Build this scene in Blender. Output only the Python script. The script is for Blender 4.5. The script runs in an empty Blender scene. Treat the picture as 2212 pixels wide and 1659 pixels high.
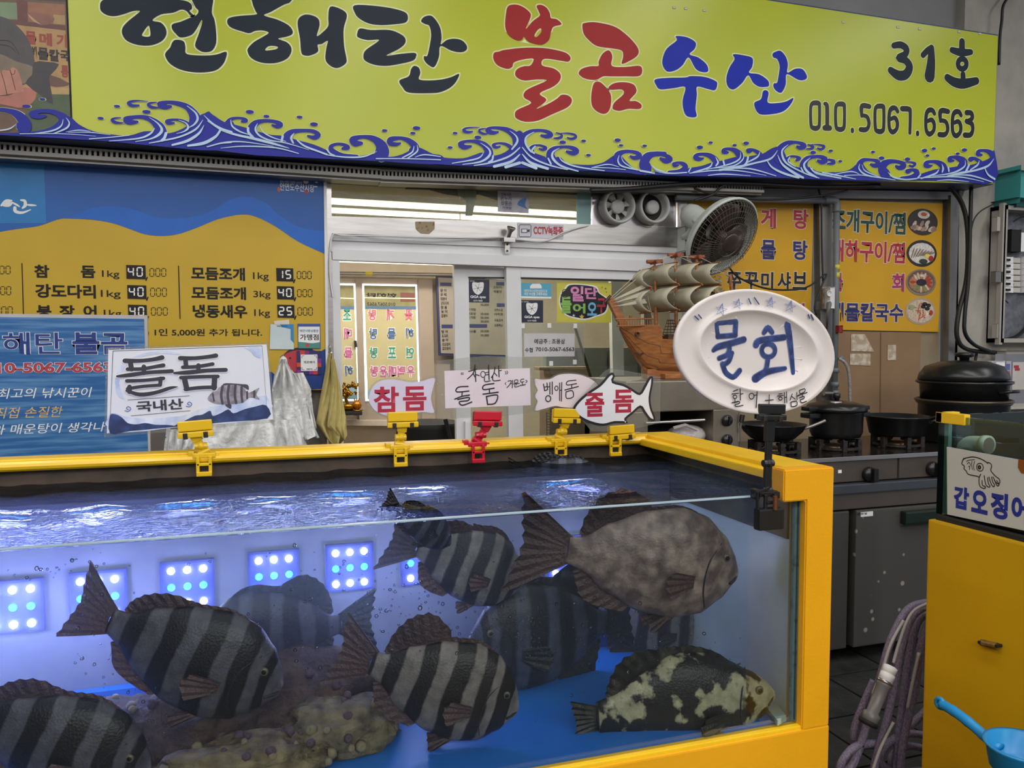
import bpy, bmesh, math, random
from mathutils import Vector, Matrix
random.seed(7)
R = math.radians
SC = bpy.context.scene
COL = SC.collection

# ---------------------------------------------------------------- camera
FPX, CX, CY = 1700.0, 1106.0, 829.5
YAW, PITCH, EYE = R(18.1), R(-3.0), 1.45
CAM = Vector((0, 0, EYE))
FW = Vector((math.sin(YAW) * math.cos(PITCH), math.cos(YAW) * math.cos(PITCH), math.sin(PITCH)))
RT = Vector((math.cos(YAW), -math.sin(YAW), 0))
UP = RT.cross(FW)
cd = bpy.data.cameras.new('camera')
cd.sensor_width = 36.0
cd.lens = FPX / 2212.0 * 36.0
cd.clip_start = 0.02
cam = bpy.data.objects.new('camera', cd)
COL.objects.link(cam)
cam.matrix_world = Matrix(((RT.x, UP.x, -FW.x, 0), (RT.y, UP.y, -FW.y, 0), (RT.z, UP.z, -FW.z, EYE), (0, 0, 0, 1)))
SC.camera = cam

# ---------------------------------------------------------------- world, lights, exposure
W = bpy.data.worlds.new('hall_ambient')
SC.world = W
W.use_nodes = True
bg = W.node_tree.nodes['Background']
bg.inputs[0].default_value = (0.80, 0.86, 1.0, 1)
bg.inputs[1].default_value = 0.55


def area(name, loc, size, power, col=(1, 1, 1), rot=(0, 0, 0)):
    l = bpy.data.lights.new(name, 'AREA')
    l.shape = 'RECTANGLE'
    l.size, l.size_y = size
    l.energy = power
    l.color = col
    o = bpy.data.objects.new(name, l)
    COL.objects.link(o)
    o.location = loc
    o.rotation_euler = rot
    return o


# rows of fluorescent tubes under the market hall's ceiling
for i, x in enumerate((-3.2, -1.2, 0.8, 2.8, 4.8)):
    area('hall_tube_light', (x, 0.2, 3.95), (0.30, 4.4), 50, (1.0, 0.985, 0.95))
    area('hall_tube_light', (x, -4.6, 3.95), (0.30, 4.0), 130, (1.0, 0.985, 0.95))

VS = SC.view_settings
VS.view_transform = 'Standard'
VS.look = 'None'
VS.exposure = 0.0
VS.gamma = 1.0
VS.use_curve_mapping = False
SC.cycles.use_denoising = True
SC.cycles.max_bounces = 7
SC.cycles.diffuse_bounces = 3
SC.cycles.glossy_bounces = 3
SC.cycles.volume_bounces = 0
SC.cycles.adaptive_threshold = 0.02
SC.cycles.transparent_max_bounces = 16
SC.cycles.transmission_bounces = 5
SC.cycles.sample_clamp_indirect = 4.0
SC.cycles.blur_glossy = 0.6


# ---------------------------------------------------------------- placing helpers
def ray(px, py):
    return FW + RT * ((px - CX) / FPX) - UP * ((py - CY) / FPX)


def P(px, py, Y):
    d = ray(px, py)
    return CAM + d * (Y / d.y)


def PXX(px, py, X):
    d = ray(px, py)
    return CAM + d * (X / d.x)


def PZ(px, py, Z):
    d = ray(px, py)
    return CAM + d * ((Z - EYE) / d.z)


def proj(p):
    q = Vector(p) - CAM
    z = q.dot(FW)
    return (CX + FPX * q.dot(RT) / z, CY - FPX * q.dot(UP) / z)


class Frame:
    """A flat face in the room: origin, right axis, up axis, normal."""
    def __init__(s, O, U, V=None):
        s.O = Vector(O)
        s.U = Vector(U).normalized()
        if V is None:
            V = Vector((0, 0, 1))
        V = Vector(V)
        s.V = (V - s.U * V.dot(s.U)).normalized()
        s.N = s.U.cross(s.V)

    def uv(s, px, py):
        d = ray(px, py)
        t = (s.O - CAM).dot(s.N) / d.dot(s.N)
        q = CAM + d * t - s.O
        return Vector((q.dot(s.U), q.dot(s.V)))

    def w(s, u, v, n=0.0):
        return s.O + s.U * u + s.V * v + s.N * n

    def off(s, n):
        return Frame(s.O + s.N * n, s.U, s.V)


def YF(Y):
    return Frame((0, Y, 0), (1, 0, 0))


def s2l(c):
    c = c / 255.0
    return c / 12.92 if c <= 0.04045 else ((c + 0.055) / 1.055) ** 2.4


def rgb(h):
    if isinstance(h, (tuple, list)):
        return tuple(h)[:3]
    h = h.lstrip('#')
    return tuple(s2l(int(h[i:i + 2], 16)) for i in (0, 2, 4))


MATS = {}


def nd(nt, t, **kw):
    n = nt.nodes.new(t)
    for k, v in kw.items():
        setattr(n, k, v)
    return n


def mat(name, c, rough=0.5, metal=0.0, var=0.08, scale=8.0, bump=0.0, bscale=60.0, spec=0.5, c2=None, lo=0.42, hi=0.62,
        emit=0.0, coat=0.0, detail=4.0, stretch=None, sub=0.0):
    """Procedural surface: base colour broken up by noise, optional relief."""
    if name in MATS:
        return MATS[name]
    m = bpy.data.materials.new(name)
    m.use_nodes = True
    nt = m.node_tree
    b = nt.nodes['Principled BSDF']
    c = rgb(c)
    tc = nd(nt, 'ShaderNodeTexCoord')
    src = tc.outputs['Object']
    if stretch:
        mp = nd(nt, 'ShaderNodeMapping')
        mp.inputs['Scale'].default_value = stretch
        nt.links.new(src, mp.inputs[0])
        src = mp.outputs[0]
    n = nd(nt, 'ShaderNodeTexNoise')
    n.inputs['Scale'].default_value = scale
    n.inputs['Detail'].default_value = detail
    nt.links.new(src, n.inputs['Vector'])
    r = nd(nt, 'ShaderNodeValToRGB')
    if c2 is None:
        a = tuple(max(0, x * (1 - var)) for x in c)
        z = tuple(min(1, x * (1 + var)) for x in c)
        r.color_ramp.elements[0].position, r.color_ramp.elements[1].position = 0.3, 0.7
    else:
        a, z = c, rgb(c2)
        r.color_ramp.elements[0].position, r.color_ramp.elements[1].position = lo, hi
    r.color_ramp.elements[0].color = (*a, 1)
    r.color_ramp.elements[1].color = (*z, 1)
    nt.links.new(n.outputs['Fac'], r.inputs[0])
    nt.links.new(r.outputs[0], b.inputs['Base Color'])
    b.inputs['Roughness'].default_value = rough
    b.inputs['Metallic'].default_value = metal
    b.inputs['Specular IOR Level'].default_value = spec
    if coat:
        b.inputs['Coat Weight'].default_value = coat
        b.inputs['Coat Roughness'].default_value = 0.12
    if sub:
        b.inputs['Subsurface Weight'].default_value = sub
        b.inputs['Subsurface Scale'].default_value = 0.02
    if emit:
        nt.links.new(r.outputs[0], b.inputs['Emission Color'])
        b.inputs['Emission Strength'].default_value = emit
    if bump:
        n2 = nd(nt, 'ShaderNodeTexNoise')
        n2.inputs['Scale'].default_value = bscale
        n2.inputs['Detail'].default_value = 3.0
        nt.links.new(src, n2.inputs['Vector'])
        bp = nd(nt, 'ShaderNodeBump')
        bp.inputs['Strength'].default_value = bump
        bp.inputs['Distance'].default_value = 0.01
        nt.links.new(n2.outputs['Fac'], bp.inputs['Height'])
        nt.links.new(bp.outputs[0], b.inputs['Normal'])
    MATS[name] = m
    return m


def clear_mat(name, tint='#f4fbf8', gloss=0.08, rough=0.02, ior=1.45, bump=0.0, bscale=200.0, haze=0.0, hazecol='#ffffff'):
    """Thin clear sheet or pane: see-through with Fresnel reflections, optionally a little milky."""
    if name in MATS:
        return MATS[name]
    m = bpy.data.materials.new(name)
    m.use_nodes = True
    nt = m.node_tree
    nt.nodes.remove(nt.nodes['Principled BSDF'])
    out = nt.nodes['Material Output']
    t = nd(nt, 'ShaderNodeBsdfTransparent')
    t.inputs[0].default_value = (*rgb(tint), 1)
    g = nd(nt, 'ShaderNodeBsdfGlossy')
    g.inputs['Roughness'].default_value = rough
    fr = nd(nt, 'ShaderNodeFresnel')
    fr.inputs['IOR'].default_value = ior
    mx = nd(nt, 'ShaderNodeMixShader')
    nt.links.new(fr.outputs[0], mx.inputs[0])
    base = t.outputs[0]
    if haze:
        d = nd(nt, 'ShaderNodeBsdfDiffuse')
        d.inputs[0].default_value = (*rgb(hazecol), 1)
        m2 = nd(nt, 'ShaderNodeMixShader')
        m2.inputs[0].default_value = haze
        nt.links.new(base, m2.inputs[1])
        nt.links.new(d.outputs[0], m2.inputs[2])
        base = m2.outputs[0]
    nt.links.new(base, mx.inputs[1])
    nt.links.new(g.outputs[0], mx.inputs[2])
    nt.links.new(mx.outputs[0], out.inputs[0])
    if bump:
        tc = nd(nt, 'ShaderNodeTexCoord')
        n2 = nd(nt, 'ShaderNodeTexNoise')
        n2.inputs['Scale'].default_value = bscale
        nt.links.new(tc.outputs['Object'], n2.inputs['Vector'])
        bp = nd(nt, 'ShaderNodeBump')
        bp.inputs['Strength'].default_value = bump
        bp.inputs['Distance'].default_value = 0.004
        nt.links.new(n2.outputs['Fac'], bp.inputs['Height'])
        nt.links.new(bp.outputs[0], g.inputs['Normal'])
        nt.links.new(bp.outputs[0], fr.inputs['Normal'])
    MATS[name] = m
    return m


def glow_mat(name, c, strength):
    if name in MATS:
        return MATS[name]
    m = bpy.data.materials.new(name)
    m.use_nodes = True
    b = m.node_tree.nodes['Principled BSDF']
    b.inputs['Base Color'].default_value = (*rgb(c), 1)
    b.inputs['Emission Color'].default_value = (*rgb(c), 1)
    b.inputs['Emission Strength'].default_value = strength
    m.cycles.emission_sampling = 'NONE'
    MATS[name] = m
    return m


# ---------------------------------------------------------------- object helpers
def wloc(o):
    v = Vector((0, 0, 0))
    while o is not None:
        v += o.location
        o = o.parent
    return v


def tag(o, label=None, cat=None, group=None, kind=None):
    if label:
        o['label'] = label
    if cat:
        o['category'] = cat
    if group:
        o['group'] = group
    if kind:
        o['kind'] = kind
    return o


def thing(name, label, cat, loc=(0, 0, 0), group=None):
    o = bpy.data.objects.new(name, None)
    o.empty_display_size = 0.05
    COL.objects.link(o)
    o.location = loc
    return tag(o, label, cat, group)


def link(name, me, m, parent=None, local=False, smooth=False):
    if m is not None:
        me.materials.clear()
        me.materials.append(m)
    if smooth:
        me.polygons.foreach_set('use_smooth', [True] * len(me.polygons))
    o = bpy.data.objects.new(name, me)
    COL.objects.link(o)
    if parent is not None:
        o.parent = parent
        if not local:
            me.transform(Matrix.Translation(-wloc(parent)))
    return o


def mesh(name, vs, fs, m, parent=None, local=False, smooth=False):
    me = bpy.data.meshes.new(name)
    me.from_pydata([tuple(v) for v in vs], [], fs)
    me.update()
    return link(name, me, m, parent, local, smooth)


class MB:
    """Collects shapes for ONE mesh."""
    def __init__(s):
        s.v, s.f = [], []

    def add(s, vs, fs):
        k = len(s.v)
        s.v += [Vector(v) for v in vs]
        s.f += [[i + k for i in f] for f in fs]
        return s

    def box(s, a, b, M=None):
        (x0, y0, z0), (x1, y1, z1) = a, b
        vs = [Vector(p) for p in ((x0, y0, z0), (x1, y0, z0), (x1, y1, z0), (x0, y1, z0), (x0, y0, z1), (x1, y0, z1), (x1, y1, z1), (x0, y1, z1))]
        if M is not None:
            vs = [M @ v for v in vs]
        return s.add(vs, [(0, 3, 2, 1), (4, 5, 6, 7), (0, 1, 5, 4), (1, 2, 6, 5), (2, 3, 7, 6), (3, 0, 4, 7)])

    def bbox(s, a, b, r=0.004, M=None):
        """box with chamfered edges"""
        bm = bmesh.new()
        bmesh.ops.create_cube(bm, size=1.0)
        a, b = Vector(a), Vector(b)
        for v in bm.verts:
            v.co = Vector(((a.x + b.x) / 2 + v.co.x * (b.x - a.x), (a.y + b.y) / 2 + v.co.y * (b.y - a.y), (a.z + b.z) / 2 + v.co.z * (b.z - a.z)))
        bmesh.ops.bevel(bm, geom=bm.edges[:], offset=r, segments=2, affect='EDGES', profile=0.7)
        bm.verts.index_update()
        vs = [v.co.copy() for v in bm.verts]
        if M is not None:
            vs = [M @ v for v in vs]
        s.add(vs, [[v.index for v in f.verts] for f in bm.faces])
        bm.free()
        return s

    def tube(s, pts, r, n=8, cap=True, closed=False):
        pts = [Vector(p) for p in pts]
        k = len(pts)
        rs = r if isinstance(r, (list, tuple)) else [r] * k
        base = len(s.v)
        nrm = None
        for i, p in enumerate(pts):
            if closed:
                t = pts[(i + 1) % k] - pts[i - 1]
            else:
                t = pts[min(i + 1, k - 1)] - pts[max(i - 1, 0)]
            if t.length < 1e-9:
                t = Vector((0, 0, 1))
            t.normalize()
            if nrm is None:
                a = Vector((0, 0, 1)) if abs(t.z) < 0.9 else Vector((1, 0, 0))
                nrm = (a - t * a.dot(t)).normalized()
            else:
                nrm = (nrm - t * nrm.dot(t))
                nrm = nrm.normalized() if nrm.length > 1e-6 else t.orthogonal().normalized()
            bn = t.cross(nrm)
            for j in range(n):
                a = 2 * math.pi * j / n
                s.v.append(p + (nrm * math.cos(a) + bn * math.sin(a)) * rs[i])
        for i in range(k if closed else k - 1):
            for j in range(n):
                a, b = base + i * n + j, base + i * n + (j + 1) % n
                i2 = (i + 1) % k
                c, d = base + i2 * n + (j + 1) % n, base + i2 * n + j
                s.f.append([a, b, c, d])
        if cap and not closed:
            s.f.append([base + j for j in range(n)][::-1])
            s.f.append([base + (k - 1) * n + j for j in range(n)])
        return s

    def lathe(s, prof, n=32, M=None, caps=True):
        """prof: list of (radius, height) about local z"""
        base = len(s.v)
        k = len(prof)
        for r, z in prof:
            for j in range(n):
                a = 2 * math.pi * j / n
                p = Vector((r * math.cos(a), r * math.sin(a), z))
                s.v.append(M @ p if M is not None else p)
        for i in range(k - 1):
            for j in range(n):
                s.f.append([base + i * n + j, base + i * n + (j + 1) % n, base + (i + 1) * n + (j + 1) % n, base + (i + 1) * n + j])
        if caps and prof[0][0] > 1e-3:
            s.f.append([base + j for j in range(n)][::-1])
        if caps and prof[-1][0] > 1e-3:
            s.f.append([base + (k - 1) * n + j for j in range(n)])
        return s

    def sphere(s, c, r, n=12, k=8, sc=(1, 1, 1)):
        pr = [(math.sin(math.pi * i / k), -math.cos(math.pi * i / k)) for i in range(k + 1)]
        pr[0], pr[-1] = (0.0001, -1), (0.0001, 1)
        M = Matrix.Translation(Vector(c)) @ Matrix.Diagonal((r * sc[0], r * sc[1], r * sc[2], 1))
        return s.lathe(pr, n, M)

    def prism(s, fr, pts, t, n0=0.0):
        """closed outline (u,v) on a frame, thickness t along the normal starting at n0"""
        k = len(pts)
        a = [fr.w(u, v, n0) for u, v in pts]
        b = [fr.w(u, v, n0 + t) for u, v in pts]
        return s.add(a + b, [list(range(k))[::-1], list(range(k, 2 * k))] + [[i, (i + 1) % k, k + (i + 1) % k, k + i] for i in range(k)])

    def frbox(s, fr, u0, v0, u1, v1, t, n0=0.0):
        return s.prism(fr, [(u0, v0), (u1, v0), (u1, v1), (u0, v1)], t, n0)

    def build(s, name, m, parent=None, local=False, smooth=False):
        return mesh(name, s.v, s.f, m, parent, local, smooth)


def smooth_by_angle(o, ang=40):
    me = o.data
    me.polygons.foreach_set('use_smooth', [True] * len(me.polygons))
    bm = bmesh.new()
    bm.from_mesh(me)
    for e in bm.edges:
        if len(e.link_faces) == 2 and e.calc_face_angle(0) > R(ang):
            e.smooth = False
    bm.to_mesh(me)
    bm.free()
    return o


def catmull(pts, n=5, closed=True):
    pts = [Vector(p) for p in pts]
    k = len(pts)
    out = []
    rng = range(k) if closed else range(k - 1)
    for i in rng:
        if closed:
            p0, p1, p2, p3 = pts[i - 1], pts[i], pts[(i + 1) % k], pts[(i + 2) % k]
        else:
            p0, p1, p2, p3 = pts[max(i - 1, 0)], pts[i], pts[i + 1], pts[min(i + 2, k - 1)]
        for j in range(n):
            t = j / n
            out.append(0.5 * ((2 * p1) + (p2 - p0) * t + (2 * p0 - 5 * p1 + 4 * p2 - p3) * t * t + (3 * p1 - p0 - 3 * p2 + p3) * t ** 3))
    if not closed:
        out.append(pts[-1])
    return out


def curve_to_mesh(cu, fr, n):
    o = bpy.data.objects.new('tmp', cu)
    me = bpy.data.meshes.new_from_object(o)
    bpy.data.objects.remove(o)
    bpy.data.curves.remove(cu)
    return me


def to_frame(me, fr, n):
    M = Matrix(((fr.U.x, fr.V.x, fr.N.x, 0), (fr.U.y, fr.V.y, fr.N.y, 0), (fr.U.z, fr.V.z, fr.N.z, 0), (0, 0, 0, 1)))
    me.transform(Matrix.Translation(fr.O + fr.N * n) @ M)
    return me


def shape(name, outlines, fr, m, parent, n=0.001, off=0.0, ext=0.0003, local=False):
    """flat cut-out: list of closed (u,v) outlines, inner ones are holes"""
    cu = bpy.data.curves.new('c', 'CURVE')
    cu.dimensions = '2D'
    cu.fill_mode = 'BOTH'
    cu.extrude = ext
    cu.offset = off
    for ol in outlines:
        sp = cu.splines.new('POLY')
        sp.points.add(len(ol) - 1)
        for p, q in zip(sp.points, ol):
            p.co = (q[0], q[1], 0, 1)
        sp.use_cyclic_u = True
    me = curve_to_mesh(cu, fr, n)
    me.name = name
    return link(name, to_frame(me, fr, n), m, parent, local)


def px_out(fr, pts, ox=0, oy=0, sc=1.0, sm=4):
    """pixel outline -> smoothed (u,v) outline on the frame"""
    q = [fr.uv(ox + x / sc, oy + y / sc) for x, y in pts]
    return catmull(q, sm) if sm else q


def ribbon(pts, w, caps=True, sm=5):
    """brush stroke outline: centre line (u,v), width(s)"""
    pts = [Vector(p) for p in pts]
    k0 = len(pts)
    ws = list(w) if isinstance(w, (list, tuple)) else [w] * k0
    if sm and k0 > 2:
        pw = [Vector((p.x, p.y, q)) for p, q in zip(pts, ws)]
        pw = catmull(pw, sm, False)
        pts = [Vector((p.x, p.y)) for p in pw]
        ws = [max(p.z, 1e-5) for p in pw]
    L, Rr = [], []
    k = len(pts)
    for i in range(k):
        t = pts[min(i + 1, k - 1)] - pts[max(i - 1, 0)]
        if t.length < 1e-9:
            t = Vector((1, 0))
        t.normalize()
        nn = Vector((-t.y, t.x))
        L.append(pts[i] + nn * ws[i] / 2)
        Rr.append(pts[i] - nn * ws[i] / 2)
    if caps:
        def cap(p, d, w_, a0):
            return [p + Vector((math.cos(a0 - math.pi * j / 5), math.sin(a0 - math.pi * j / 5))) * w_ / 2 for j in range(1, 5)]
        t1 = (pts[-1] - pts[-2])
        t0 = (pts[0] - pts[1])
        e1 = cap(pts[-1], t1, ws[-1], math.atan2(t1.y, t1.x) + math.pi / 2)
        e0 = cap(pts[0], t0, ws[0], math.atan2(t0.y, t0.x) + math.pi / 2)
        return L, e1, Rr[::-1], e0
    return L, [], Rr[::-1], []


def strokes(name, lst, fr, m, parent, n=0.001, sm=5, px=True, ox=0, oy=0, sc=1.0, mpp=None, local=False):
    """several brush strokes that form ONE mark: lst of (points, width or widths). px: pixel points; widths in pixels too."""
    vs, fs = [], []
    for si, (pts, w) in enumerate(lst):
        if px:
            q = [fr.uv(ox + x / sc, oy + y / sc) for x, y in pts]
            if mpp is None:
                a, b = fr.uv(ox + pts[0][0] / sc, oy + pts[0][1] / sc), fr.uv(ox + pts[0][0] / sc + 10, oy + pts[0][1] / sc)
                mp = (b - a).length / 10 / sc
            else:
                mp = mpp
            w2 = [x * mp for x in w] if isinstance(w, (list, tuple)) else w * mp
        else:
            q, w2 = pts, w
        L, e1, Rr, e0 = ribbon(q, w2, True, sm)
        k = len(vs)
        nl = len(L)
        Rq = Rr[::-1]
        nn = n + 0.00012 * si
        for i, p in enumerate(L + Rq):
            vs.append(fr.w(p.x, p.y, nn + 0.00011 * (i % nl) / nl))
        fs += [[k + nl + i, k + nl + i + 1, k + i + 1, k + i] for i in range(nl - 1)]
        if e1:
            b = len(vs)
            vs += [fr.w(p.x, p.y, nn + 0.00011) for p in e1]
            fs.append(([k + nl - 1] + list(range(b, b + len(e1))) + [k + 2 * nl - 1])[::-1])
        if e0:
            b = len(vs)
            vs += [fr.w(p.x, p.y, nn) for p in e0]
            fs.append(([k + nl] + list(range(b, b + len(e0))) + [k])[::-1])
    return mesh(name, vs, fs, m, parent, local)


def text_mesh(body, bold=0.0, spacing=1.0, ext=0.0):
    cu = bpy.data.curves.new('t', 'FONT')
    cu.body = body
    cu.offset = bold
    cu.space_character = spacing
    cu.resolution_u = 4
    cu.extrude = ext
    return curve_to_mesh(cu, None, 0)


def txt(body, fr, box, m, parent, bold=0.015, n=0.001, name='lettering', mirror=False, spacing=1.0, px=True, outline=None, ow=0.05, shear=0.0, local=False):
    """print: fits the lettering's ink into box = (x_left, y_bottom, x_right, y_top), pixels of its corners (or u,v when px is False)"""
    def one(bd, mm, nn, pad):
        me = text_mesh(body, bd, spacing)
        if not me.vertices:
            return None
        if px:
            a, b = fr.uv(box[0], box[1]), fr.uv(box[2], box[3])
        else:
            a, b = Vector((box[0], box[1])), Vector((box[2], box[3]))
        xs = [v.co.x for v in me.vertices]
        ys = [v.co.y for v in me.vertices]
        x0, x1, y0, y1 = min(xs), max(xs), min(ys), max(ys)
        d = (bd - bold)
        x0, x1, y0, y1 = x0 + d, x1 - d, y0 + d, y1 - d
        su, sv = (b.x - a.x) / (x1 - x0), (b.y - a.y) / (y1 - y0)
        for v in me.vertices:
            tx, ty = (v.co.x - x0), (v.co.y - y0)
            if mirror:
                tx = (x1 - x0) - tx
            v.co = (a.x + tx * su + ty * sv * shear, a.y + ty * sv, 0)
        if mirror:
            me.flip_normals()
        me.name = name
        return link(name, to_frame(me, fr, nn), mm, parent, local)
    if outline is not None:
        one(bold + ow, outline, n, ow)
        return one(bold, m, n + 0.0008, 0)
    return one(bold, m, n, 0)


def panel(name, fr, x0, y0, x1, y1, t, m, parent, n0=0.0, px=True, r=0.0):
    """rectangular board: opposite corners (pixels or u,v), thickness t towards the viewer"""
    if px:
        a, b = fr.uv(x0, y0), fr.uv(x1, y1)
    else:
        a, b = Vector((x0, y0)), Vector((x1, y1))
    u0, u1, v0, v1 = min(a.x, b.x), max(a.x, b.x), min(a.y, b.y), max(a.y, b.y)
    if r:
        pts = []
        for cx, cy, a0 in ((u1 - r, v0 + r, -90), (u1 - r, v1 - r, 0), (u0 + r, v1 - r, 90), (u0 + r, v0 + r, 180)):
            for j in range(5):
                an = R(a0 + 22.5 * j)
                pts.append((cx + r * math.cos(an), cy + r * math.sin(an)))
    else:
        pts = [(u0, v0), (u1, v0), (u1, v1), (u0, v1)]
    return MB().prism(fr, pts, t, n0).build(name, m, parent)


def ellipse(c, ru, rv, n=24, rot=0.0):
    cr, sr = math.cos(rot), math.sin(rot)
    return [(c[0] + ru * math.cos(2 * math.pi * i / n) * cr - rv * math.sin(2 * math.pi * i / n) * sr,
             c[1] + ru * math.cos(2 * math.pi * i / n) * sr + rv * math.sin(2 * math.pi * i / n) * cr) for i in range(n)]


def struct(name, mb, m, parent=None, label=None):
    o = mb.build(name, m, parent)
    if parent is None:
        o['kind'] = 'structure'
        if label:
            o['label'] = label
    return o


def copy_tree(o, parent=None):
    c = o.copy()
    COL.objects.link(c)
    c.parent = parent
    for ch in list(o.children):
        copy_tree(ch, c)
    return c


WHITE = mat('white_print', '#e9e9ea', 0.5)
BLACKP = mat('black_print', '#191a1c', 0.5)
# ================================================================ THE PLACE: walls, floor, door front, room behind
YW = 3.75
FWALL = YF(YW)
M_plaster = mat('grey_plaster', '#8f8f90', 0.85, var=0.10, scale=2.5, bump=0.15, bscale=30)
M_conc = mat('painted_concrete', '#9b9790', 0.85, c2='#b2ada3', scale=5, lo=0.35, hi=0.7, bump=0.25, bscale=40)
M_beige = mat('beige_board', '#a08c6c', 0.8, var=0.12, scale=3)
M_steel = mat('stainless_steel', '#b4b1b0', 0.28, metal=0.9, var=0.12, scale=6, stretch=(1, 1, 12))
M_steeld = mat('dull_steel', '#8e8a86', 0.42, metal=0.75, var=0.15, scale=5, bump=0.05)
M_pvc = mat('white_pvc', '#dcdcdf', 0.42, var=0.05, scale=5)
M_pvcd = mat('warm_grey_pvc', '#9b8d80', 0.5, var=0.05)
M_floor = mat('wet_dark_stone', '#2a2b2c', 0.28, c2='#3a3a39', scale=9, lo=0.35, hi=0.65, bump=0.25, bscale=50)
M_joint = mat('black_joint', '#101112', 0.5)
M_inner = mat('inner_wall', '#b3a693', 0.7, var=0.06)
M_marble = mat('marble_tile', '#a89c90', 0.35, c2='#c0b5a9', scale=6, lo=0.4, hi=0.65, detail=8)
M_dark = mat('matte_black', '#141414', 0.7)  # plain black of small parts, backings and bins


def quad(name, fr, pts, t, m, parent, n0=0.0):
    """board whose four (or more) corners are given as pixels on the frame"""
    return MB().prism(fr, [fr.uv(x, y) for x, y in pts][::-1] if False else ccw([fr.uv(x, y) for x, y in pts]), t, n0).build(name, m, parent)


def ccw(p):
    a = sum(p[i - 1].x * p[i].y - p[i].x * p[i - 1].y for i in range(len(p)))
    return p if a > 0 else p[::-1]


fl = struct('floor', MB().box((-7, -7, -0.12), (9, 6.2, -0.012)), M_joint)
tile_me = None
for i in range(7):
    for j in range(8):
        x, y = 0.9 + i * 0.32, 1.0 + j * 0.32
        if tile_me is None:
            t = MB().bbox((-0.155, -0.155, -0.012), (0.155, 0.155, 0.0), 0.003).build('floor_tile', M_floor, fl, True)
            tile_me = t.data
        else:
            t = bpy.data.objects.new('floor_tile', tile_me)
            COL.objects.link(t)
            t.parent = fl
        t.location = (x, y, 0)
struct('ceiling', MB().box((-7, -7, 4.2), (9, 3.8, 4.3)), mat('ceiling_paint', '#b9b9b8', 0.9))
struct('wall_left', MB().box((-2.6, YW, 0), (0.315, YW + 0.1, 4.2)), mat('left_wall_paint', '#7c7670', 0.8))
struct('wall_back', MB().box((0.315, YW, 2.20), (2.17, YW + 0.1, 4.2)), M_plaster)
wr = struct('wall_right', MB().box((2.17, YW, 0), (4.02, YW + 0.1, 4.2)), M_plaster)
struct('wall_pillar', MB().box((4.02, YW - 0.06, 0), (6.5, YW + 0.3, 4.2)), M_conc)
struct('wall_hall_far', MB().box((-7, -7.1, 0), (9, -7, 4.2)), M_plaster)
struct('wall_hall_side', MB().box((-7.1, -7, 0), (-7, 6, 4.2)), M_plaster)

# the room behind the glass front
YI = 6.0
struct('wall_inner_back', MB().box((-2.6, YI, 0), (5.2, YI + 0.1, 2.7)), M_inner)
struct('wall_inner_right', MB().box((4.6, YW + 0.1, 0), (4.7, YI, 2.7)), M_inner)
struct('wall_inner_left', MB().box((-1.8, YW + 0.1, 0), (-1.7, YI, 2.7)), M_inner)
struct('ceiling_inner', MB().box((-2.6, YW + 0.1, 2.62), (5.2, YI, 2.7)), mat('inner_ceiling', '#c8bfa4', 0.7))
struct('floor_inner', MB().box((-2.6, YW + 0.1, -0.05), (5.2, YI, 0.02)), M_marble)
M_tube = glow_mat('tube_glow', '#fff4dc', 5.0)
FI = YF(YI)
for k, (x, y, z, L) in enumerate(((0.5, 5.55, 2.02, 2.3), (1.2, 4.9, 2.30, 3.0), (1.3, 5.6, 2.36, 3.2))):
    t = thing('ceiling_lamp', ['long fluorescent tube lamp above the inner sliding window', 'upper fluorescent batten lamp seen through the transom glass', 'lower fluorescent batten lamp far behind the transom glass'][k], 'lamp', (x, y, z))
    MB().tube([(x - L / 2, y, z), (x + L / 2, y, z)], 0.016, 10).build('tube', M_tube, t)
    MB().bbox((x - L / 2 - 0.03, y - 0.03, z + 0.018), (x + L / 2 + 0.03, y + 0.03, z + 0.05), 0.004).build('batten', M_pvc, t)
    for s in (-1, 1):
        MB().tube([(x + s * L * 0.4, y, z + 0.04), (x + s * L * 0.4, y, 2.62)], 0.004, 6).build('rod', M_pvc, t)
        MB().bbox((x + s * L / 2 - 0.02, y - 0.02, z - 0.02), (x + s * L / 2 + 0.02, y + 0.02, z + 0.03), 0.004).build('end_cap', M_pvc, t)
area('inner_lamp_light', (1.2, 4.9, 2.26), (3.0, 0.12), 46, (1.0, 0.93, 0.80))
area('inner_lamp_light', (0.5, 5.5, 1.98), (2.3, 0.1), 7, (1.0, 0.93, 0.80))

# ---- glass front: posts, transom, rails, sliding leaves
trim = struct('trim_1', MB().prism(FWALL, ccw([FWALL.uv(*p) for p in ((703, 380), (714, 380), (722, 960), (711, 960))]), 0.05, -0.02), M_steel)
w1 = struct('window_1', MB().prism(FWALL, ccw([FWALL.uv(*p) for p in ((712, 468), (1462, 492), (1462, 534), (712, 505))]), 0.05, -0.03), M_steel)   # steel strip under the transom
M_glass = clear_mat('window_glass', '#f4f8f4', rough=0.01)
quad('pane', FWALL, ((713, 388), (1247, 408), (1247, 487), (713, 470)), 0.006, clear_mat('dusty_glass', '#eceee2', rough=0.06, haze=0.14, hazecol='#b9b59a', bump=0.4), w1)
quad('film_strip', FWALL, ((1245, 408), (1275, 409), (1275, 486), (1245, 486)), 0.01, mat('teal_film', '#7fa6a6', 0.4), w1)
quad('upper_rail', FWALL, ((712, 380), (1480, 410), (1480, 417), (712, 392)), 0.04, M_steeld, w1, -0.03)
o = MB()
oc = FWALL.uv(917, 494)
quad('rust_patch', FWALL, [(895, 480), (937, 480), (937, 496), (925, 507), (907, 506), (896, 496)], 0.0006, mat('rust_smear', '#a59378', 0.8, c2='#6e5a3c', lo=0.55, hi=0.7, scale=60), w1, 0.0205)

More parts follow.
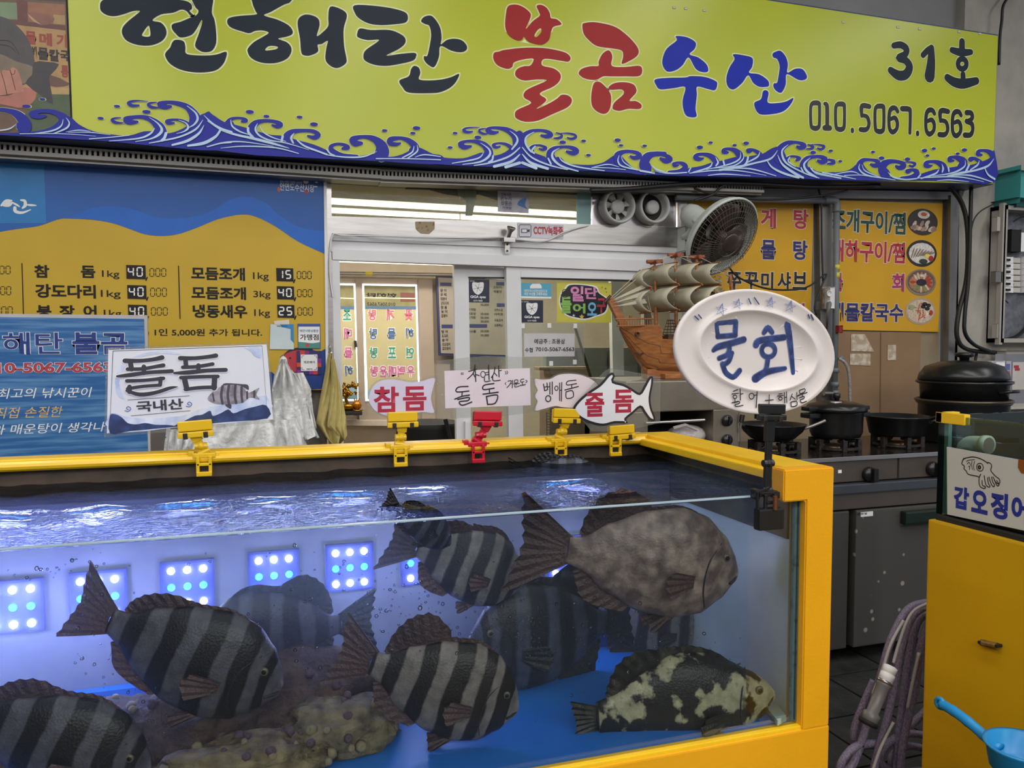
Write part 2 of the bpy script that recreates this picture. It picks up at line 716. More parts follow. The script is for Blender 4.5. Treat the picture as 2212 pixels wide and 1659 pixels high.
d0 = struct('door_1', MB().prism(FWALL, ccw([FWALL.uv(*p) for p in ((715, 540), (1466, 566), (1466, 590), (715, 562))]), 0.06, -0.03), M_pvc)
for a, b, c, d, n0 in ((503, 532, 519, 548, 0.0), (517, 547, 531, 557, -0.012), (531, 556, 542, 570, -0.004)):
    quad('rail', FWALL, ((714, a), (1466, b), (1466, d), (714, c)), 0.04, M_pvc, d0, n0 - 0.03)
quad('jamb', FWALL, ((714, 563), (732, 564), (741, 960), (723, 960)), 0.058, M_pvc, d0, -0.03)


def leaf(name, fr, xo, xi, xr, yt, yg, yb, lab=None):
    """sliding leaf: outer/inner x of its stile, right end, top, glass top, bottom (pixels)"""
    s = struct(name, MB().prism(fr, ccw([fr.uv(*p) for p in ((xo, yt), (xi, yt + 1), (xi + 6, yb), (xo + 6, yb))]), 0.035, 0), M_pvc)
    quad('top_rail', fr, ((xi, yt + 1), (xr, yt + 8), (xr, yg + 8), (xi, yg)), 0.035, M_pvc, s)
    quad('pane', fr, ((xi, yg), (xr, yg + 8), (xr + 4, yb), (xi + 6, yb)), 0.006, M_glass, s, 0.014)
    return s


FA, FB = YF(YW + 0.07), YF(YW + 0.02)
la = leaf('door_2', FA, 977, 1008, 1095, 571, 599, 965)
lb = leaf('door_3', FB, 1089, 1120, 1462, 571, 600, 965)
MB().bbox(tuple(FA.w(*FA.uv(998, 955), 0.035) + Vector((0, -0.03, 0))), tuple(FA.w(*FA.uv(1008, 908), 0.035)), 0.004).build('door_handle', M_pvc, la)
quad('glazing_bead', FB, ((1120, 600), (1462, 608), (1462, 611), (1120, 603)), 0.04, M_joint, lb)
quad('glazing_bead', FA, ((1008, 599), (1087, 600), (1087, 603), (1008, 602)), 0.04, M_joint, la)
# inner mullions seen through the second leaf
tr2 = struct('trim_2', MB().prism(YF(4.4), ccw([YF(4.4).uv(*p) for p in ((1314, 600), (1338, 600), (1342, 810), (1318, 810))]), 0.04, 0), M_pvc)
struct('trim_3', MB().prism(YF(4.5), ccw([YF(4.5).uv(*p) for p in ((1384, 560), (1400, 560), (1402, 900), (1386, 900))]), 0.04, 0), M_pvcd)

# ---- inner back window with film seen from behind
FIw = YF(YI - 0.05)
M_film = mat('yellow_film', '#b9b088', 0.5, var=0.05)
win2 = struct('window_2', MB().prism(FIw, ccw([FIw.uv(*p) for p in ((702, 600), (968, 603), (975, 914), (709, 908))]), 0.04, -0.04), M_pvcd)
for k, (a, b, c, d) in enumerate((((700, 612), (767, 613), (776, 866), (708, 866)), ((781, 613), (900, 615), (907, 868), (789, 866)))):
    quad('lit_edge', FIw, (a, b, c, d), 0.012, glow_mat('window_daylight', '#f2f8ff', 1.6), win2)
    e = ((a[0] + 5, a[1] + 4), (b[0] - 4, b[1] + 4), (c[0] - 4, c[1] - 4), (d[0] + 5, d[1] - 4))
    quad('film', FIw, e, 0.004, M_film, win2, 0.012)
    quad('glass_strip', FIw, ((e[0]), (e[1]), (e[1][0] + 2, 667), (e[0][0] + 2, 667)), 0.002, mat('olive_glass', '#8c8660', 0.3, var=0.2, scale=12), win2, 0.016)
    quad('blue_band', FIw, ((e[0][0] + 2, 661), (e[1][0] + 2, 662), (e[1][0] + 2, 668), (e[0][0] + 2, 667)), 0.001, mat('band_blue', '#4f6f8f', 0.5), win2, 0.018)
    quad('sea_band', FIw, ((e[3][0] - 1, 842), (e[2][0] - 1, 822), e[2], e[3]), 0.001, mat('pale_sea_blue', '#8fb4c4', 0.5), win2, 0.016)
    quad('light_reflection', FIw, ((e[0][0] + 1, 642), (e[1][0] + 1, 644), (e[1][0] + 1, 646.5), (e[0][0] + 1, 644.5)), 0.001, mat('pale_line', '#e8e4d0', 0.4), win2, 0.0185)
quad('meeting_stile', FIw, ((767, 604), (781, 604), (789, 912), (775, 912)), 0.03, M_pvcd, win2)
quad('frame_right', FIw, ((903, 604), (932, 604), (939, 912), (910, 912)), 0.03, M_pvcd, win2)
quad('sill', FIw, ((705, 905), (975, 908), (975, 918), (705, 916)), 0.10, M_marble, win2)
quad('latch', FIw, ((764, 736), (769, 736), (770, 750), (765, 750)), 0.02, M_dark, win2, 0.02)
pink, teal, blue_, mag = (mat('film_pink', '#c8687c', 0.5), mat('film_teal', '#3f8f7c', 0.5), mat('film_blue', '#4c6a98', 0.5), mat('film_magenta', '#c06a98', 0.5))
for ch, x, y, m in (('탕', 803, 680, pink), ('게', 843, 680, pink), ('꽃', 882, 680, pink), ('탕', 805, 721, blue_), ('물', 845, 721, blue_), ('해', 884, 721, blue_),
                    ('탕', 806, 762, teal), ('포', 846, 762, teal), ('연', 885, 762, teal), ('탕', 807, 802, mag), ('운', 827, 802, mag), ('매', 847, 802, mag), ('럭', 866, 802, mag), ('우', 886, 802, mag),
                    ('조', 749, 680, teal), ('대', 751, 721, mag), ('물', 752, 762, mag), ('해', 753, 802, blue_)):
    txt(ch, FIw, (x - 8.5, y + 12, x + 8.5, y - 12), m, win2, bold=0.03, n=0.017, name='film_letter', mirror=True, outline=WHITE, ow=0.05)
txt('010.5067.6563', FIw, (793, 660.5, 853, 654), BLACKP, win2, n=0.0185, name='film_letter', mirror=True)
txt('현해탄', FIw, (790, 643, 856, 634), BLACKP, win2, n=0.0186, name='film_letter', mirror=True, bold=0.04)
quad('red_patch', FIw, ((864, 632), (895, 633), (895, 652), (864, 652)), 0.0005, mat('dull_red_patch', '#7a4a40', 0.5), win2, 0.0187)
# white water pipe above the inner window
pp = thing('water_pipe', 'grey pipe with yellow tape running above the inner window', 'pipe', tuple(P(840, 592, YI - 0.12)))
MB().tube([P(690, 590, YI - 0.12), P(985, 594, YI - 0.12)], 0.014, 10).build('pipe', M_steeld, pp)
MB().tube([P(789, 591.5, YI - 0.12), P(804, 591.7, YI - 0.12)], 0.0155, 10).build('tape', mat('yellow_tape', '#c9bd2c', 0.5), pp)
# ================================================================ THE BIG FISH TANK
TX0, TX1, TYF, TYB, TZR = -1.05, 1.24, 1.45, 2.20, 1.17
ZW, ZG, ZB = 1.106, 1.113, 0.585       # water level, glass top, tank floor level
M_yel = mat('yellow_tank_panel', '#e8a512', 0.38, var=0.05, scale=4, bump=0.06, bscale=180, coat=0.15)
M_yelt = mat('yellow_tank_trim', '#eebf1a', 0.35, var=0.06, scale=10, coat=0.2)
M_in = mat('stained_tank_liner', '#5b4c40', 0.5, c2='#3f372e', scale=14, lo=0.4, hi=0.7)
M_inW = mat('pale_tank_liner', '#878d9c', 0.4, c2='#9aa0a8', scale=7, lo=0.35, hi=0.65)
M_blue = mat('blue_tank_floor', '#0a74d8', 0.4, c2='#1280e2', scale=5, lo=0.3, hi=0.7)
tank = thing('fish_tank', 'long glass fronted fish tank in a yellow frame, full of striped fish', 'fish tank', (0.1, 1.82, 0))
b = MB()
b.bbox((TX0, TYF, 0.0), (TX1, TYF + 0.05, ZB - 0.012), 0.004)
b.box((TX0, TYF + 0.05, 0.0), (TX1 - 0.002, TYB, ZB - 0.03))
b.build('base_panel', M_yel, tank)
# front frame right post with the notch block at its top, one bent panel
fr = YF(TYF)
pts = [(1.165, ZB - 0.012), (TX1, ZB - 0.012), (TX1, TZR), (1.105, TZR), (1.105, 1.098), (1.165, 1.098)]
po = MB().prism(YF(TYF + 0.045), pts, 0.045).build('front_post', M_yel, tank)
bm = bmesh.new(); bm.from_mesh(po.data)
bmesh.ops.bevel(bm, geom=[e for e in bm.edges], offset=0.003, segments=2, affect='EDGES'); bm.to_mesh(po.data); bm.free()
MB().box((TX1 - 0.03, TYF + 0.045, ZB - 0.03), (TX1 - 0.002, TYB, TZR - 0.012)).build('right_wall', M_yel, tank)
MB().box((TX0, TYB - 0.04, ZB - 0.03), (TX1 - 0.03, TYB, TZR - 0.012)).build('back_wall', M_in, tank)
MB().box((TX0, TYF + 0.045, ZB - 0.03), (TX0 + 0.03, TYB - 0.04, TZR - 0.012)).build('left_wall', M_in, tank)
# rim: stepped yellow profile along the right and the back
b = MB()
b.bbox((1.135, TYF + 0.04, TZR - 0.014), (TX1 - 0.001, TYB + 0.005, TZR), 0.004)
b.bbox((1.105, TYF + 0.04, TZR - 0.030), (1.140, TYB - 0.03, TZR - 0.010), 0.004)
b.build('right_rim', M_yelt, tank)
b = MB()
b.bbox((TX0, TYB - 0.055, TZR - 0.012), (1.14, TYB + 0.005, TZR + 0.002), 0.004)
b.tube([(TX0, TYB - 0.062, TZR - 0.014), (1.12, TYB - 0.062, TZR - 0.014)], 0.013, 12)
b.build('back_rim', M_yelt, tank)
MB().box((1.154, TYF + 0.05, 1.0), (1.160, TYB - 0.04, TZR - 0.012)).build('right_liner', mat('algae_stained_liner', '#5a5630', 0.5, c2='#37351f', scale=10, lo=0.4, hi=0.65), tank)
MB().box((1.160, TYF + 0.05, ZB - 0.02), (1.21, TYB - 0.04, TZR - 0.03)).build('side_liner', mat('pale_green_liner', '#dbe6de', 0.35, c2='#c4d4ca', scale=5, lo=0.35, hi=0.65), tank)
YP = 2.04
MB().box((TX0 + 0.03, YP, ZB), (1.158, YP + 0.012, ZW - 0.03)).build('back_liner', M_inW, tank)
MB().box((TX0 + 0.03, TYF + 0.035, ZB - 0.02), (1.165, TYB - 0.04, ZB)).build('tank_floor', M_blue, tank)
MB().box((TX0 + 0.03, YP - 0.03, ZB), (1.158, YP - 0.002, ZB + 0.05)).build('blue_skirting', M_blue, tank)
# sill under the glass with two steps
b = MB()
b.bbox((TX0, TYF + 0.004, ZB - 0.014), (1.168, TYF + 0.03, ZB - 0.004), 0.003)
b.build('glass_sill', M_yelt, tank)
gl = MB().box((TX0 + 0.01, TYF + 0.018, ZB - 0.006), (1.163, TYF + 0.028, ZG - 0.003)).build('front_pane', clear_mat('tank_glass', '#f3f6f6', rough=0.01, ior=1.4), tank)
MB().bbox((TX0 + 0.01, TYF + 0.0175, ZG - 0.003), (1.108, TYF + 0.0285, ZG), 0.001).build('pane_edge', mat('glass_edge', '#9fb6c6', 0.15), tank)
MB().tube([(1.158, TYF + 0.03, ZB), (1.158, TYF + 0.03, ZG - 0.01)], 0.006, 6).build('corner_sealant', mat('aged_sealant', '#5c7f86', 0.4, c2='#2b3a3c', scale=40, lo=0.5, hi=0.7), tank)
q_ = [PZ(x, y, ZB + 0.014) for x, y in ((1622, 1490), (1652, 1485), (1698, 1545), (1680, 1556))]
mesh('corner_strip', q_ + [p - Vector((0, 0, 0.013)) for p in q_], [(0, 1, 2, 3), (7, 6, 5, 4), (0, 4, 5, 1), (1, 5, 6, 2), (2, 6, 7, 3), (3, 7, 4, 0)], mat('pale_green_strip', '#9db0a8', 0.4), tank)

# water surface: real ripples, refracting
nx, ny = 190, 66
wx0, wx1, wy0, wy1 = TX0 + 0.03, 1.153, TYF + 0.029, TYB - 0.041
vs, fs = [], []
ph = [(random.uniform(0, 6.28), random.uniform(25, 120), random.uniform(0, 6.28)) for _ in range(14)]
for j in range(ny + 1):
    for i in range(nx + 1):
        x, y = wx0 + (wx1 - wx0) * i / nx, wy0 + (wy1 - wy0) * j / ny
        h = sum(math.sin((x * math.cos(a) + y * math.sin(a)) * k + p) / k for a, k, p in ph) * 0.034
        h *= min(1.0, (y - wy0) / 0.05 + 0.1)
        vs.append((x, y, ZW + h))
for j in range(ny):
    for i in range(nx):
        a = j * (nx + 1) + i
        fs.append((a, a + 1, a + nx + 2, a + nx + 1))
mw = bpy.data.materials.new('tank_water')
mw.use_nodes = True
nt = mw.node_tree
nt.nodes.remove(nt.nodes['Principled BSDF'])
g = nd(nt, 'ShaderNodeBsdfGlass')
g.inputs['IOR'].default_value = 1.33
g.inputs['Roughness'].default_value = 0.0
g.inputs['Color'].default_value = (0.46, 0.50, 0.55, 1)
gt = nd(nt, 'ShaderNodeBsdfTransparent')
gt.inputs[0].default_value = (0.56, 0.60, 0.64, 1)
gm = nd(nt, 'ShaderNodeMixShader')
gm.inputs[0].default_value = 0.45
nt.links.new(g.outputs[0], gm.inputs[1])
nt.links.new(gt.outputs[0], gm.inputs[2])
tc = nd(nt, 'ShaderNodeTexCoord')
n1 = nd(nt, 'ShaderNodeTexNoise'); n1.inputs['Scale'].default_value = 58; n1.inputs['Detail'].default_value = 4; n1.inputs['Distortion'].default_value = 0.8
mp = nd(nt, 'ShaderNodeMapping'); mp.inputs['Scale'].default_value = (1.0, 1.5, 1.0)
nt.links.new(tc.outputs['Object'], mp.inputs[0]); nt.links.new(mp.outputs[0], n1.inputs['Vector'])
bp = nd(nt, 'ShaderNodeBump'); bp.inputs['Strength'].default_value = 0.9; bp.inputs['Distance'].default_value = 0.03
nt.links.new(n1.outputs['Fac'], bp.inputs['Height']); nt.links.new(bp.outputs[0], g.inputs['Normal'])
nt.links.new(gm.outputs[0], nt.nodes['Material Output'].inputs[0])
wo = mesh('water', vs, fs, mw, smooth=True)
tag(wo, 'rippled water surface brimming in the long fish tank', 'water', kind='stuff')

# ---- LED lamps on the back liner: rows of white, blue, white diodes
M_ledw, M_ledb = glow_mat('led_white', '#eaf4ff', 60), glow_mat('led_blue', '#14a0ff', 34)
M_ledc = mat('led_case_glow_tint', '#3f46a6', 0.4)  # blue-violet case colour imitates the glow around the diodes
LEDS = [(28, 1312), (212, 1290), (405, 1266), (592, 1243), (756, 1226), (916, 1214), (1226, 1205), (-150, 1335)]
for k, (px, py) in enumerate(LEDS):
    c = P(px, py, YP - 0.018)
    where = ['at the left edge of the view', 'behind the tail of the large striped fish', 'over the back of the large striped fish', 'between two striped fish',
             'left of the fish under the water line', 'hidden behind the fish under the water line', 'behind the grey fish tail', 'beyond the left edge of the view'][k]
    t = thing('led_lamp', 'white and blue diode lamp under water, ' + where, 'lamp', tuple(c), 'diode lamps on the tank wall')
    MB().bbox(tuple(c + Vector((-0.062, 0.0, -0.062))), tuple(c + Vector((0.062, 0.018, 0.062))), 0.006).build('case', M_ledc, t)
    for r in (-1, 0, 1):
        for q in (-1, 0, 1):
            d = c + Vector((q * 0.036, -0.002, r * 0.040))
            MB().sphere(d, 0.0085, 10, 6, (1, 0.5, 1)).build('diode', M_ledb if r == 0 else M_ledw, t)
    l = bpy.data.lights.new('led_light', 'POINT')
    l.energy = 1.9 if k in (0, 1, 7) else 0.85
    l.color = (0.30, 0.34, 1.0)
    l.shadow_soft_size = 0.03
    lo = bpy.data.objects.new('led_light', l)
    COL.objects.link(lo)
    lo.location = c + Vector((0, -0.10, 0))

# tank water body, thin scatter added to give the diode lamps a halo
vm = bpy.data.materials.new('halo_scatter_water')
vm.use_nodes = True
nt = vm.node_tree
nt.nodes.remove(nt.nodes['Principled BSDF'])
vs_ = nd(nt, 'ShaderNodeVolumeScatter')
vs_.inputs['Color'].default_value = (0.75, 0.88, 1.0, 1)
vs_.inputs['Density'].default_value = 0.42
vs_.inputs['Anisotropy'].default_value = 0.45
nt.links.new(vs_.outputs[0], nt.nodes['Material Output'].inputs['Volume'])
wb = MB().box((TX0 + 0.032, TYF + 0.030, ZB + 0.002), (1.153, YP - 0.002, ZW - 0.012)).build('water_body', vm)
tag(wb, 'water filling the long fish tank, with scatter added for the lamp halo', 'water', kind='stuff')
# ================================================================ MAIN SHOP SIGN
YS = 3.50
FS = YF(YS)
M_signy = mat('sign_yellow', '#c3c92c', 0.32, c2='#b4bf30', scale=0.9, lo=0.35, hi=0.65, spec=0.45)
M_signw = mat('sign_pale_edge', '#e6ecb0', 0.4)
M_ink = mat('sign_ink_navy', '#1d2836', 0.5, var=0.1, spec=0.25)
M_red = mat('sign_red', '#a82a2c', 0.5, spec=0.25)
M_sblue = mat('sign_blue', '#152cb0', 0.5, spec=0.25)
M_wave = mat('wave_blue', '#2b2f96', 0.5, spec=0.25, c2='#3238a4', scale=3, lo=0.3, hi=0.7)
M_wavel = mat('wave_light', '#b9d4ee', 0.4)
M_navy = mat('sign_case_navy', '#1f3560', 0.45, var=0.15)
sg = thing('shop_sign', 'long yellow shop sign with brush lettering and blue curling waves', 'sign', tuple(P(1100, 200, YS)))
bl, br = FS.uv(-60, 286), FS.uv(2145, 399)
tr_, tl = FS.uv(2156, 75), FS.uv(2156, 75)
tl = Vector((bl.x, tr_.y - 0.02))
bot = [bl] + [FS.uv(x, y) for x, y in ((0, 291), (250, 309), (500, 326), (720, 342), (950, 357), (1430, 378), (1800, 390))] + [br]
MB().prism(FS, ccw(bot + [tr_, tl]), 0.22, -0.22).build('case', M_navy, sg)
MB().prism(FS, ccw([p + Vector((0, 0.004)) for p in bot[:-1]] + [br + Vector((-0.006, 0.004)), tr_ + Vector((-0.006, -0.008)), tl + Vector((0, -0.008))]), 0.004).build('face', M_signy, sg)
n0 = 0.005
# case seams along the top edge
for px, py in ((1455, 16), (1480, 18), (1520, 22), (1820, 47), (1938, 58), (1985, 62), (2070, 68), (2115, 72)):
    MB().bbox(tuple(FS.w(*FS.uv(px - 3, py + 3), 0.0)), tuple(FS.w(*FS.uv(px + 3, py), 0.006)), 0.001).build('clip', mat('pale_clip', '#c9c9c0', 0.5), sg)
MB().prism(FS, ccw([FS.uv(*p) for p in ((1655, 32), (1673, 24), (1673, 35))]), 0.02, -0.03).build('bracket', M_dark, sg)


def letter(parts, m, ox, sc, name='sign_letter', ol=0.006):
    for outl in parts:
        q = [px_out(FS, pts, ox, 0, sc, 4) for pts in outl]
        shape(name + '_edge', q, FS, M_signw, sg, n0, ol, 0.0002)
        shape(name, q, FS, m, sg, n0 + 0.0012, 0.0, 0.0002)


S1 = 2212 / 740.0
letter([
    [[(648, 45), (655, 15), (690, -5), (760, -14), (850, -8), (940, -18), (1000, -2), (1060, -8), (1130, 0), (1200, 10), (1235, 30), (1240, 60), (1225, 75), (1248, 100), (1228, 102), (1205, 75), (1170, 65), (1120, 85), (1040, 97), (985, 135), (1040, 150), (1070, 185), (1075, 225), (1050, 265), (1000, 290), (940, 298), (870, 288), (815, 262), (790, 220), (795, 180), (830, 140), (880, 100), (905, 75), (860, 75), (800, 95), (740, 108), (690, 100), (655, 75)],
     [(958, 170), (968, 185), (970, 237), (920, 235), (930, 205)]],
    [[(1236, -40), (1260, 45), (1282, 72), (1270, 100), (1225, 120), (1165, 145), (1115, 160), (1112, 190), (1135, 220), (1168, 245), (1235, 230), (1270, 190), (1300, 135), (1306, 150), (1285, 220), (1262, 285), (1270, 315), (1310, 338), (1360, 335), (1385, 310), (1397, 270), (1395, 200), (1385, 130), (1368, 80), (1370, -40)]],
    [[(1130, 262), (1165, 262), (1190, 275), (1198, 310), (1200, 345), (1235, 358), (1330, 362), (1400, 355), (1462, 338), (1455, 390), (1430, 430), (1390, 458), (1320, 470), (1240, 468), (1160, 450), (1100, 415), (1072, 375), (1070, 345), (1100, 310), (1112, 280)]],
    [[(1640, -40), (1630, 20), (1650, 75), (1655, 97), (1560, 105), (1495, 115), (1470, 130), (1472, 160), (1500, 185), (1560, 205), (1610, 217), (1650, 202), (1700, 200), (1735, 215), (1700, 240), (1640, 275), (1602, 315), (1600, 340), (1620, 375), (1670, 402), (1735, 412), (1800, 405), (1855, 380), (1880, 340), (1878, 305), (1850, 275), (1795, 253), (1850, 240), (1885, 225), (1888, 200), (1860, 165), (1790, 130), (1705, 103), (1750, 80), (1830, 35), (1875, 15), (1882, -40)],
     [(1715, 318), (1740, 300), (1790, 303), (1785, 320), (1720, 330)]],
    [[(1970, 98), (2022, 105), (2056, 128), (2062, 170), (2045, 236), (2086, 209), (2119, 170), (2119, 120), (2125, 60), (2149, 45), (2212, 69), (2239, 105), (2218, 191), (2221, 299), (2236, 380), (2233, 410), (2203, 433), (2167, 442), (2128, 424), (2101, 386), (2107, 311), (2116, 266), (2077, 287), (2050, 293), (2053, 335), (2009, 359), (1973, 362), (1946, 344), (1937, 254), (1922, 164), (1931, 120)]],
], M_ink, 0, S1)
letter([
    [[(195, 38), (330, 42), (450, 60), (525, 85), (540, 120), (525, 148), (470, 158), (370, 165), (290, 155), (230, 125), (200, 90)]],
    [[(232, 187), (300, 197), (420, 197), (490, 222), (522, 250), (520, 285), (480, 320), (400, 362), (500, 350), (585, 345), (592, 370), (570, 395), (490, 415), (400, 428), (320, 420), (265, 395), (253, 365), (270, 325), (355, 262), (280, 262), (220, 245), (213, 220)]],
    [[(625, 140), (645, 112), (690, 105), (725, 140), (750, 190), (757, 250), (752, 290), (790, 262), (840, 253), (890, 265), (920, 300), (915, 328), (880, 340), (820, 330), (750, 300), (740, 370), (710, 435), (670, 420), (645, 390), (645, 365), (665, 362), (682, 290), (690, 225), (678, 170), (650, 158)]],
    [[(580, 428), (610, 440), (620, 475), (612, 515), (680, 522), (760, 515), (820, 500), (870, 480), (850, 530), (810, 570), (750, 597), (680, 604), (545, 600), (505, 565), (485, 523), (545, 495), (560, 450)]],
], M_ink, 700, S1)
letter([
    [[(1185, 45), (1235, 33), (1285, 50), (1330, 90), (1325, 130), (1300, 190), (1345, 140), (1390, 105), (1385, 80), (1370, 42), (1400, 35), (1435, 55), (1455, 90), (1462, 120), (1500, 128), (1530, 160), (1480, 175), (1462, 210), (1450, 260), (1415, 288), (1380, 290), (1320, 272), (1288, 240), (1275, 260), (1240, 262), (1190, 230), (1168, 180), (1170, 110)],
     [(1395, 185), (1400, 210), (1370, 242), (1355, 235), (1370, 205)]],
    [[(1095, 345), (1130, 335), (1165, 325), (1280, 312), (1400, 312), (1490, 325), (1560, 345), (1588, 375), (1575, 400), (1530, 395), (1420, 382), (1405, 425), (1480, 445), (1522, 480), (1520, 520), (1480, 560), (1390, 605), (1430, 640), (1420, 665), (1368, 705), (1440, 675), (1500, 640), (1530, 615), (1570, 618), (1595, 640), (1592, 670), (1560, 700), (1470, 740), (1380, 780), (1300, 788), (1245, 770), (1230, 745), (1245, 712), (1335, 668), (1292, 635), (1288, 605), (1320, 575), (1435, 522), (1370, 515), (1290, 522), (1240, 500), (1232, 470), (1250, 445), (1290, 430), (1330, 425), (1350, 382), (1290, 385), (1225, 405), (1212, 435), (1180, 447), (1120, 425), (1092, 385)]],
    [[(1665, 165), (1680, 152), (1750, 147), (1865, 172), (1940, 220), (2000, 280), (2027, 325), (2020, 360), (1980, 390), (1920, 415), (1928, 370), (1920, 330), (1860, 315), (1760, 300), (1700, 255), (1672, 215)]],
    [[(1770, 400), (1795, 350), (1835, 328), (1858, 365), (1855, 428), (1940, 435), (2040, 430), (2038, 490), (1940, 495), (1850, 495), (1800, 495), (1755, 517), (1690, 512), (1650, 490), (1642, 470), (1665, 445), (1720, 430), (1768, 428)]],
    [[(1755, 530), (1790, 540), (1845, 605), (1848, 680), (1830, 725), (1800, 737), (1760, 722), (1728, 685), (1722, 620), (1735, 550)]],
    [[(1835, 565), (1870, 540), (1930, 533), (1990, 545), (2012, 575), (2008, 605), (1968, 652), (2010, 655), (2045, 678), (2035, 705), (1960, 705), (1905, 718), (1865, 708), (1860, 690), (1875, 660), (1930, 610), (1920, 580), (1850, 582)]],
], M_red, 700, S1)
S3 = 2212 / 812.0
letter([
    [[(160, 215), (225, 222), (275, 252), (270, 290), (240, 322), (290, 340), (335, 375), (350, 405), (345, 425), (310, 425), (275, 405), (235, 340), (200, 385), (160, 415), (110, 423), (82, 385), (85, 335), (110, 285), (165, 240)]],
    [[(38, 470), (120, 460), (215, 458), (250, 450), (330, 455), (395, 480), (402, 505), (388, 533), (345, 525), (285, 512), (283, 560), (275, 640), (280, 688), (228, 687), (205, 650), (200, 590), (215, 515), (150, 520), (70, 528), (45, 505)]],
    [[(497, 322), (560, 328), (610, 345), (608, 395), (590, 430), (650, 440), (700, 475), (707, 505), (690, 513), (650, 512), (615, 490), (585, 445), (550, 490), (500, 528), (465, 510), (457, 460), (475, 400), (505, 350)]],
    [[(728, 320), (745, 307), (775, 302), (805, 335), (818, 380), (815, 430), (860, 407), (905, 410), (930, 450), (920, 470), (880, 472), (812, 438), (805, 500), (780, 547), (748, 535), (733, 510), (737, 492), (755, 488), (765, 440), (770, 390), (755, 350), (733, 340)]],
    [[(672, 540), (690, 533), (705, 550), (700, 605), (760, 608), (810, 598), (850, 578), (835, 615), (795, 655), (735, 672), (650, 672), (620, 610), (660, 585)]],
], M_sblue, 1400, S3)

# number of the stall and telephone number, rounded strokes
S7 = 2212 / 440.0
NUM = [[([(1000, 198), (1075, 190), (1135, 230), (1125, 290), (1050, 332), (1130, 360), (1170, 430), (1130, 510), (1050, 520), (965, 465)], [52, 60, 62, 60, 60, 66, 76, 84, 84, 60])],
       [([(1318, 300), (1365, 250), (1405, 225)], 52), ([(1408, 225), (1405, 380), (1388, 530)], [60, 86, 108])],
       [([(1740, 155), (1740, 230)], [60, 62]), ([(1630, 245), (1730, 272), (1835, 268)], [50, 66, 50]), ([(1742 + 46 * math.cos(a * math.pi / 8), 396 + 54 * math.sin(a * math.pi / 8)) for a in range(17)], 46), ([(1750, 510), (1752, 570)], 52), ([(1580, 545), (1660, 595), (1760, 610), (1895, 580)], [64, 80, 84, 64])]]
w = 34
def zero(x, y, dy):
    return [([(x + 48, y + 20), (x + 100, y + 22), (x + 112, y + 60), (x + 110, y + 250), (x + 90, y + 290), (x + 50, y + 292), (x + 20, y + 255), (x + 18, y + 60), (x + 48, y + 20)], [44, 44, 34, 34, 44, 44, 34, 34, 44])]
def five(x, y):
    return [([(x + 112, y + 30), (x + 32, y + 26), (x + 30, y + 135)], [44, 44, 30]), ([(x + 30, y + 125), (x + 85, y + 140), (x + 108, y + 200), (x + 100, y + 255), (x + 70, y + 282), (x + 18, y + 280)], [34, 38, 36, 36, 44, 44])]
def six(x, y):
    return [([(x + 112, y + 65), (x + 90, y + 28), (x + 50, y + 28), (x + 22, y + 80), (x + 20, y + 230), (x + 55, y + 285), (x + 100, y + 250), (x + 108, y + 180), (x + 80, y + 130), (x + 30, y + 150)], [34, 40, 44, 36, 34, 44, 36, 36, 40, 30])]
TEL = [zero(82, 800, 0), [([(252, 828), (276, 860), (278, 1090)], [34, 42, 40]), ([(250, 1090), (305, 1092)], 50)], zero(352, 812, 0), [([(550, 1108), (550, 1128)], 34)],
       five(622, 828), zero(780, 835, 0), six(930, 850), [([(1090, 882), (1160, 886), (1178, 920), (1174, 1145)], [46, 46, 36, 32])], [([(1258, 1140), (1258, 1160)], 34)],
       six(1330, 872), five(1476, 882), six(1618, 890), [([(1790, 925), (1840, 930), (1850, 985), (1800, 1020)], [46, 42, 38, 40]), ([(1790, 1018), (1845, 1045), (1856, 1110), (1830, 1165), (1770, 1168)], [44, 42, 36, 44, 46])]]
for k, st in enumerate(NUM + TEL):
    wide = [(p, [x + 14 for x in q] if isinstance(q, (list, tuple)) else q + 14) for p, q in st]
    strokes('sign_digit_edge', wide, FS, M_signw, sg, n0, 5, True, 1730, 60, S7)
    strokes('sign_digit', st, FS, M_ink if k < 3 else mat('sign_black', '#16191c', 0.4), sg, n0 + 0.0015, 5, True, 1730, 60, S7)

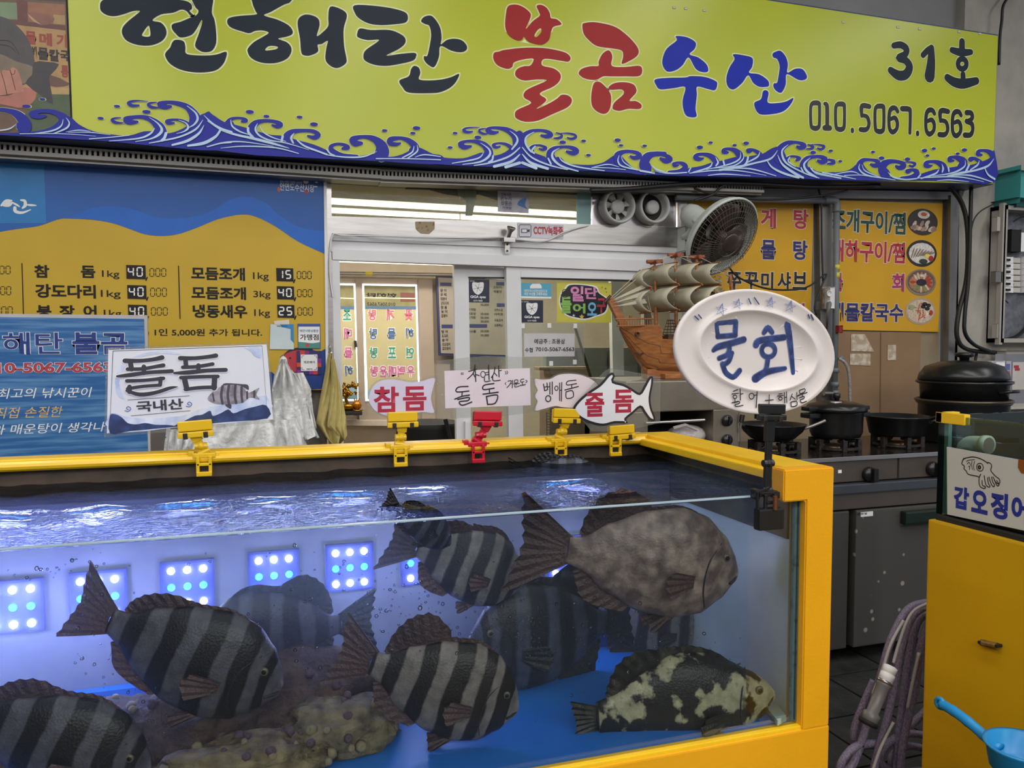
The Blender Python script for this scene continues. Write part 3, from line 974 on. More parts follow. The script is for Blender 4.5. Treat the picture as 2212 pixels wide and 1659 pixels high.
# ---- waves along the bottom of the sign
SA, SB = 2212 / 500.0, 2212 / 420.0
WAVES = [
 (0, 200, SA, [(-200, 395), (-200, 370), (0, 390), (300, 380), (480, 340), (560, 280), (600, 230), (680, 240), (760, 310), (900, 375), (1080, 405), (1240, 415), (1380, 375), (1500, 380), (1590, 395), (1700, 370), (1830, 300), (1900, 230), (2000, 200), (2140, 285), (2230, 290), (2230, 558), (1000, 468)],
  [([(1870, 330), (1865, 240), (1800, 150), (1700, 108), (1600, 98), (1530, 120), (1580, 143), (1635, 138)], [140, 110, 66, 44, 34, 58, 48, 26]),
   ([(1530, 400), (1525, 340), (1470, 280), (1390, 242), (1290, 238), (1210, 265), (1250, 288), (1315, 285)], [150, 110, 70, 44, 34, 64, 50, 26]),
   ([(1810, 330), (1790, 300), (1740, 272), (1670, 262), (1600, 278), (1610, 298), (1665, 295)], [50, 40, 26, 20, 34, 30, 18]),
   ([(235, 330), (240, 290), (180, 220), (90, 180), (0, 170), (-60, 190)], [150, 120, 90, 50, 40, 40]),
   ([(620, 330), (620, 260), (560, 210), (480, 185), (380, 185), (310, 215), (380, 235), (440, 230)], [90, 100, 60, 45, 40, 60, 50, 25]),
   ([(1420, 90), (1330, 82), (1260, 90), (1232, 110), (1270, 130), (1330, 128)], [6, 12, 24, 34, 30, 18]),
   ([(1500, 98), (1440, 105), (1420, 125), (1460, 145), (1520, 150)], [8, 18, 30, 28, 10]),
   ([(1160, 245), (1100, 250), (1075, 270), (1110, 290), (1180, 295)], [8, 18, 30, 28, 10])],
  [(1122, 136, 36, 13), (1403, 189, 48, 18), (966, 250, 36, 13), (412, 70, 36, 13), (262, 138, 52, 16)],
  [([(1790, 135), (1870, 200), (1890, 260), (1860, 310), (1810, 340)], [6, 18, 22, 16, 8]), ([(1430, 245), (1510, 300), (1550, 360), (1520, 410), (1440, 450), (1300, 475)], [4, 14, 26, 24, 14, 6]), ([(1480, 350), (1440, 400), (1330, 445), (1050, 470)], [6, 18, 16, 6]), ([(1240, 415), (1060, 435), (860, 450)], 10), ([(1590, 395), (1575, 440), (1550, 465)], 26), ([(1940, 270), (1870, 360), (1720, 430), (1540, 470), (1430, 490)], [4, 18, 16, 14, 8]), ([(1950, 320), (1900, 400), (1790, 470), (1650, 508)], [4, 22, 26, 18]), ([(2110, 365), (2060, 430), (1950, 490), (1800, 515)], [10, 24, 30, 20]), ([(2212, 485), (2100, 495), (1980, 525)], 10), ([(1950, 225), (2040, 310), (2130, 360), (2212, 385)], [4, 20, 24, 24]), ([(1710, 270), (1780, 300), (1800, 345), (1760, 380), (1690, 400)], [4, 12, 20, 12, 4]), ([(640, 250), (670, 300), (640, 350), (520, 400)], [4, 14, 18, 10]), ([(612, 265), (590, 330), (500, 375), (330, 400)], [4, 14, 16, 6]), ([(640, 385), (760, 368), (870, 378)], [4, 12, 4]), ([(660, 390), (860, 388), (1060, 412)], [4, 10, 4]), ([(200, 402), (600, 402), (920, 425)], [8, 8, 4]), ([(160, 315), (100, 355), (0, 372)], [4, 14, 12])]),
 (450, 220, SA, [(-20, 105), (80, 165), (150, 200), (240, 220), (370, 255), (480, 290), (600, 320), (720, 330), (850, 370), (1000, 410), (1130, 465), (1200, 500), (1400, 525), (1600, 500), (1720, 530), (1850, 505), (1980, 440), (2060, 460), (2140, 500), (2230, 520), (2230, 600), (1600, 568), (-20, 456)],
  [([(200, 260), (190, 210), (220, 170), (280, 158), (340, 165), (365, 185), (320, 192)], [90, 60, 34, 22, 26, 34, 22]),
   ([(430, 330), (420, 260), (460, 205), (540, 185), (630, 192), (690, 220), (660, 240), (610, 228)], [120, 90, 56, 32, 34, 50, 38, 20]),
   ([(760, 380), (760, 330), (810, 290), (900, 278), (1000, 285), (1050, 320), (1010, 345), (950, 330)], [110, 80, 50, 32, 36, 50, 42, 20]),
   ([(1420, 525), (1280, 520), (1190, 480), (1170, 435), (1220, 408), (1290, 412), (1335, 440), (1280, 450)], [30, 50, 56, 40, 24, 28, 40, 24]),
   ([(1650, 510), (1660, 470), (1640, 410), (1570, 355), (1470, 338), (1380, 365), (1400, 400), (1460, 400)], [130, 130, 100, 56, 32, 60, 60, 34]),
   ([(1962, 480), (1970, 430), (1910, 375), (1830, 350), (1740, 365), (1730, 400), (1790, 410), (1830, 400)], [100, 76, 50, 30, 50, 40, 36, 20])],
  [(397, 101, 46, 18), (556, 143, 34, 13), (871, 150, 33, 13), (1009, 219, 44, 18), (1682, 279, 31, 12), (1986, 255, 42, 17), (1951, 304, 30, 12)],
  [([(0, 190), (120, 270), (260, 320), (420, 355), (600, 400), (770, 450)], [16, 22, 22, 26, 26, 6]), ([(215, 180), (230, 240), (300, 290), (390, 320)], [6, 16, 16, 8]), ([(380, 258), (385, 300), (430, 350)], 24), ([(470, 215), (450, 270), (490, 330), (590, 375), (740, 400), (960, 465)], [4, 18, 18, 14, 12, 4]), ([(490, 235), (530, 300), (620, 350), (740, 385)], [4, 12, 12, 6]), ([(820, 305), (790, 350), (810, 400)], [4, 20, 16]), ([(710, 335), (700, 380)], 22), ([(850, 375), (920, 430), (1050, 480), (1130, 510)], [14, 18, 18, 18]), ([(0, 435), (160, 395), (340, 390), (620, 430)], [12, 14, 12, 4]), ([(120, 450), (330, 432), (640, 445), (860, 500)], [4, 12, 14, 8]), ([(120, 270), (80, 330), (0, 380)], 20), ([(1130, 460), (1160, 500), (1200, 520)], 16), ([(1140, 515), (1300, 535), (1480, 530), (1605, 480)], [10, 14, 14, 4]), ([(1960, 430), (1940, 490), (1850, 540)], [4, 14, 10]), ([(1990, 420), (1990, 480), (1900, 545)], [4, 14, 10]), ([(1600, 550), (1900, 550), (2212, 560)], 10), ([(1970, 535), (2060, 512), (2212, 530)], [4, 12, 8])]),
 (930, 240, SA, [(-20, 405), (100, 445), (300, 455), (420, 420), (490, 400), (590, 430), (700, 400), (780, 330), (800, 240), (815, 205), (845, 190), (870, 205), (900, 240), (900, 320), (960, 390), (1090, 440), (1110, 470), (1220, 440), (1300, 500), (1420, 515), (1550, 515), (1650, 490), (1740, 430), (1800, 420), (1900, 520), (2000, 570), (2230, 590), (2230, 610), (1100, 555), (-20, 506)],
  [([(830, 330), (810, 250), (740, 190), (650, 165), (570, 165), (540, 190), (590, 210), (640, 205)], [100, 80, 50, 28, 24, 44, 36, 18]),
   ([(870, 330), (885, 250), (950, 200), (1040, 187), (1110, 200), (1145, 230), (1100, 245), (1050, 235)], [80, 60, 36, 24, 30, 44, 36, 18]),
   ([(540, 450), (550, 390), (510, 330), (430, 295), (340, 292), (280, 320), (320, 348), (380, 340)], [100, 84, 60, 34, 24, 46, 44, 22]),
   ([(770, 370), (750, 340), (700, 315), (640, 310), (595, 330), (620, 350), (660, 342)], [40, 34, 22, 16, 30, 24, 14]),
   ([(960, 390), (950, 360), (980, 335), (1040, 330), (1095, 355), (1070, 372), (1030, 362)], [50, 30, 20, 16, 30, 24, 12]),
   ([(1150, 470), (1140, 410), (1180, 365), (1260, 345), (1340, 352), (1390, 385), (1350, 405), (1295, 390)], [90, 76, 46, 24, 32, 50, 40, 22]),
   ([(1790, 480), (1780, 430), (1830, 395), (1900, 388), (1970, 405), (1990, 435), (1940, 450), (1900, 435)], [90, 66, 36, 26, 34, 44, 34, 18]),
   ([(2050, 545), (2030, 510), (2060, 440), (2140, 412), (2230, 412)], [110, 90, 66, 40, 36]),
   ([(465, 160), (390, 160), (330, 170), (310, 190), (350, 205), (395, 200)], [6, 10, 18, 26, 24, 14]),
   ([(520, 170), (470, 180), (460, 200), (500, 220), (540, 222)], [8, 16, 22, 20, 8]),
   ([(1190, 210), (1240, 225), (1245, 250), (1210, 262), (1170, 262)], [8, 16, 24, 20, 8]),
   ([(1240, 215), (1310, 215), (1370, 230), (1380, 255), (1340, 268), (1300, 258)], [6, 12, 18, 24, 20, 12])],
  [(230, 215, 28, 11), (447, 256, 38, 16), (182, 352, 28, 11), (1255, 302, 36, 15), (1455, 289, 26, 11), (1501, 425, 26, 11), (1779, 282, 34, 15), (1811, 332, 26, 10), (2036, 336, 26, 10)],
  [([(750, 195), (810, 245), (820, 300), (770, 370)], [4, 14, 20, 14]), ([(980, 205), (910, 250), (900, 310), (940, 380), (980, 410)], [4, 14, 20, 18, 10]), ([(845, 355), (740, 440), (560, 500), (410, 525)], [10, 16, 14, 8]), ([(845, 420), (760, 490), (600, 535)], [10, 24, 24]), ([(845, 500), (710, 540)], 26), ([(870, 355), (960, 450), (1120, 520), (1300, 565)], [10, 16, 14, 8]), ([(870, 420), (950, 500), (1110, 555)], [10, 24, 24]), ([(870, 500), (1000, 550)], 26), ([(470, 310), (550, 370), (555, 430), (470, 490), (300, 515)], [4, 16, 22, 16, 6]), ([(500, 400), (440, 460), (200, 505)], [4, 14, 8]), ([(590, 435), (580, 475), (550, 495)], 18), ([(1220, 360), (1160, 400), (1160, 460), (1240, 530), (1400, 580)], [4, 16, 24, 18, 10]), ([(1210, 430), (1260, 490), (1400, 540), (1650, 575)], [4, 14, 14, 8]), ([(1115, 460), (1140, 510)], 16), ([(990, 345), (960, 380), (980, 410)], 14), ([(1790, 430), (1780, 490), (1840, 540), (2100, 590)], [4, 14, 14, 8]), ([(1810, 440), (1840, 500), (1960, 570)], [4, 10, 8]), ([(1530, 545), (1680, 515), (1790, 540)], [4, 10, 4]), ([(1530, 545), (1700, 550), (1850, 565)], 7), ([(2100, 520), (2140, 560), (2212, 585)], [4, 14, 12])]),
 (1380, 270, SB, [(-20, 515), (60, 560), (200, 545), (300, 548), (440, 535), (560, 495), (700, 470), (820, 430), (930, 410), (1080, 370), (1200, 365), (1300, 350), (1400, 330), (1500, 270), (1600, 250), (1650, 330), (1700, 440), (1820, 490), (1900, 480), (1980, 530), (2100, 545), (2230, 545), (2230, 622), (1500, 602), (-20, 566)],
  [([(90, 510), (62, 470), (70, 400), (140, 345), (240, 340), (320, 360), (345, 395), (290, 410), (235, 385)], [90, 106, 90, 52, 30, 38, 60, 54, 26]),
   ([(330, 540), (450, 535), (520, 490), (500, 450), (440, 430), (380, 445), (400, 465), (440, 462)], [30, 50, 56, 44, 22, 26, 34, 18]),
   ([(860, 460), (860, 410), (800, 355), (720, 335), (650, 345), (630, 375), (680, 392), (720, 385)], [100, 76, 50, 30, 34, 44, 38, 20]),
   ([(1130, 430), (1140, 360), (1090, 300), (1020, 275), (960, 285), (950, 310), (1000, 318)], [120, 90, 54, 28, 34, 40, 24]),
   ([(1370, 370), (1360, 330), (1310, 295), (1260, 280), (1220, 290), (1240, 310), (1270, 305)], [70, 46, 30, 20, 26, 28, 16]),
   ([(1580, 380), (1600, 280), (1680, 215), (1770, 200), (1840, 215), (1870, 245), (1820, 262), (1785, 248)], [120, 84, 54, 26, 34, 50, 40, 22]),
   ([(1680, 420), (1670, 390), (1710, 362), (1770, 362), (1815, 385), (1780, 405)], [50, 30, 20, 20, 34, 26]),
   ([(1880, 540), (1860, 460), (1900, 390), (1980, 365), (2060, 365), (2110, 400), (2070, 425), (2020, 410)], [100, 86, 54, 30, 34, 56, 44, 22]),
   ([(1905, 225), (1960, 245), (1960, 270), (1890, 275)], [8, 24, 24, 8]), ([(1950, 225), (2040, 228), (2095, 250), (2060, 280), (2015, 265)], [6, 14, 26, 24, 12]), ([(2140, 390), (2200, 410), (2200, 435), (2130, 440)], [8, 24, 24, 8])],
  [(55, 242, 28, 12), (682, 259, 38, 18), (804, 205, 26, 12), (1076, 235, 26, 12), (1207, 212, 36, 16), (1967, 318, 34, 16), (2168, 298, 24, 12)],
  [([(130, 465), (200, 530), (350, 555), (530, 545)], [4, 16, 14, 12]), ([(575, 495), (550, 540)], 14), ([(820, 435), (780, 490), (600, 545)], [10, 16, 12]), ([(855, 370), (885, 430), (860, 470)], [4, 20, 14]), ([(945, 415), (955, 455)], 20), ([(1140, 310), (1130, 390), (1020, 450), (750, 515)], [4, 14, 14, 4]), ([(1160, 310), (1170, 390), (1060, 470), (800, 500)], [4, 12, 12, 6]), ([(1225, 370), (1210, 430), (1180, 470)], 22), ([(1360, 310), (1330, 370), (1220, 430)], [4, 16, 12]), ([(1560, 295), (1480, 390), (1300, 440), (1080, 490), (900, 520)], [4, 18, 16, 24, 20]), ([(1440, 410), (1500, 490), (1640, 560), (1800, 605)], [10, 18, 22, 20]), ([(1560, 350), (1620, 460), (1760, 560), (1850, 605)], [6, 22, 28, 22]), ([(1680, 230), (1610, 300), (1630, 400), (1700, 470), (1880, 560), (2030, 610)], [4, 18, 24, 16, 14, 8]), ([(1700, 370), (1680, 420), (1760, 480)], [8, 16, 6]), ([(1930, 380), (1860, 450), (1890, 530), (2000, 600)], [4, 20, 24, 16]), ([(1915, 460), (1980, 540), (2212, 600)], [4, 16, 12]), ([(1825, 495), (1855, 550)], 16), ([(0, 530), (160, 555)], 14), ([(560, 555), (820, 525), (1100, 525), (1430, 580)], [10, 12, 12, 4]), ([(1000, 505), (1250, 505), (1540, 585)], [4, 14, 8]), ([(770, 580), (950, 565), (1250, 585)], [6, 12, 4])]),
 (1750, 270, SB, [(-20, 480), (60, 530), (200, 545), (380, 530), (470, 490), (560, 420), (640, 520), (760, 580), (860, 590), (960, 600), (1100, 600), (1230, 565), (1400, 510), (1560, 490), (1690, 470), (1800, 460), (1940, 420), (2040, 370), (2060, 310), (2085, 320), (2080, 656), (1500, 636), (-20, 618)],
  [([(560, 520), (550, 460), (590, 405), (670, 398), (740, 410), (765, 445), (720, 465), (675, 450)], [100, 76, 40, 24, 32, 48, 40, 20]),
   ([(850, 560), (810, 520), (820, 460), (890, 420), (980, 420), (1045, 445), (1050, 475), (1000, 490), (960, 470)], [90, 96, 80, 44, 30, 42, 50, 40, 20]),
   ([(1020, 610), (1130, 600), (1200, 560), (1190, 525), (1130, 510), (1080, 525), (1100, 540), (1130, 535)], [30, 44, 52, 40, 20, 26, 28, 14]),
   ([(1510, 540), (1500, 480), (1450, 435), (1380, 418), (1310, 430), (1295, 460), (1340, 472), (1370, 465)], [90, 74, 44, 26, 32, 38, 32, 16]),
   ([(1710, 500), (1730, 430), (1680, 385), (1620, 368), (1570, 380), (1570, 405), (1615, 410)], [110, 84, 50, 26, 32, 34, 20]),
   ([(1920, 440), (1900, 410), (1860, 385), (1820, 375), (1795, 390), (1815, 405), (1840, 400)], [60, 36, 24, 18, 24, 26, 12]),
   ([(2062, 400), (2052, 340), (2010, 305), (1950, 292), (1900, 305), (1890, 335), (1935, 345)], [50, 54, 36, 22, 34, 36, 20]),
   ([(190, 400), (250, 415), (255, 440), (180, 448)], [8, 24, 24, 8]), ([(1060, 425), (1130, 425), (1180, 445), (1150, 475), (1110, 462)], [6, 14, 24, 22, 12])],
  [(218, 298, 24, 11), (327, 416, 24, 11), (700, 311, 24, 11), (796, 381, 34, 16), (1091, 393, 32, 16), (1284, 295, 32, 16), (1388, 272, 24, 11), (1317, 352, 24, 11), (1660, 331, 24, 11), (1736, 289, 32, 15)],
  [([(120, 545), (300, 580), (500, 620)], [12, 14, 6]), ([(0, 500), (60, 560), (330, 610)], 14), ([(545, 450), (540, 510), (640, 580), (950, 630)], [4, 16, 14, 6]), ([(570, 460), (610, 530), (780, 600)], [4, 12, 8]), ([(220, 575), (440, 535), (540, 565)], [4, 12, 4]), ([(370, 580), (560, 575), (680, 595)], 8), ([(865, 545), (930, 600), (1060, 625), (1190, 615)], [4, 16, 12, 12]), ([(1235, 570), (1200, 610)], 14), ([(1440, 515), (1400, 560), (1240, 615)], [10, 16, 12]), ([(1475, 450), (1490, 500), (1480, 540)], [4, 20, 14]), ([(1550, 490), (1555, 530)], 18), ([(1740, 410), (1730, 480), (1600, 550), (1370, 585)], [4, 14, 14, 4]), ([(1785, 460), (1750, 530)], 20), ([(1900, 410), (1880, 460), (1800, 515)], [4, 16, 10]), ([(2065, 390), (2000, 470), (1860, 520), (1700, 550), (1540, 590)], [4, 18, 16, 20, 16]), ([(1960, 490), (2000, 570), (2075, 620)], [8, 16, 18]), ([(1200, 610), (1480, 595), (1700, 600), (1950, 650)], [8, 12, 12, 4]), ([(1600, 580), (1800, 580), (2050, 655)], [4, 14, 8]), ([(1420, 640), (1560, 630), (1780, 650)], [4, 10, 4])]),
]
wk = 0
for ox, oy, sc, base, curls, drops, lines in WAVES:
    dr = [([(x - rx * 0.55, y - 1), (x, y), (x + rx * 0.55, y + 1)], [ry * 1.5, ry * 2, ry * 1.5]) for x, y, rx, ry in drops]
    big = [(p, [q + 12 for q in (ww if isinstance(ww, (list, tuple)) else [ww] * len(p))]) for p, ww in curls + dr]
    wk += 1
    for i, e in enumerate(big):
        strokes('wave_edge', [e], FS, M_signw, sg, n0 + 0.0002 + 0.00012 * i, 5, True, ox, oy, sc)
    shape('wave_band', [px_out(FS, base, ox, oy, sc, 3)], FS, M_wave, sg, n0 + 0.0028 + 0.0003 * wk, 0, 0.0001)
    for i, e in enumerate(curls + dr):
        strokes('wave_curl' if i < len(curls) else 'wave_drop', [e], FS, M_wave, sg, n0 + 0.0046 + 0.00012 * i, 5, True, ox, oy, sc)
    for i, e in enumerate(lines):
        strokes('wave_line', [e], FS, M_wavel, sg, n0 + 0.0074 + 0.00012 * i, 5, True, ox, oy, sc)

# ---- illustrated panel at the left end of the sign
S6 = 1106 / 200.0
def art(pts, c, n, sm=3, name='picture_shape', rough=0.45):
    return shape(name, [px_out(FS, pts, 0, 0, S6, sm)], FS, mat('art_' + c, c, rough, var=0.12, scale=20), sg, n0 + n, 0, 0.0001)
art([(-330, -120), (788, -120), (860, 1420), (860, 1600), (-330, 1590)], '#6b5140', 0.0002, 0)
art([(-330, -120), (788, -120), (790, 30), (-330, -40)], '#4a3a38', 0.0004, 0)
art([(-330, 20), (205, 40), (215, 240), (-330, 215)], '#7b9070', 0.0005, 0)
art([(205, -20), (330, 20), (335, 320), (215, 300)], '#6a3c38', 0.0006, 0)
art([(335, 30), (780, 60), (785, 310), (340, 280)], '#96644a', 0.0006, 0)
art([(640, 180), (782, 190), (784, 300), (640, 290)], '#a88a58', 0.0007, 0)
art([(330, 160), (480, 160), (645, 215), (635, 270), (560, 305), (470, 295), (390, 240)], '#8a5a4c', 0.0009)
art([(335, 170), (480, 290), (505, 305), (400, 260)], '#b99a72', 0.0011, 2)
art([(-330, 240), (100, 245), (785, 310), (786, 365), (160, 290), (-330, 290)], '#6a3f3c', 0.0008, 0)
art([(-330, 290), (170, 300), (787, 370), (835, 1000), (830, 1130), (-330, 1120)], '#b38c5c', 0.0007, 0)
art([(430, 1120), (860, 1140), (860, 1600), (200, 1590)], '#4c5a40', 0.0009, 0)
art([(600, 900), (830, 1000), (760, 1040), (600, 1030)], '#6a4a3e', 0.0011, 2)
art([(560, 1050), (832, 1060), (832, 1135), (560, 1130)], '#b89a62', 0.0010, 0)
art([(-330, 150), (0, 200), (140, 260), (280, 390), (370, 540), (420, 740), (400, 900), (330, 1000), (150, 1040), (-330, 1050)], '#4c474a', 0.0013, 3)
art([(-330, 620), (0, 650), (200, 740), (390, 800), (385, 900), (320, 1000), (-330, 1010)], '#80705e', 0.0014, 3)
art([(410, 750), (560, 745), (710, 775), (620, 890), (590, 960), (640, 1250), (500, 1150), (310, 1000), (390, 900)], '#3c383c', 0.0015, 2)
art([(-330, 860), (0, 870), (40, 840), (110, 850), (150, 815), (200, 830), (240, 900), (280, 1060), (240, 1110), (-330, 1160)], '#b87e6c', 0.0018, 3)
art([(-330, 1150), (100, 1150), (300, 1050), (430, 1110), (420, 1200), (330, 1280), (220, 1295), (60, 1260), (-330, 1220)], '#b06e60', 0.0017, 3)
strokes('picture_line', [([(20, 870), (60, 1000), (90, 1140)], 8), ([(125, 840), (160, 960), (190, 1080)], 8), ([(135, 870), (150, 895), (180, 885), (185, 845)], 7), ([(-10, 490), (110, 495), (180, 560), (235, 660)], 7), ([(0, 540), (120, 560), (200, 640)], 6)], FS, mat('art_line', '#3a2a26', 0.5), sg, n0 + 0.0021, 4, True, 0, 0, S6)
for s_, bx, c in (('물', (56, 96, 79, 70), '#9c4a3c'), ('메', (86, 99, 113, 74), '#9c4a3c'), ('기', (123, 102, 145, 76), '#9c4a3c'), ('해', (68, 128, 80, 102), '#33302c'), ('물', (83, 130, 105, 105), '#33302c'), ('칼', (107, 133, 129, 109), '#33302c'), ('국', (131, 132, 149, 111), '#33302c'), ('통', (133, 168, 149, 143), '#9c4a3c')):
    txt(s_, FS, bx, mat('art_' + c, c, 0.5), sg, 0.045, n0 + 0.0011, 'picture_letter')
MB().prism(FS, ccw([FS.uv(*p) for p in ((142, -20), (146, -20), (157, 262), (153, 262))]), 0.003, 0.003).build('divider', M_dark, sg)

# ---- slotted cable duct under the sign
YR = 3.60
FR_ = YF(YR)
M_duct = mat('grey_duct_plastic', '#a3a09c', 0.5, var=0.1, scale=6)


def duct(label, t0, t1, b0, b1, nslot, sw):
    """px corners: top left, top right, bottom left, bottom right"""
    T0, T1, B0, B1 = (FR_.uv(*p) for p in (t0, t1, b0, b1))
    d = thing('cable_duct', label, 'cable duct', tuple(FR_.w(*((B0 + B1) / 2))))
    f = lambda s, h: T0.lerp(T1, s) * h + B0.lerp(B1, s) * (1 - h)
    MB().prism(FR_, ccw([f(0, 0.0), f(1, 0.0), f(1, 1), f(0, 1)]), 0.02, -0.045).build('backing', M_dark, d)
    b = MB()
    b.prism(FR_, ccw([f(0, 0.82), f(1, 0.82), f(1, 1.0), f(0, 1.0)]), 0.02, -0.015)
    b.prism(FR_, ccw([f(0, 0.0), f(1, 0.0), f(1, 0.34), f(0, 0.34)]), 0.03, -0.015)
    for i in range(nslot + 1):
        s0, s1 = max(0, (i - (1 - sw) / 2) / nslot), min(1, (i + (1 - sw) / 2) / nslot)
        b.prism(FR_, ccw([f(s0, 0.3), f(s1, 0.3), f(s1, 0.85), f(s0, 0.85)]), 0.012, -0.009)
    b.build('slotted_face', M_duct, d)
    MB().prism(FR_, ccw([f(0, -0.25), f(1, -0.22), f(1, 0.0), f(0, 0.0)]), 0.09, -0.10).build('under_lip', M_steeld, d)


duct('wide slotted grey cable duct above the blue price board', (-40, 304), (823, 365), (-40, 331), (823, 387), 78, 0.5)
duct('fine slotted grey cable duct above the transom window', (823, 366), (1647, 401), (823, 388), (1647, 417), 118, 0.5)
# ================================================================ PRICE BOARD, BLUE BANNER, STICKERS, BAGS, TOWEL
FPB = YF(3.70)
S4 = 2212 / 720.0
def c4(x, y): return (x / S4, 330 + y / S4)
def b4(x0, y0, x1, y1):
    a, b = c4(x0, y0), c4(x1, y1)
    return (a[0], a[1], b[0], b[1])
M_py = mat('board_yellow', '#c8a531', 0.45, var=0.05, scale=3, spec=0.35)
M_pb = mat('board_blue', '#1f5fae', 0.4, c2='#1b52a4', scale=1.5, lo=0.35, hi=0.65, spec=0.4)
M_pb2 = mat('board_bright_blue', '#1462c2', 0.4, spec=0.4)
M_pb3 = mat('board_light_blue', '#2278ba', 0.4, spec=0.4)
M_pk = mat('board_black', '#1d1a18', 0.5, spec=0.3)
pb = thing('price_board', 'large blue and yellow fish price board with digit panels', 'price board', tuple(P(350, 600, 3.70)))
quad('panel', FPB, ((-120, 346), (704, 387), (709, 842), (-120, 850)), 0.03, M_py, pb, -0.03)
yt = [(-60, 540), (0, 525), (120, 505), (260, 485), (420, 435), (600, 443), (740, 465), (860, 505), (960, 540), (1070, 552), (1180, 540), (1300, 500), (1450, 440), (1600, 410), (1700, 425), (1830, 490), (1980, 590), (2158, 672)]
up = catmull([FPB.uv(*c4(*p)) for p in yt], 4, False)
top = [FPB.uv(702, 388), FPB.uv(-60, 349)]
shape('blue_sky', [up + top], FPB, M_pb, pb, 0.0006)
bc = [(480, 425), (600, 370), (740, 355), (880, 375), (1000, 415), (1100, 435), (1250, 430), (1400, 390), (1530, 310), (1650, 292), (1760, 330), (1860, 420), (1980, 490), (2090, 515), (2156, 515)]
b2 = catmull([FPB.uv(*c4(*p)) for p in bc], 4, False)
lo = catmull([FPB.uv(*c4(*p)) for p in yt[4:]], 4, False)
shape('blue_wave', [b2 + lo[::-1]], FPB, M_pb2, pb, 0.0010)
shape('light_patch', [[FPB.uv(*c4(*p)) for p in ((-200, 40), (292, 62), (308, 468), (-200, 470))]], FPB, M_pb3, pb, 0.0012)
strokes('brush_letter', [([(10, 350), (45, 325), (78, 318)], [14, 34, 12]), ([(30, 345), (60, 345), (85, 330)], [30, 30, 8]), ([(80, 330), (110, 345), (130, 358)], [10, 16, 8]), ([(140, 315), (165, 320), (168, 350), (150, 368)], [12, 20, 22, 12]), ([(170, 345), (205, 348), (240, 350)], [6, 16, 8]), ([(100, 365), (105, 390), (150, 398), (205, 378)], [22, 24, 18, 6])], FPB, WHITE, pb, 0.0020, 4, True, 0, 330, S4)
txt('안면도수산시장', FPB, b4(1858, 250, 2085, 212), WHITE, pb, 0.01, 0.0016, 'market_logo_letters')
txt('꿈꾸는 안면도 도약하는 수산시장', FPB, b4(1858, 204, 2005, 192), WHITE, pb, 0.0, 0.0016, 'market_logo_letters')
for x, y, rx, ry, c in ((2030, 193, 18, 12, '#d8cfb0'), (1850, 243, 9, 16, '#c06a40'), (2032, 262, 14, 10, '#c23a38'), (2095, 225, 14, 4, '#e6e6e6'), (2100, 197, 10, 4, '#e6e6e6')):
    p = FPB.uv(*c4(x, y))
    q = FPB.uv(*c4(x + rx, y - ry))
    shape('logo_dot', [ellipse(p, q.x - p.x, q.y - p.y, 14)], FPB, mat('dot_' + c, c), pb, 0.0018)
for x, ya, yb in ((150, 735, 1070), (1189, 752, 1100)):
    strokes('divider_line', [([(x - 4, ya), (x + 6, yb)], 7)], FPB, M_pk, pb, 0.0010, 0, True, 0, 330, S4)
for s_, bx in (('참', (228, 828, 326, 745)), ('돔', (538, 830, 632, 750)), ('모듬조개', (1270, 843, 1625, 765)), ('강도다리', (235, 962, 635, 878)), ('모듬조개', (1272, 972, 1632, 893)), ('붕', (245, 1095, 340, 1012)), ('장', (395, 1095, 495, 1012)), ('어', (555, 1095, 640, 1012)), ('냉동새우', (1280, 1095, 1640, 1012))):
    txt(s_, FPB, b4(*bx), M_pk, pb, 0.035, 0.001, 'item_name')
for s_, bx in (('1kg', (678, 837, 792, 783)), ('1kg', (1680, 852, 1783, 796)), ('1kg', (670, 970, 800, 913)), ('3kg', (1682, 972, 1795, 918)), ('1kg', (690, 1102, 805, 1043)), ('1kg', (1688, 1097, 1792, 1040))):
    txt(s_, FPB, b4(*bx), M_pk, pb, 0.008, 0.001, 'unit')
txt('(손질, 조림) 1인 5,000원 추가 됩니다.', FPB, (205, 728, 566, 711), M_pk, pb, 0.02, 0.001, 'footnote')
SEG = {'0': 'abcdef', '1': 'bc', '2': 'abged', '4': 'fgbc', '5': 'afgcd'}
def seg7(ch, x0, y0, x1, y1, m, w, n, parent, name):
    ym = (y0 + y1) / 2
    g = 0.10 * (y1 - y0)
    L = {'a': ((x0 + g, y0), (x1 - g, y0)), 'b': ((x1, y0 + g), (x1, ym - g)), 'c': ((x1, ym + g), (x1, y1 - g)), 'd': ((x0 + g, y1), (x1 - g, y1)), 'e': ((x0, ym + g), (x0, y1 - g)), 'f': ((x0, y0 + g), (x0, ym - g)), 'g': ((x0 + g, ym), (x1 - g, ym))}
    strokes(name, [(list(L[s]), w) for s in SEG[ch]], FPB, m, parent, n, 0, True, 0, 330, S4)
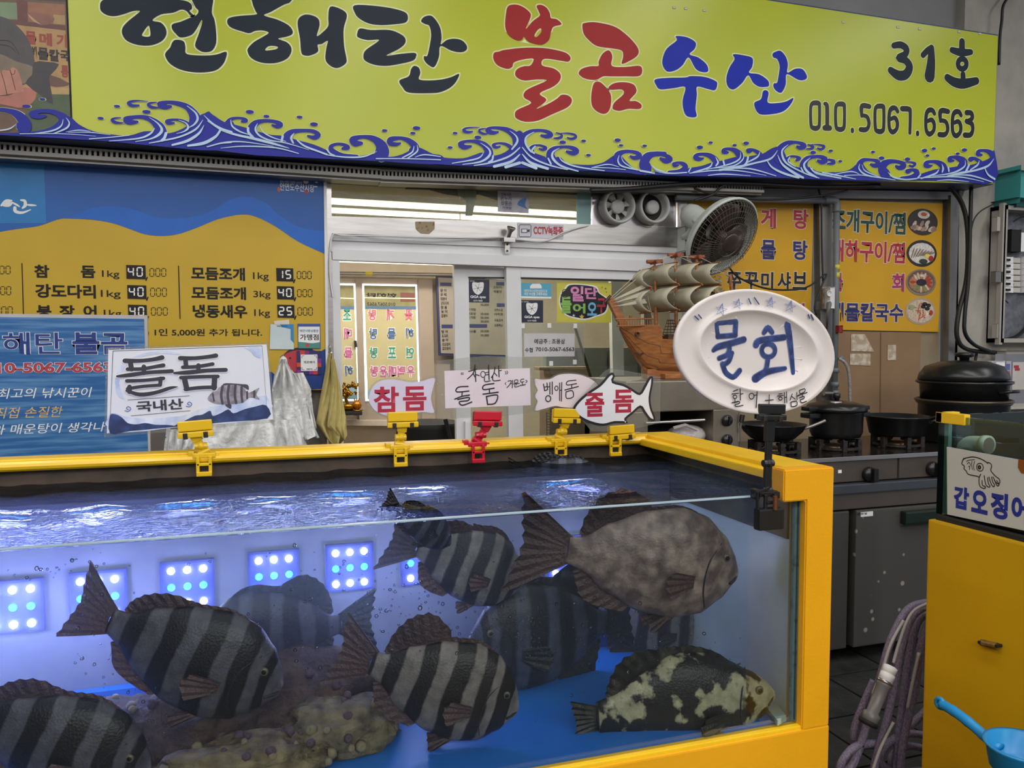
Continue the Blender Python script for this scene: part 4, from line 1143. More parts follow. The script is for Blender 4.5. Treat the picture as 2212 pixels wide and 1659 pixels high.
for bx, num, zr in (((838, 745, 965, 835), '40', (990, 765, 1108, 823)), ((1833, 765, 1945, 850), '15', (1968, 785, 2072, 838)), ((845, 878, 970, 967), '40', (995, 895, 1112, 955)), ((1837, 885, 1950, 970), '40', (1970, 905, 2077, 958)), ((850, 1008, 973, 1095), '40', (1000, 1025, 1118, 1080)), ((1840, 1008, 1952, 1092), '25', (1972, 1025, 2080, 1080))):
    x0, y0, x1, y1 = bx
    pn = quad('digit_panel', FPB, [c4(x0, y0), c4(x1, y0 + 3), c4(x1 + 3, y1 + 3), c4(x0 + 3, y1)], 0.004, M_pk, pb)
    wd = x1 - x0
    for k, ch in enumerate(num):
        seg7(ch, x0 + wd * (0.12 + 0.46 * k), y0 + 18, x0 + wd * (0.38 + 0.46 * k), y1 - 16, WHITE, 9, 0.005, pn, 'digit')
    strokes('comma', [([(x1 + 12, y1 - 8), (x1 + 4, y1 + 12)], 9)], FPB, M_pk, pb, 0.001, 0, True, 0, 330, S4)
    a, b, c, d = zr
    for k in range(3):
        seg7('0', a + (c - a) * (k / 3 + 0.04), b + 3, a + (c - a) * (k / 3 + 0.27), d - 3, M_pk, 5, 0.001, pb, 'digit')
for a, b, c, d in ((-45, 752, 75, 803), (-40, 888, 80, 942), (-35, 1022, 90, 1072)):
    for k in range(3):
        seg7('0', a + (c - a) * (k / 3 + 0.04), b, a + (c - a) * (k / 3 + 0.27), d, M_pk, 5, 0.001, pb, 'digit')
# lower right picture: blue sea and a red fish
S7b = 2147 / 440.0
def c7(x, y): return (560 + x / S7b, 680 + y / S7b)
def a7(pts, c, n, sm=3, name='board_picture'):
    return shape(name, [catmull([FPB.uv(*c7(*p)) for p in pts], sm) if sm else [FPB.uv(*c7(*p)) for p in pts]], FPB, mat('pic_' + c, c, 0.45, var=0.06), pb, n)
a7([(730, 380), (640, 390), (560, 370), (470, 400), (400, 470), (420, 560), (300, 640), (160, 660), (130, 600), (-300, 640), (-300, 775), (735, 775)], '#123a86', 0.0010, 2)
a7([(250, 430), (300, 385), (400, 365), (470, 375), (480, 560), (400, 600), (330, 590), (270, 520)], '#b83440', 0.0016)
a7([(260, 430), (310, 370), (420, 345), (560, 360), (540, 380), (400, 372), (300, 400)], '#1a2030', 0.0018)
a7([(310, 610), (400, 640), (490, 630), (400, 670), (320, 650)], '#d9a24a', 0.0016)
a7([(312, 455), (325, 445), (337, 455), (325, 468)], '#141414', 0.0020)
MB().prism(FPB, ccw([FPB.uv(*p) for p in ((699, 388), (705, 388), (710, 842), (704, 842))]), 0.008, 0.001).build('edge_strip', M_pvc, pb)

# stickers on the price board
def sticker(name, label, corners, m, n=0.004, t=0.002, fr=FPB, cat='sticker'):
    cx, cy = sum(p[0] for p in corners) / len(corners), sum(p[1] for p in corners) / len(corners)
    o = thing(name, label, cat, tuple(fr.w(*fr.uv(cx, cy), n)))
    MB().prism(fr, ccw([fr.uv(*p) for p in corners]), t, n).build('sheet', m, o)
    return o
k = sticker('payment_sticker', 'white and blue square sticker taped to the price board', [c7(118, 100), c7(362, 98), c7(365, 365), c7(110, 362)], mat('sticker_white', '#c8d6da', 0.4))
f = FPB.off(0.0062)
shape('blue_corner', [[f.uv(*c7(*p)) for p in ((215, 100), (362, 98), (365, 300), (330, 260), (330, 150), (240, 130))]], f, mat('sticker_blue', '#2d86c4', 0.4), k, 0.0)
txt('판매인결제수단', f, (*c7(185, 128), *c7(295, 112)), M_pk, k, 0.01, 0.0006)
MB().prism(f, ccw([f.uv(*c7(*p)) for p in ((155, 65), (315, 52), (320, 100), (160, 102))]), 0.001, 0.0004).build('tape', mat('tape', '#d8d2c4', 0.4), k)
k = sticker('member_sticker', 'blue edged member shop sticker near the right edge of the price board', [c7(403, 95), c7(642, 95), c7(645, 355), c7(410, 355)], mat('sticker_navy', '#36509c', 0.4))
shape('white_field', [[f.uv(*c7(*p)) for p in ((413, 125), (637, 125), (638, 290), (560, 300), (413, 285))]], f, WHITE, k, 0.0002)
shape('green_hill', [[f.uv(*c7(*p)) for p in ((413, 285), (480, 290), (560, 302), (638, 288), (640, 352), (413, 352))]], f, mat('hill_green', '#4a8a84', 0.4), k, 0.0005)
txt('태안사랑상품권', f, (*c7(428, 183), *c7(622, 155)), mat('sticker_ink', '#3a6a90', 0.5), k, 0.02, 0.0008)
txt('가맹점', f, (*c7(430, 268), *c7(625, 205)), M_pk, k, 0.02, 0.0008)
shape('logo_dot', [ellipse(f.uv(*c7(507, 320)), 0.008, 0.008)], f, mat('logo_red', '#c83040', 0.5), k, 0.0008)
k = sticker('pay_card', 'purple and orange checked pay card with white centre', [c7(395, 380), c7(650, 380), c7(655, 630), c7(398, 630)], mat('card_navy', '#2a2a66', 0.4))
for (x0, y0, x1, y1), c in (((430, 380, 480, 420), '#c8402c'), ((480, 380, 525, 420), '#7a2a80'), ((395, 505, 440, 550), '#c8502c'), ((395, 580, 440, 625), '#8a2a88'), ((610, 460, 655, 510), '#8a2a88'), ((610, 510, 655, 550), '#c84a2c'), ((525, 590, 570, 628), '#8a2a88'), ((570, 590, 615, 628), '#c83a40')):
    shape('check', [[f.uv(*c7(*p)) for p in ((x0, y0), (x1, y0), (x1, y1), (x0, y1))]], f, mat('chk_' + c, c, 0.4), k, 0.0002)
shape('white_field', [[f.uv(*c7(*p)) for p in ((436, 420), (612, 418), (614, 590), (440, 592))]], f, WHITE, k, 0.0005)
txt('제로페이', f, (*c7(468, 515), *c7(585, 485)), M_pk, k, 0.02, 0.0009)
txt('zero', f, (*c7(497, 580), *c7(560, 566)), M_pk, k, 0.03, 0.0009)
strokes('corner_mark', [([(450, 455), (450, 432), (472, 432)], 5), ([(578, 432), (602, 432), (602, 455)], 5), ([(450, 555), (450, 578), (472, 578)], 5), ([(580, 578), (602, 578), (602, 555)], 5)], f, M_pk, k, 0.0009, 0, True, 560, 680, S7b)

# ---- blue banner standing behind the tank
FB2 = YF(3.25)
S8 = 2212 / 620.0
def c8(x, y): return (x / S8, 660 + y / S8)
bn = thing('blue_banner', 'blue streaked banner board with the stall name and phone number', 'banner', tuple(P(160, 990, 3.25)))
M_bn = mat('banner_blue_streaks', '#2b62a0', 0.4, c2='#7fb0d8', scale=9, lo=0.45, hi=0.85, stretch=(0.35, 1, 6), detail=6, spec=0.4)
quad('frame', FB2, ((-60, 677), (318, 681), (328, 1110), (-60, 1110)), 0.02, mat('pale_frame', '#b9b4b4', 0.5), bn, -0.02)
quad('face', FB2, ((-60, 684), (311, 689), (320, 982), (-60, 997)), 0.003, M_bn, bn)
M_bnt = mat('banner_navy', '#1a3480', 0.45)
txt('현해탄', FB2, (*c8(-215, 378), *c8(482, 208)), M_bnt, bn, 0.012, 0.004, 'banner_letters', outline=WHITE, ow=0.02)
txt('불곰', FB2, (*c8(562, 376), *c8(982, 208)), M_bnt, bn, 0.028, 0.004, 'banner_letters', outline=WHITE, ow=0.02)
txt('010-5067-6563', FB2, (*c8(-130, 524), *c8(865, 434)), mat('banner_red', '#b03a4c', 0.45), bn, 0.03, 0.004, 'banner_letters', outline=WHITE, ow=0.03)
M_bo = mat('banner_gold', '#d6b47c', 0.45)
txt('그 최고의 낚시꾼이', FB2, (*c8(-160, 722), *c8(690, 628)), WHITE, bn, 0.004, 0.004, 'banner_script', shear=0.25)
txt('직접 손질한', FB2, (*c8(-45, 872), *c8(470, 775)), M_bo, bn, 0.004, 0.004, 'banner_script', shear=0.25)
txt('회와 매운탕이 생각나', FB2, (*c8(-170, 1000), *c8(800, 895)), WHITE, bn, 0.004, 0.004, 'banner_script', shear=0.25)

# ---- yellow towel on a hook
FT = YF(3.60)
def sheet(name, m, parent, rows, Y, depth=0.03, nfold=3, seed=0, cols=16, thick=0.004, sub=4):
    """hanging soft thing: rows of (y_px, x_left_px, x_right_px), pleated"""
    rnd = random.Random(seed)
    ph = rnd.uniform(0, 6)
    rr = []
    for i in range(len(rows) - 1):
        for j in range(sub):
            t = j / sub
            rr.append(tuple(rows[i][q] * (1 - t) + rows[i + 1][q] * t for q in range(3)))
    rr.append(rows[-1])
    vs, fs = [], []
    nr = len(rr)
    for side in (0, 1):
        for i, (y, xl, xr) in enumerate(rr):
            for j in range(cols + 1):
                t = j / cols
                p = P(xl + (xr - xl) * t, y, Y)
                d = depth * math.sin(t * math.pi * nfold * 2 + ph + i * 0.12) * 0.5 + depth * 0.3 * math.sin(i * 0.7 + j * 1.3 + ph)
                edge = math.sin(t * math.pi)
                p.y += d * (0.35 + 0.65 * i / nr) - depth * edge * 0.8 + (thick if side else 0)
                vs.append(p)
    n1 = nr * (cols + 1)
    for i in range(nr - 1):
        for j in range(cols):
            a = i * (cols + 1) + j
            fs.append((a + cols + 1, a + cols + 2, a + 1, a))
            fs.append((n1 + a, n1 + a + 1, n1 + a + cols + 2, n1 + a + cols + 1))
    for i in range(nr - 1):
        for j in (0, cols):
            a = i * (cols + 1) + j
            q = (a, n1 + a, n1 + a + cols + 1, a + cols + 1)
            fs.append(q if j == 0 else q[::-1])
    for j in range(cols):
        a = (nr - 1) * (cols + 1) + j
        fs.append((a, a + 1, n1 + a + 1, n1 + a)[::-1])
    return mesh(name, vs, fs, m, parent, smooth=True)
tw = thing('towel', 'pale yellow towel hanging from a hook on the steel post', 'towel', tuple(P(715, 780, 3.62)))
M_tow = mat('yellow_terry', '#c9b876', 0.9, var=0.1, scale=40, bump=0.5, bscale=400)
sheet('cloth', M_tow, tw, [(762, 711, 716), (780, 706, 722), (820, 700, 732), (880, 688, 742), (915, 682, 748), (940, 700, 749), (965, 722, 730)], 3.60, 0.05, 2, 3)
sheet('fold', M_tow, tw, [(775, 714, 722), (830, 716, 734), (900, 708, 746), (920, 706, 748), (938, 728, 748), (950, 740, 744)], 3.56, 0.04, 1, 5)
MB().tube([P(713, 745, 3.70), P(713, 752, 3.64), P(714, 766, 3.61), P(716, 762, 3.58)], 0.004, 8).build('hook', M_steel, tw)

# ---- bundles of white plastic bags
M_bag = mat('white_plastic_bag', '#dedfe0', 0.35, var=0.06, scale=12, bump=1.0, bscale=34)
bg1 = thing('bag_bundle', 'bundle of white plastic bags knotted and hung on the price board', 'plastic bags', tuple(P(620, 780, 3.62)))
sheet('bag_body', M_bag, bg1, [(775, 606, 617), (790, 600, 624), (812, 592, 640), (840, 587, 655), (880, 588, 668), (920, 600, 678), (945, 612, 690)], 3.55, 0.09, 3, 11)
sheet('bag_skirt', M_bag, bg1, [(860, 590, 660), (900, 585, 668), (940, 582, 682), (958, 588, 640)], 3.50, 0.06, 3, 17)
sheet('bag_layer', M_bag, bg1, [(805, 620, 655), (840, 625, 672), (890, 630, 676), (925, 640, 684)], 3.60, 0.05, 2, 12)
MB().sphere(P(612, 782, 3.55), 0.02, 12, 8, (0.9, 0.9, 1.3)).build('knot', M_bag, bg1, smooth=True)
MB().tube([P(606, 772, 3.66), P(611, 768, 3.6), P(614, 778, 3.55)], 0.004, 6).build('hook', M_steeld, bg1)
for kk, (rows, Y, lab) in enumerate((([(880, 470, 560), (920, 440, 590), (960, 400, 600), (1010, 380, 610), (1050, 378, 612)], 3.30, 'heap of white plastic bags slumped below the dark fish card'),
                                     ([(905, 560, 640), (935, 555, 655), (965, 560, 665), (1005, 585, 668)], 3.44, 'folded white plastic bag lying right of the bag heap'),
                                     ([(925, 360, 420), (955, 355, 430), (1000, 352, 410)], 3.27, 'pale bag with printed lettering beside the blue banner'))):
    b_ = thing('plastic_bag', lab, 'plastic bag', tuple(P(rows[-1][1], rows[-1][0], Y)))
    sheet('bag_body', M_bag, b_, rows, Y, 0.07, 4, 20 + kk)
    if kk == 2:
        txt('시장', YF(Y - 0.11), (398, 974, 409, 964), M_ink, b_, 0.0, 0.0)
# dark bench the bags rest on
bench = thing('dark_crate', 'dark crate under the white plastic bags behind the tank', 'crate', (0.2, 3.5, 0))
MB().bbox((-0.75, 3.32, 0.0), (0.62, 3.70, 0.86), 0.01).build('body', mat('dark_crate_blue', '#20262e', 0.5), bench)
MB().bbox((-0.77, 3.30, 0.86), (0.64, 3.70, 0.89), 0.006).build('lid', mat('dark_lid', '#2c3138', 0.45), bench)
# ================================================================ SIGN CLIPS AND PRICE CARDS ON THE TANK RIM
M_cy = mat('clip_yellow', '#e3b70c', 0.35, var=0.04, coat=0.2)
M_cr = mat('clip_red', '#c4122a', 0.35, var=0.04, coat=0.2)
M_ck = mat('clip_black', '#1b1b1d', 0.32, var=0.1)
M_pin = mat('hinge_dark', '#2c2018', 0.4)


def obasis(a, b):
    z = (b - a).normalized()
    y = Vector((0, -1, 0))
    y = (y - z * y.dot(z)).normalized()
    x = y.cross(z)
    return Matrix(((x.x, y.x, z.x, a.x), (x.y, y.y, z.y, a.y), (x.z, y.z, z.z, a.z), (0, 0, 0, 1)))


def clip(label, A, B, m, s=1.0, tilt=0.0, group=None):
    """A: gripped rim point, B: middle of the card gripper, both in the room"""
    A, B = Vector(A), Vector(B)
    t = thing('sign_clip', label, 'clip', tuple(A), group)
    # clamp on the rim: two wedge jaws, spring window, thumb tabs
    c = MB()
    c.bbox((A.x - 0.030 * s, A.y - 0.020 * s, A.z - 0.004), (A.x + 0.030 * s, A.y + 0.014 * s, A.z + 0.010 * s), 0.003)
    c.bbox((A.x - 0.042 * s, A.y - 0.016 * s, A.z - 0.012 * s), (A.x - 0.026 * s, A.y + 0.010 * s, A.z + 0.016 * s), 0.003)
    c.bbox((A.x + 0.026 * s, A.y - 0.016 * s, A.z - 0.014 * s), (A.x + 0.040 * s, A.y + 0.010 * s, A.z + 0.006 * s), 0.003)
    c.build('clamp_upper_jaw', m, t)
    c = MB()
    z0 = A.z - 0.004
    for sx in (-1, 1):
        c.bbox((A.x + sx * 0.016 * s - 0.004, A.y - 0.030 * s, z0 - 0.042 * s), (A.x + sx * 0.016 * s + 0.004, A.y - 0.022 * s, z0 + 0.006), 0.0015)
    c.bbox((A.x - 0.020 * s, A.y - 0.034 * s, z0 - 0.048 * s), (A.x + 0.020 * s, A.y - 0.020 * s, z0 - 0.036 * s), 0.002)
    c.bbox((A.x - 0.020 * s, A.y - 0.030 * s, z0 - 0.020 * s), (A.x + 0.020 * s, A.y - 0.020 * s, z0 - 0.012 * s), 0.002)
    c.build('clamp_lower_jaw', m, t)
    # jointed stem
    p1 = A + Vector((0, -0.010 * s, 0.012 * s))
    top = B + Vector((0, 0, -0.022 * s))
    p2 = p1.lerp(top, 0.38)
    M1, M2 = obasis(p1, p2), obasis(p2, top)
    L1, L2 = (p2 - p1).length, (top - p2).length
    c = MB().bbox((-0.011 * s, -0.006 * s, -0.004), (0.011 * s, 0.006 * s, L1), 0.002, M1)
    c.tube([M1 @ Vector((-0.015 * s, 0, 0)), M1 @ Vector((0.015 * s, 0, 0))], 0.009 * s, 12)
    c.build('lower_arm', m, t)
    c = MB().tube([p2 + Vector((-0.016 * s, 0, 0)), p2 + Vector((0.016 * s, 0, 0))], 0.010 * s, 12)
    c.sphere(p2, 0.0125 * s)
    c.build('joint', m, t)
    c = MB().bbox((-0.010 * s, -0.005 * s, 0), (0.010 * s, 0.005 * s, L2 * 0.55), 0.002, M2)
    c.bbox((-0.014 * s, -0.007 * s, L2 * 0.5), (0.014 * s, 0.007 * s, L2 + 0.004), 0.002, M2)
    c.build('upper_arm', m, t)
    # card gripper: two long jaws with hinge pins
    RM = Matrix.Translation(B) @ Matrix.Rotation(tilt, 4, 'Y')
    MB().bbox((-0.044 * s, -0.012 * s, -0.006 * s), (0.044 * s, -0.002, 0.022 * s), 0.003, RM).bbox((-0.046 * s, -0.016 * s, -0.024 * s), (0.046 * s, -0.002, -0.008 * s), 0.003, RM).build('front_jaw', m, t)
    MB().bbox((-0.044 * s, 0.003, -0.022 * s), (0.044 * s, 0.011 * s, 0.018 * s), 0.003, RM).build('rear_jaw', m, t)
    for sx in (-1, 1):
        MB().bbox((sx * 0.026 * s - 0.006 * s, -0.018 * s, -0.027 * s), (sx * 0.026 * s + 0.006 * s, -0.001, -0.010 * s), 0.002, RM).build('hinge_pin', M_pin, t)
    return t


ZR = TZR + 0.004
def rimx(px, py):
    return P(px, py, TYB - 0.055).x
YC = TYB - 0.058
for (ax, ay), (bx, by), m, tl, lab in (((442, 995), (422, 925), M_cy, -0.06, 'yellow clip holding the printed striped fish card with wave border'),
                                       ((862, 975), (869, 905), M_cy, 0.0, 'yellow clip holding the round headed pink fish card'),
                                       ((1028, 966), (1052, 903), M_cr, 0.05, 'red clip holding the handwritten card in a clear sheet'),
                                       ((1205, 957), (1222, 897), M_cy, 0.05, 'yellow clip holding the handwritten fish shaped card'),
                                       ((1322, 958), (1341, 932), M_cy, -0.04, 'yellow clip holding the black outlined fish card near the tank corner')):
    A = P(ax, ay, YC)
    A = Vector((A.x, YC, ZR - 0.012))
    B = P(bx, by, YC - 0.012)
    clip(lab, A, B, m, 0.92, tl, 'sign clips on the back rim')
A = Vector((P(1662, 1050, TYF - 0.004).x, TYF + 0.012, 1.118))
B = P(1663, 889, TYF + 0.005)
ck = clip('black clip on the front corner holding the oval tray sign', A, B, M_ck, 0.78, 0.04)
MB().bbox((A.x - 0.034, A.y - 0.03, A.z - 0.075), (A.x + 0.030, A.y - 0.008, A.z - 0.028), 0.004).build('clamp_block', M_ck, ck)
MB().tube([A + Vector((-0.032, -0.02, -0.03)), A + Vector((-0.034, -0.02, 0.008)), A + Vector((-0.004, -0.02, 0.016))], 0.004, 6).build('spring_arm', M_ck, ck)
MB().tube([A + Vector((0.004, -0.031, -0.03)), A + Vector((0.004, -0.031, 0.0))], 0.005, 8).build('spring', mat('copper_spring', '#8a5a3c', 0.35, metal=0.8), ck)

M_lam = clear_mat('laminate', '#f3f4f2', rough=0.10, ior=1.35, haze=0.10, hazecol='#c9c9c6', bump=0.5, bscale=160)
M_cardw = mat('card_white', '#dfdfe4', 0.35, var=0.03)
M_cardp = mat('card_pinkish', '#dccfd3', 0.4, c2='#d8c3c8', scale=12, lo=0.45, hi=0.75)
M_felt = mat('felt_pen', '#17151c', 0.5)


def tilt_frame(pl, pr, Y):
    return Frame(P(*pl, Y), P(*pr, Y) - P(*pl, Y))


def flat(name, fr, pts, t, m, parent, n0=0.0, sm=0):
    q = [fr.uv(*p) for p in pts]
    if sm:
        q = catmull(q, sm)
    return MB().prism(fr, ccw([Vector(p) for p in q]), t, n0).build(name, m, parent)


# ---- printed card with wave border
FC = tilt_frame((229, 847), (585, 826), YC - 0.004)
cd1 = thing('fish_name_card', 'laminated striped fish card with navy waves and bold brush lettering', 'card', tuple(P(422, 925, YC - 0.004)))
flat('laminate', FC, ((229, 750), (580, 740), (596, 912), (225, 945)), 0.001, M_lam, cd1, -0.0015)
flat('paper', FC, ((234, 756), (576, 744), (590, 906), (231, 936)), 0.001, M_cardw, cd1, -0.0004)
M_cnavy = mat('card_navy_wave', '#27345e', 0.45, c2='#3a4f80', scale=30, lo=0.45, hi=0.7)
M_csky = mat('card_sky_wash', '#aebcdc', 0.45, c2='#dfe3ee', scale=25, lo=0.35, hi=0.65)
def p8(pts): return [c8(*p) for p in pts]
shape('sky_wash', [catmull([FC.uv(*p) for p in p8([(890, 560), (940, 450), (1100, 370), (1300, 350), (1400, 380), (1250, 370), (1080, 400), (960, 480), (920, 600), (960, 720), (900, 680)])], 3)], FC, M_csky, cd1, 0.0010)
shape('sky_wash', [catmull([FC.uv(*p) for p in p8([(1880, 320), (2010, 318), (2015, 400), (1960, 390), (1930, 350)])], 3)], FC, M_csky, cd1, 0.0010)
shape('sea_wash', [catmull([FC.uv(*p) for p in p8([(850, 830), (950, 850), (1100, 870), (1400, 850), (1560, 790), (1700, 770), (1880, 740), (2050, 690), (2060, 870), (1450, 925), (860, 985)])], 2)], FC, M_csky, cd1, 0.0011)
shape('wave', [catmull([FC.uv(*p) for p in p8([(848, 850), (890, 838), (940, 862), (985, 905), (1050, 915), (1120, 905), (1200, 918), (1300, 920), (1330, 935), (1000, 968), (850, 985)])], 3)], FC, M_cnavy, cd1, 0.0014)
shape('wave', [catmull([FC.uv(*p) for p in p8([(1340, 930), (1420, 890), (1500, 850), (1560, 840), (1620, 810), (1640, 850), (1700, 830), (1760, 800), (1800, 830), (1880, 800), (1960, 780), (2050, 768), (2062, 868), (1700, 900), (1400, 930)])], 3)], FC, M_cnavy, cd1, 0.0014)
M_cink = mat('card_ink', '#35333f', 0.5)
dol = [([(965, 425), (1080, 425), (1180, 415), (1250, 400)], [50, 42, 42, 50]), ([(1005, 430), (1015, 490)], 50), ([(985, 490), (1100, 487), (1200, 470), (1260, 460)], [40, 38, 38, 44]), ([(1110, 470), (1110, 520)], 46), ([(905, 545), (1000, 535), (1150, 515), (1325, 505)], [24, 45, 40, 44]), ([(980, 580), (1120, 575), (1260, 560)], [40, 36, 40]), ([(1240, 560), (1235, 612)], 40), ([(1235, 612), (1100, 622), (985, 640)], 34), ([(1000, 625), (1000, 665)], 46), ([(980, 655), (1080, 685), (1200, 670), (1310, 635), (1370, 625)], [30, 44, 40, 36, 8])]
dom = [([(1390, 405), (1500, 405), (1600, 395), (1665, 385)], [46, 40, 40, 46]), ([(1430, 415), (1435, 470)], 46), ([(1410, 475), (1520, 470), (1640, 450)], 38), ([(1530, 460), (1530, 505)], 44), ([(1345, 520), (1450, 515), (1600, 500), (1740, 495)], [24, 46, 42, 44]), ([(1395, 555), (1540, 548), (1680, 545)], 38), ([(1422, 560), (1440, 640)], 54), ([(1655, 550), (1650, 635)], 54), ([(1430, 645), (1540, 632), (1660, 628)], 38)]
for st in (dol, dom):
    st = [(p, [q * 0.78 for q in (ww if isinstance(ww, list) else [ww] * len(p))]) for p, ww in st]
    strokes('brush_letter_edge', [(p, [q + 18 for q in (ww if isinstance(ww, list) else [ww] * len(p))]) for p, ww in st], FC, WHITE, cd1, 0.0016, 4, True, 0, 660, S8)
    strokes('brush_letter', st, FC, M_cink, cd1, 0.0030, 4, True, 0, 660, S8)
txt('국내산', FC, (*c8(1055, 822), *c8(1410, 715)), M_cink, cd1, 0.03, 0.0018)
strokes('rule', [([(985, 728), (1460, 695)], 4)], FC, M_cink, cd1, 0.0014, 0, True, 0, 660, S8)
strokes('rule', [([(1010, 850), (1465, 810)], 4)], FC, M_cink, cd1, 0.0014, 0, True, 0, 660, S8)
strokes('border', [([(872, 350), (2020, 310), (2062, 868), (845, 978), (872, 350)], 4)], FC, M_cink, cd1, 0.0015, 0, True, 0, 660, S8)
for x, y in ((990, 800), (1460, 765)):
    strokes('curl_mark', [([(x - 25, y + 10), (x, y + 15), (x + 18, y - 5), (x, y - 22), (x - 15, y - 8), (x, y + 2)], 7)], FC, mat('curl_blue', '#5a72a8', 0.5), cd1, 0.0016, 4, True, 0, 660, S8)
shape('fish_print', [catmull([FC.uv(*p) for p in p8([(1600, 715), (1650, 655), (1720, 618), (1800, 610), (1870, 625), (1915, 672), (1998, 632), (1975, 685), (2002, 725), (1925, 705), (1880, 745), (1800, 757), (1700, 760), (1640, 748)])], 3)], FC, mat('print_grey', '#a39ca4', 0.5, c2='#7c757e', scale=60), cd1, 0.0018)
strokes('fish_stripes', [([(1715, 622), (1705, 690), (1715, 755)], 20), ([(1765, 615), (1755, 690), (1765, 752)], 20), ([(1815, 615), (1810, 690), (1820, 750)], 20), ([(1862, 628), (1862, 690), (1868, 742)], 18), ([(1905, 665), (1905, 715)], 14), ([(1640, 680), (1650, 735)], 12), ([(1960, 660), (1960, 705)], 16)], FC, mat('print_dark', '#4a444c', 0.5), cd1, 0.0022, 4, True, 0, 660, S8)
shape('fish_fin', [catmull([FC.uv(*p) for p in p8([(1720, 615), (1740, 598), (1860, 605), (1910, 612), (1915, 650), (1870, 625), (1800, 612)])], 3)], FC, mat('print_dark', '#4a444c', 0.5), cd1, 0.0017)
shape('fish_fin', [catmull([FC.uv(*p) for p in p8([(1735, 765), (1780, 760), (1780, 795), (1755, 785)])], 3)], FC, mat('print_dark', '#4a444c', 0.5), cd1, 0.0017)

# ---- round headed fish card (pink)
SL = 2212 / 660.0
def cL(x, y): return (780 + x / SL, 760 + y / SL)
FC2 = YF(YC - 0.006)
cd2 = thing('fish_name_card', 'fish shaped pale card with two red block letters', 'card', tuple(P(868, 905, YC - 0.006)))
o2 = [(55, 340), (75, 270), (120, 220), (190, 200), (270, 205), (350, 220), (430, 215), (530, 190), (520, 260), (505, 330), (515, 390), (525, 440), (450, 435), (380, 445), (300, 465), (200, 465), (110, 430), (70, 385)]
o2b = [(38, 345), (62, 262), (115, 208), (190, 186), (275, 192), (350, 206), (430, 200), (545, 172), (535, 260), (522, 330), (530, 390), (540, 455), (450, 452), (380, 462), (300, 482), (195, 480), (100, 442), (55, 395)]
shape('laminate', [catmull([FC2.uv(*cL(*p)) for p in o2b], 4)], FC2, M_lam, cd2, 0.0, 0, 0.0006)
shape('paper', [catmull([FC2.uv(*cL(*p)) for p in o2], 4)], FC2, mat('card_lilac', '#cfc6d6', 0.4), cd2, 0.0012, 0, 0.0004)
M_redp = mat('red_print', '#a8203c', 0.45)
txt('참', FC2, (*cL(90, 440), *cL(272, 250)), M_redp, cd2, 0.03, 0.0020)
txt('돔', FC2, (*cL(303, 428), *cL(472, 248)), M_redp, cd2, 0.03, 0.0020)

# ---- handwritten card inside a clear sheet
S9 = 2212 / 550.0
def c9(x, y): return (930 + x / S9, 560 + y / S9)
FC3 = YF(YC - 0.010)
cd3 = thing('fish_name_card', 'handwritten pale pink card inside a large clear plastic sheet', 'card', tuple(P(1052, 903, YC - 0.010)))
flat('clear_sheet', FC3, [c9(55, 880), c9(480, 840), c9(905, 855), c9(910, 1050), c9(915, 1330), c9(600, 1365), c9(62, 1390)], 0.001, M_lam, cd3, -0.0012)
flat('paper', FC3, [c9(120, 970), c9(863, 946), c9(870, 1268), c9(128, 1295)], 0.0006, M_cardp, cd3, 0.0)
def circ(cx, cy, rx, ry, n=12): return [(cx + rx * math.cos(2 * math.pi * i / n - 1.5), cy + ry * math.sin(2 * math.pi * i / n - 1.5)) for i in range(n + 1)]
hand = {
 '«': [([(272, 985), (264, 993), (272, 1002)], 5), ([(285, 985), (277, 993), (285, 1002)], 5)],
 '자': [([(330, 975), (400, 955)], 9), ([(385, 925), (370, 990), (320, 1040)], 9), ([(368, 990), (392, 1035)], 8), ([(385, 918), (392, 1062)], 9), ([(390, 1000), (422, 1010)], 8)],
 '연': [(circ(455, 1000, 20, 26), 7), ([(478, 985), (505, 980)], 7), ([(478, 1005), (505, 1000)], 7), ([(503, 920), (508, 1045)], 9), ([(468, 1030), (472, 1062), (518, 1056)], 8)],
 '산': [([(560, 938), (550, 990), (528, 1028)], 9), ([(553, 985), (576, 1012)], 8), ([(590, 925), (595, 1022)], 9), ([(595, 968), (615, 965)], 8), ([(540, 1020), (545, 1055), (605, 1050)], 8)],
 '»': [([(648, 975), (656, 985), (648, 998)], 5), ([(662, 970), (671, 982), (662, 998)], 5)],
 '돌': [([(325, 1105), (240, 1112), (226, 1152), (332, 1145)], 11), ([(275, 1150), (272, 1185)], 10), ([(210, 1215), (275, 1190), (337, 1180)], 11), ([(235, 1218), (330, 1200), (325, 1227), (250, 1238), (275, 1268), (357, 1240)], 11)],
 '돔': [([(550, 1080), (465, 1095), (460, 1132), (552, 1120)], 11), ([(510, 1125), (512, 1160)], 10), ([(455, 1172), (587, 1155)], 11), ([(485, 1190), (495, 1262)], 11), ([(485, 1192), (580, 1180), (560, 1250), (495, 1260)], 11)],
 '거문도': [([(655, 1070), (647, 1080), (655, 1090)], 5), ([(672, 1060), (700, 1055), (690, 1085), (663, 1115)], 7), ([(690, 1080), (710, 1078)], 6), ([(712, 1050), (708, 1117)], 7), ([(730, 1050), (728, 1072), (755, 1070), (755, 1048), (730, 1050)], 6), ([(720, 1083), (770, 1078)], 7), ([(745, 1080), (742, 1095)], 6), ([(730, 1092), (735, 1110), (770, 1100)], 6), ([(810, 1040), (785, 1045), (783, 1066), (810, 1062)], 6), ([(797, 1065), (797, 1088)], 6), ([(775, 1096), (822, 1088)], 7), ([(825, 1050), (838, 1060), (825, 1072)], 5)],
}
for k_, st in hand.items():
    strokes('handwriting', st, FC3, M_felt, cd3, 0.0010, 4, True, 930, 560, S9)

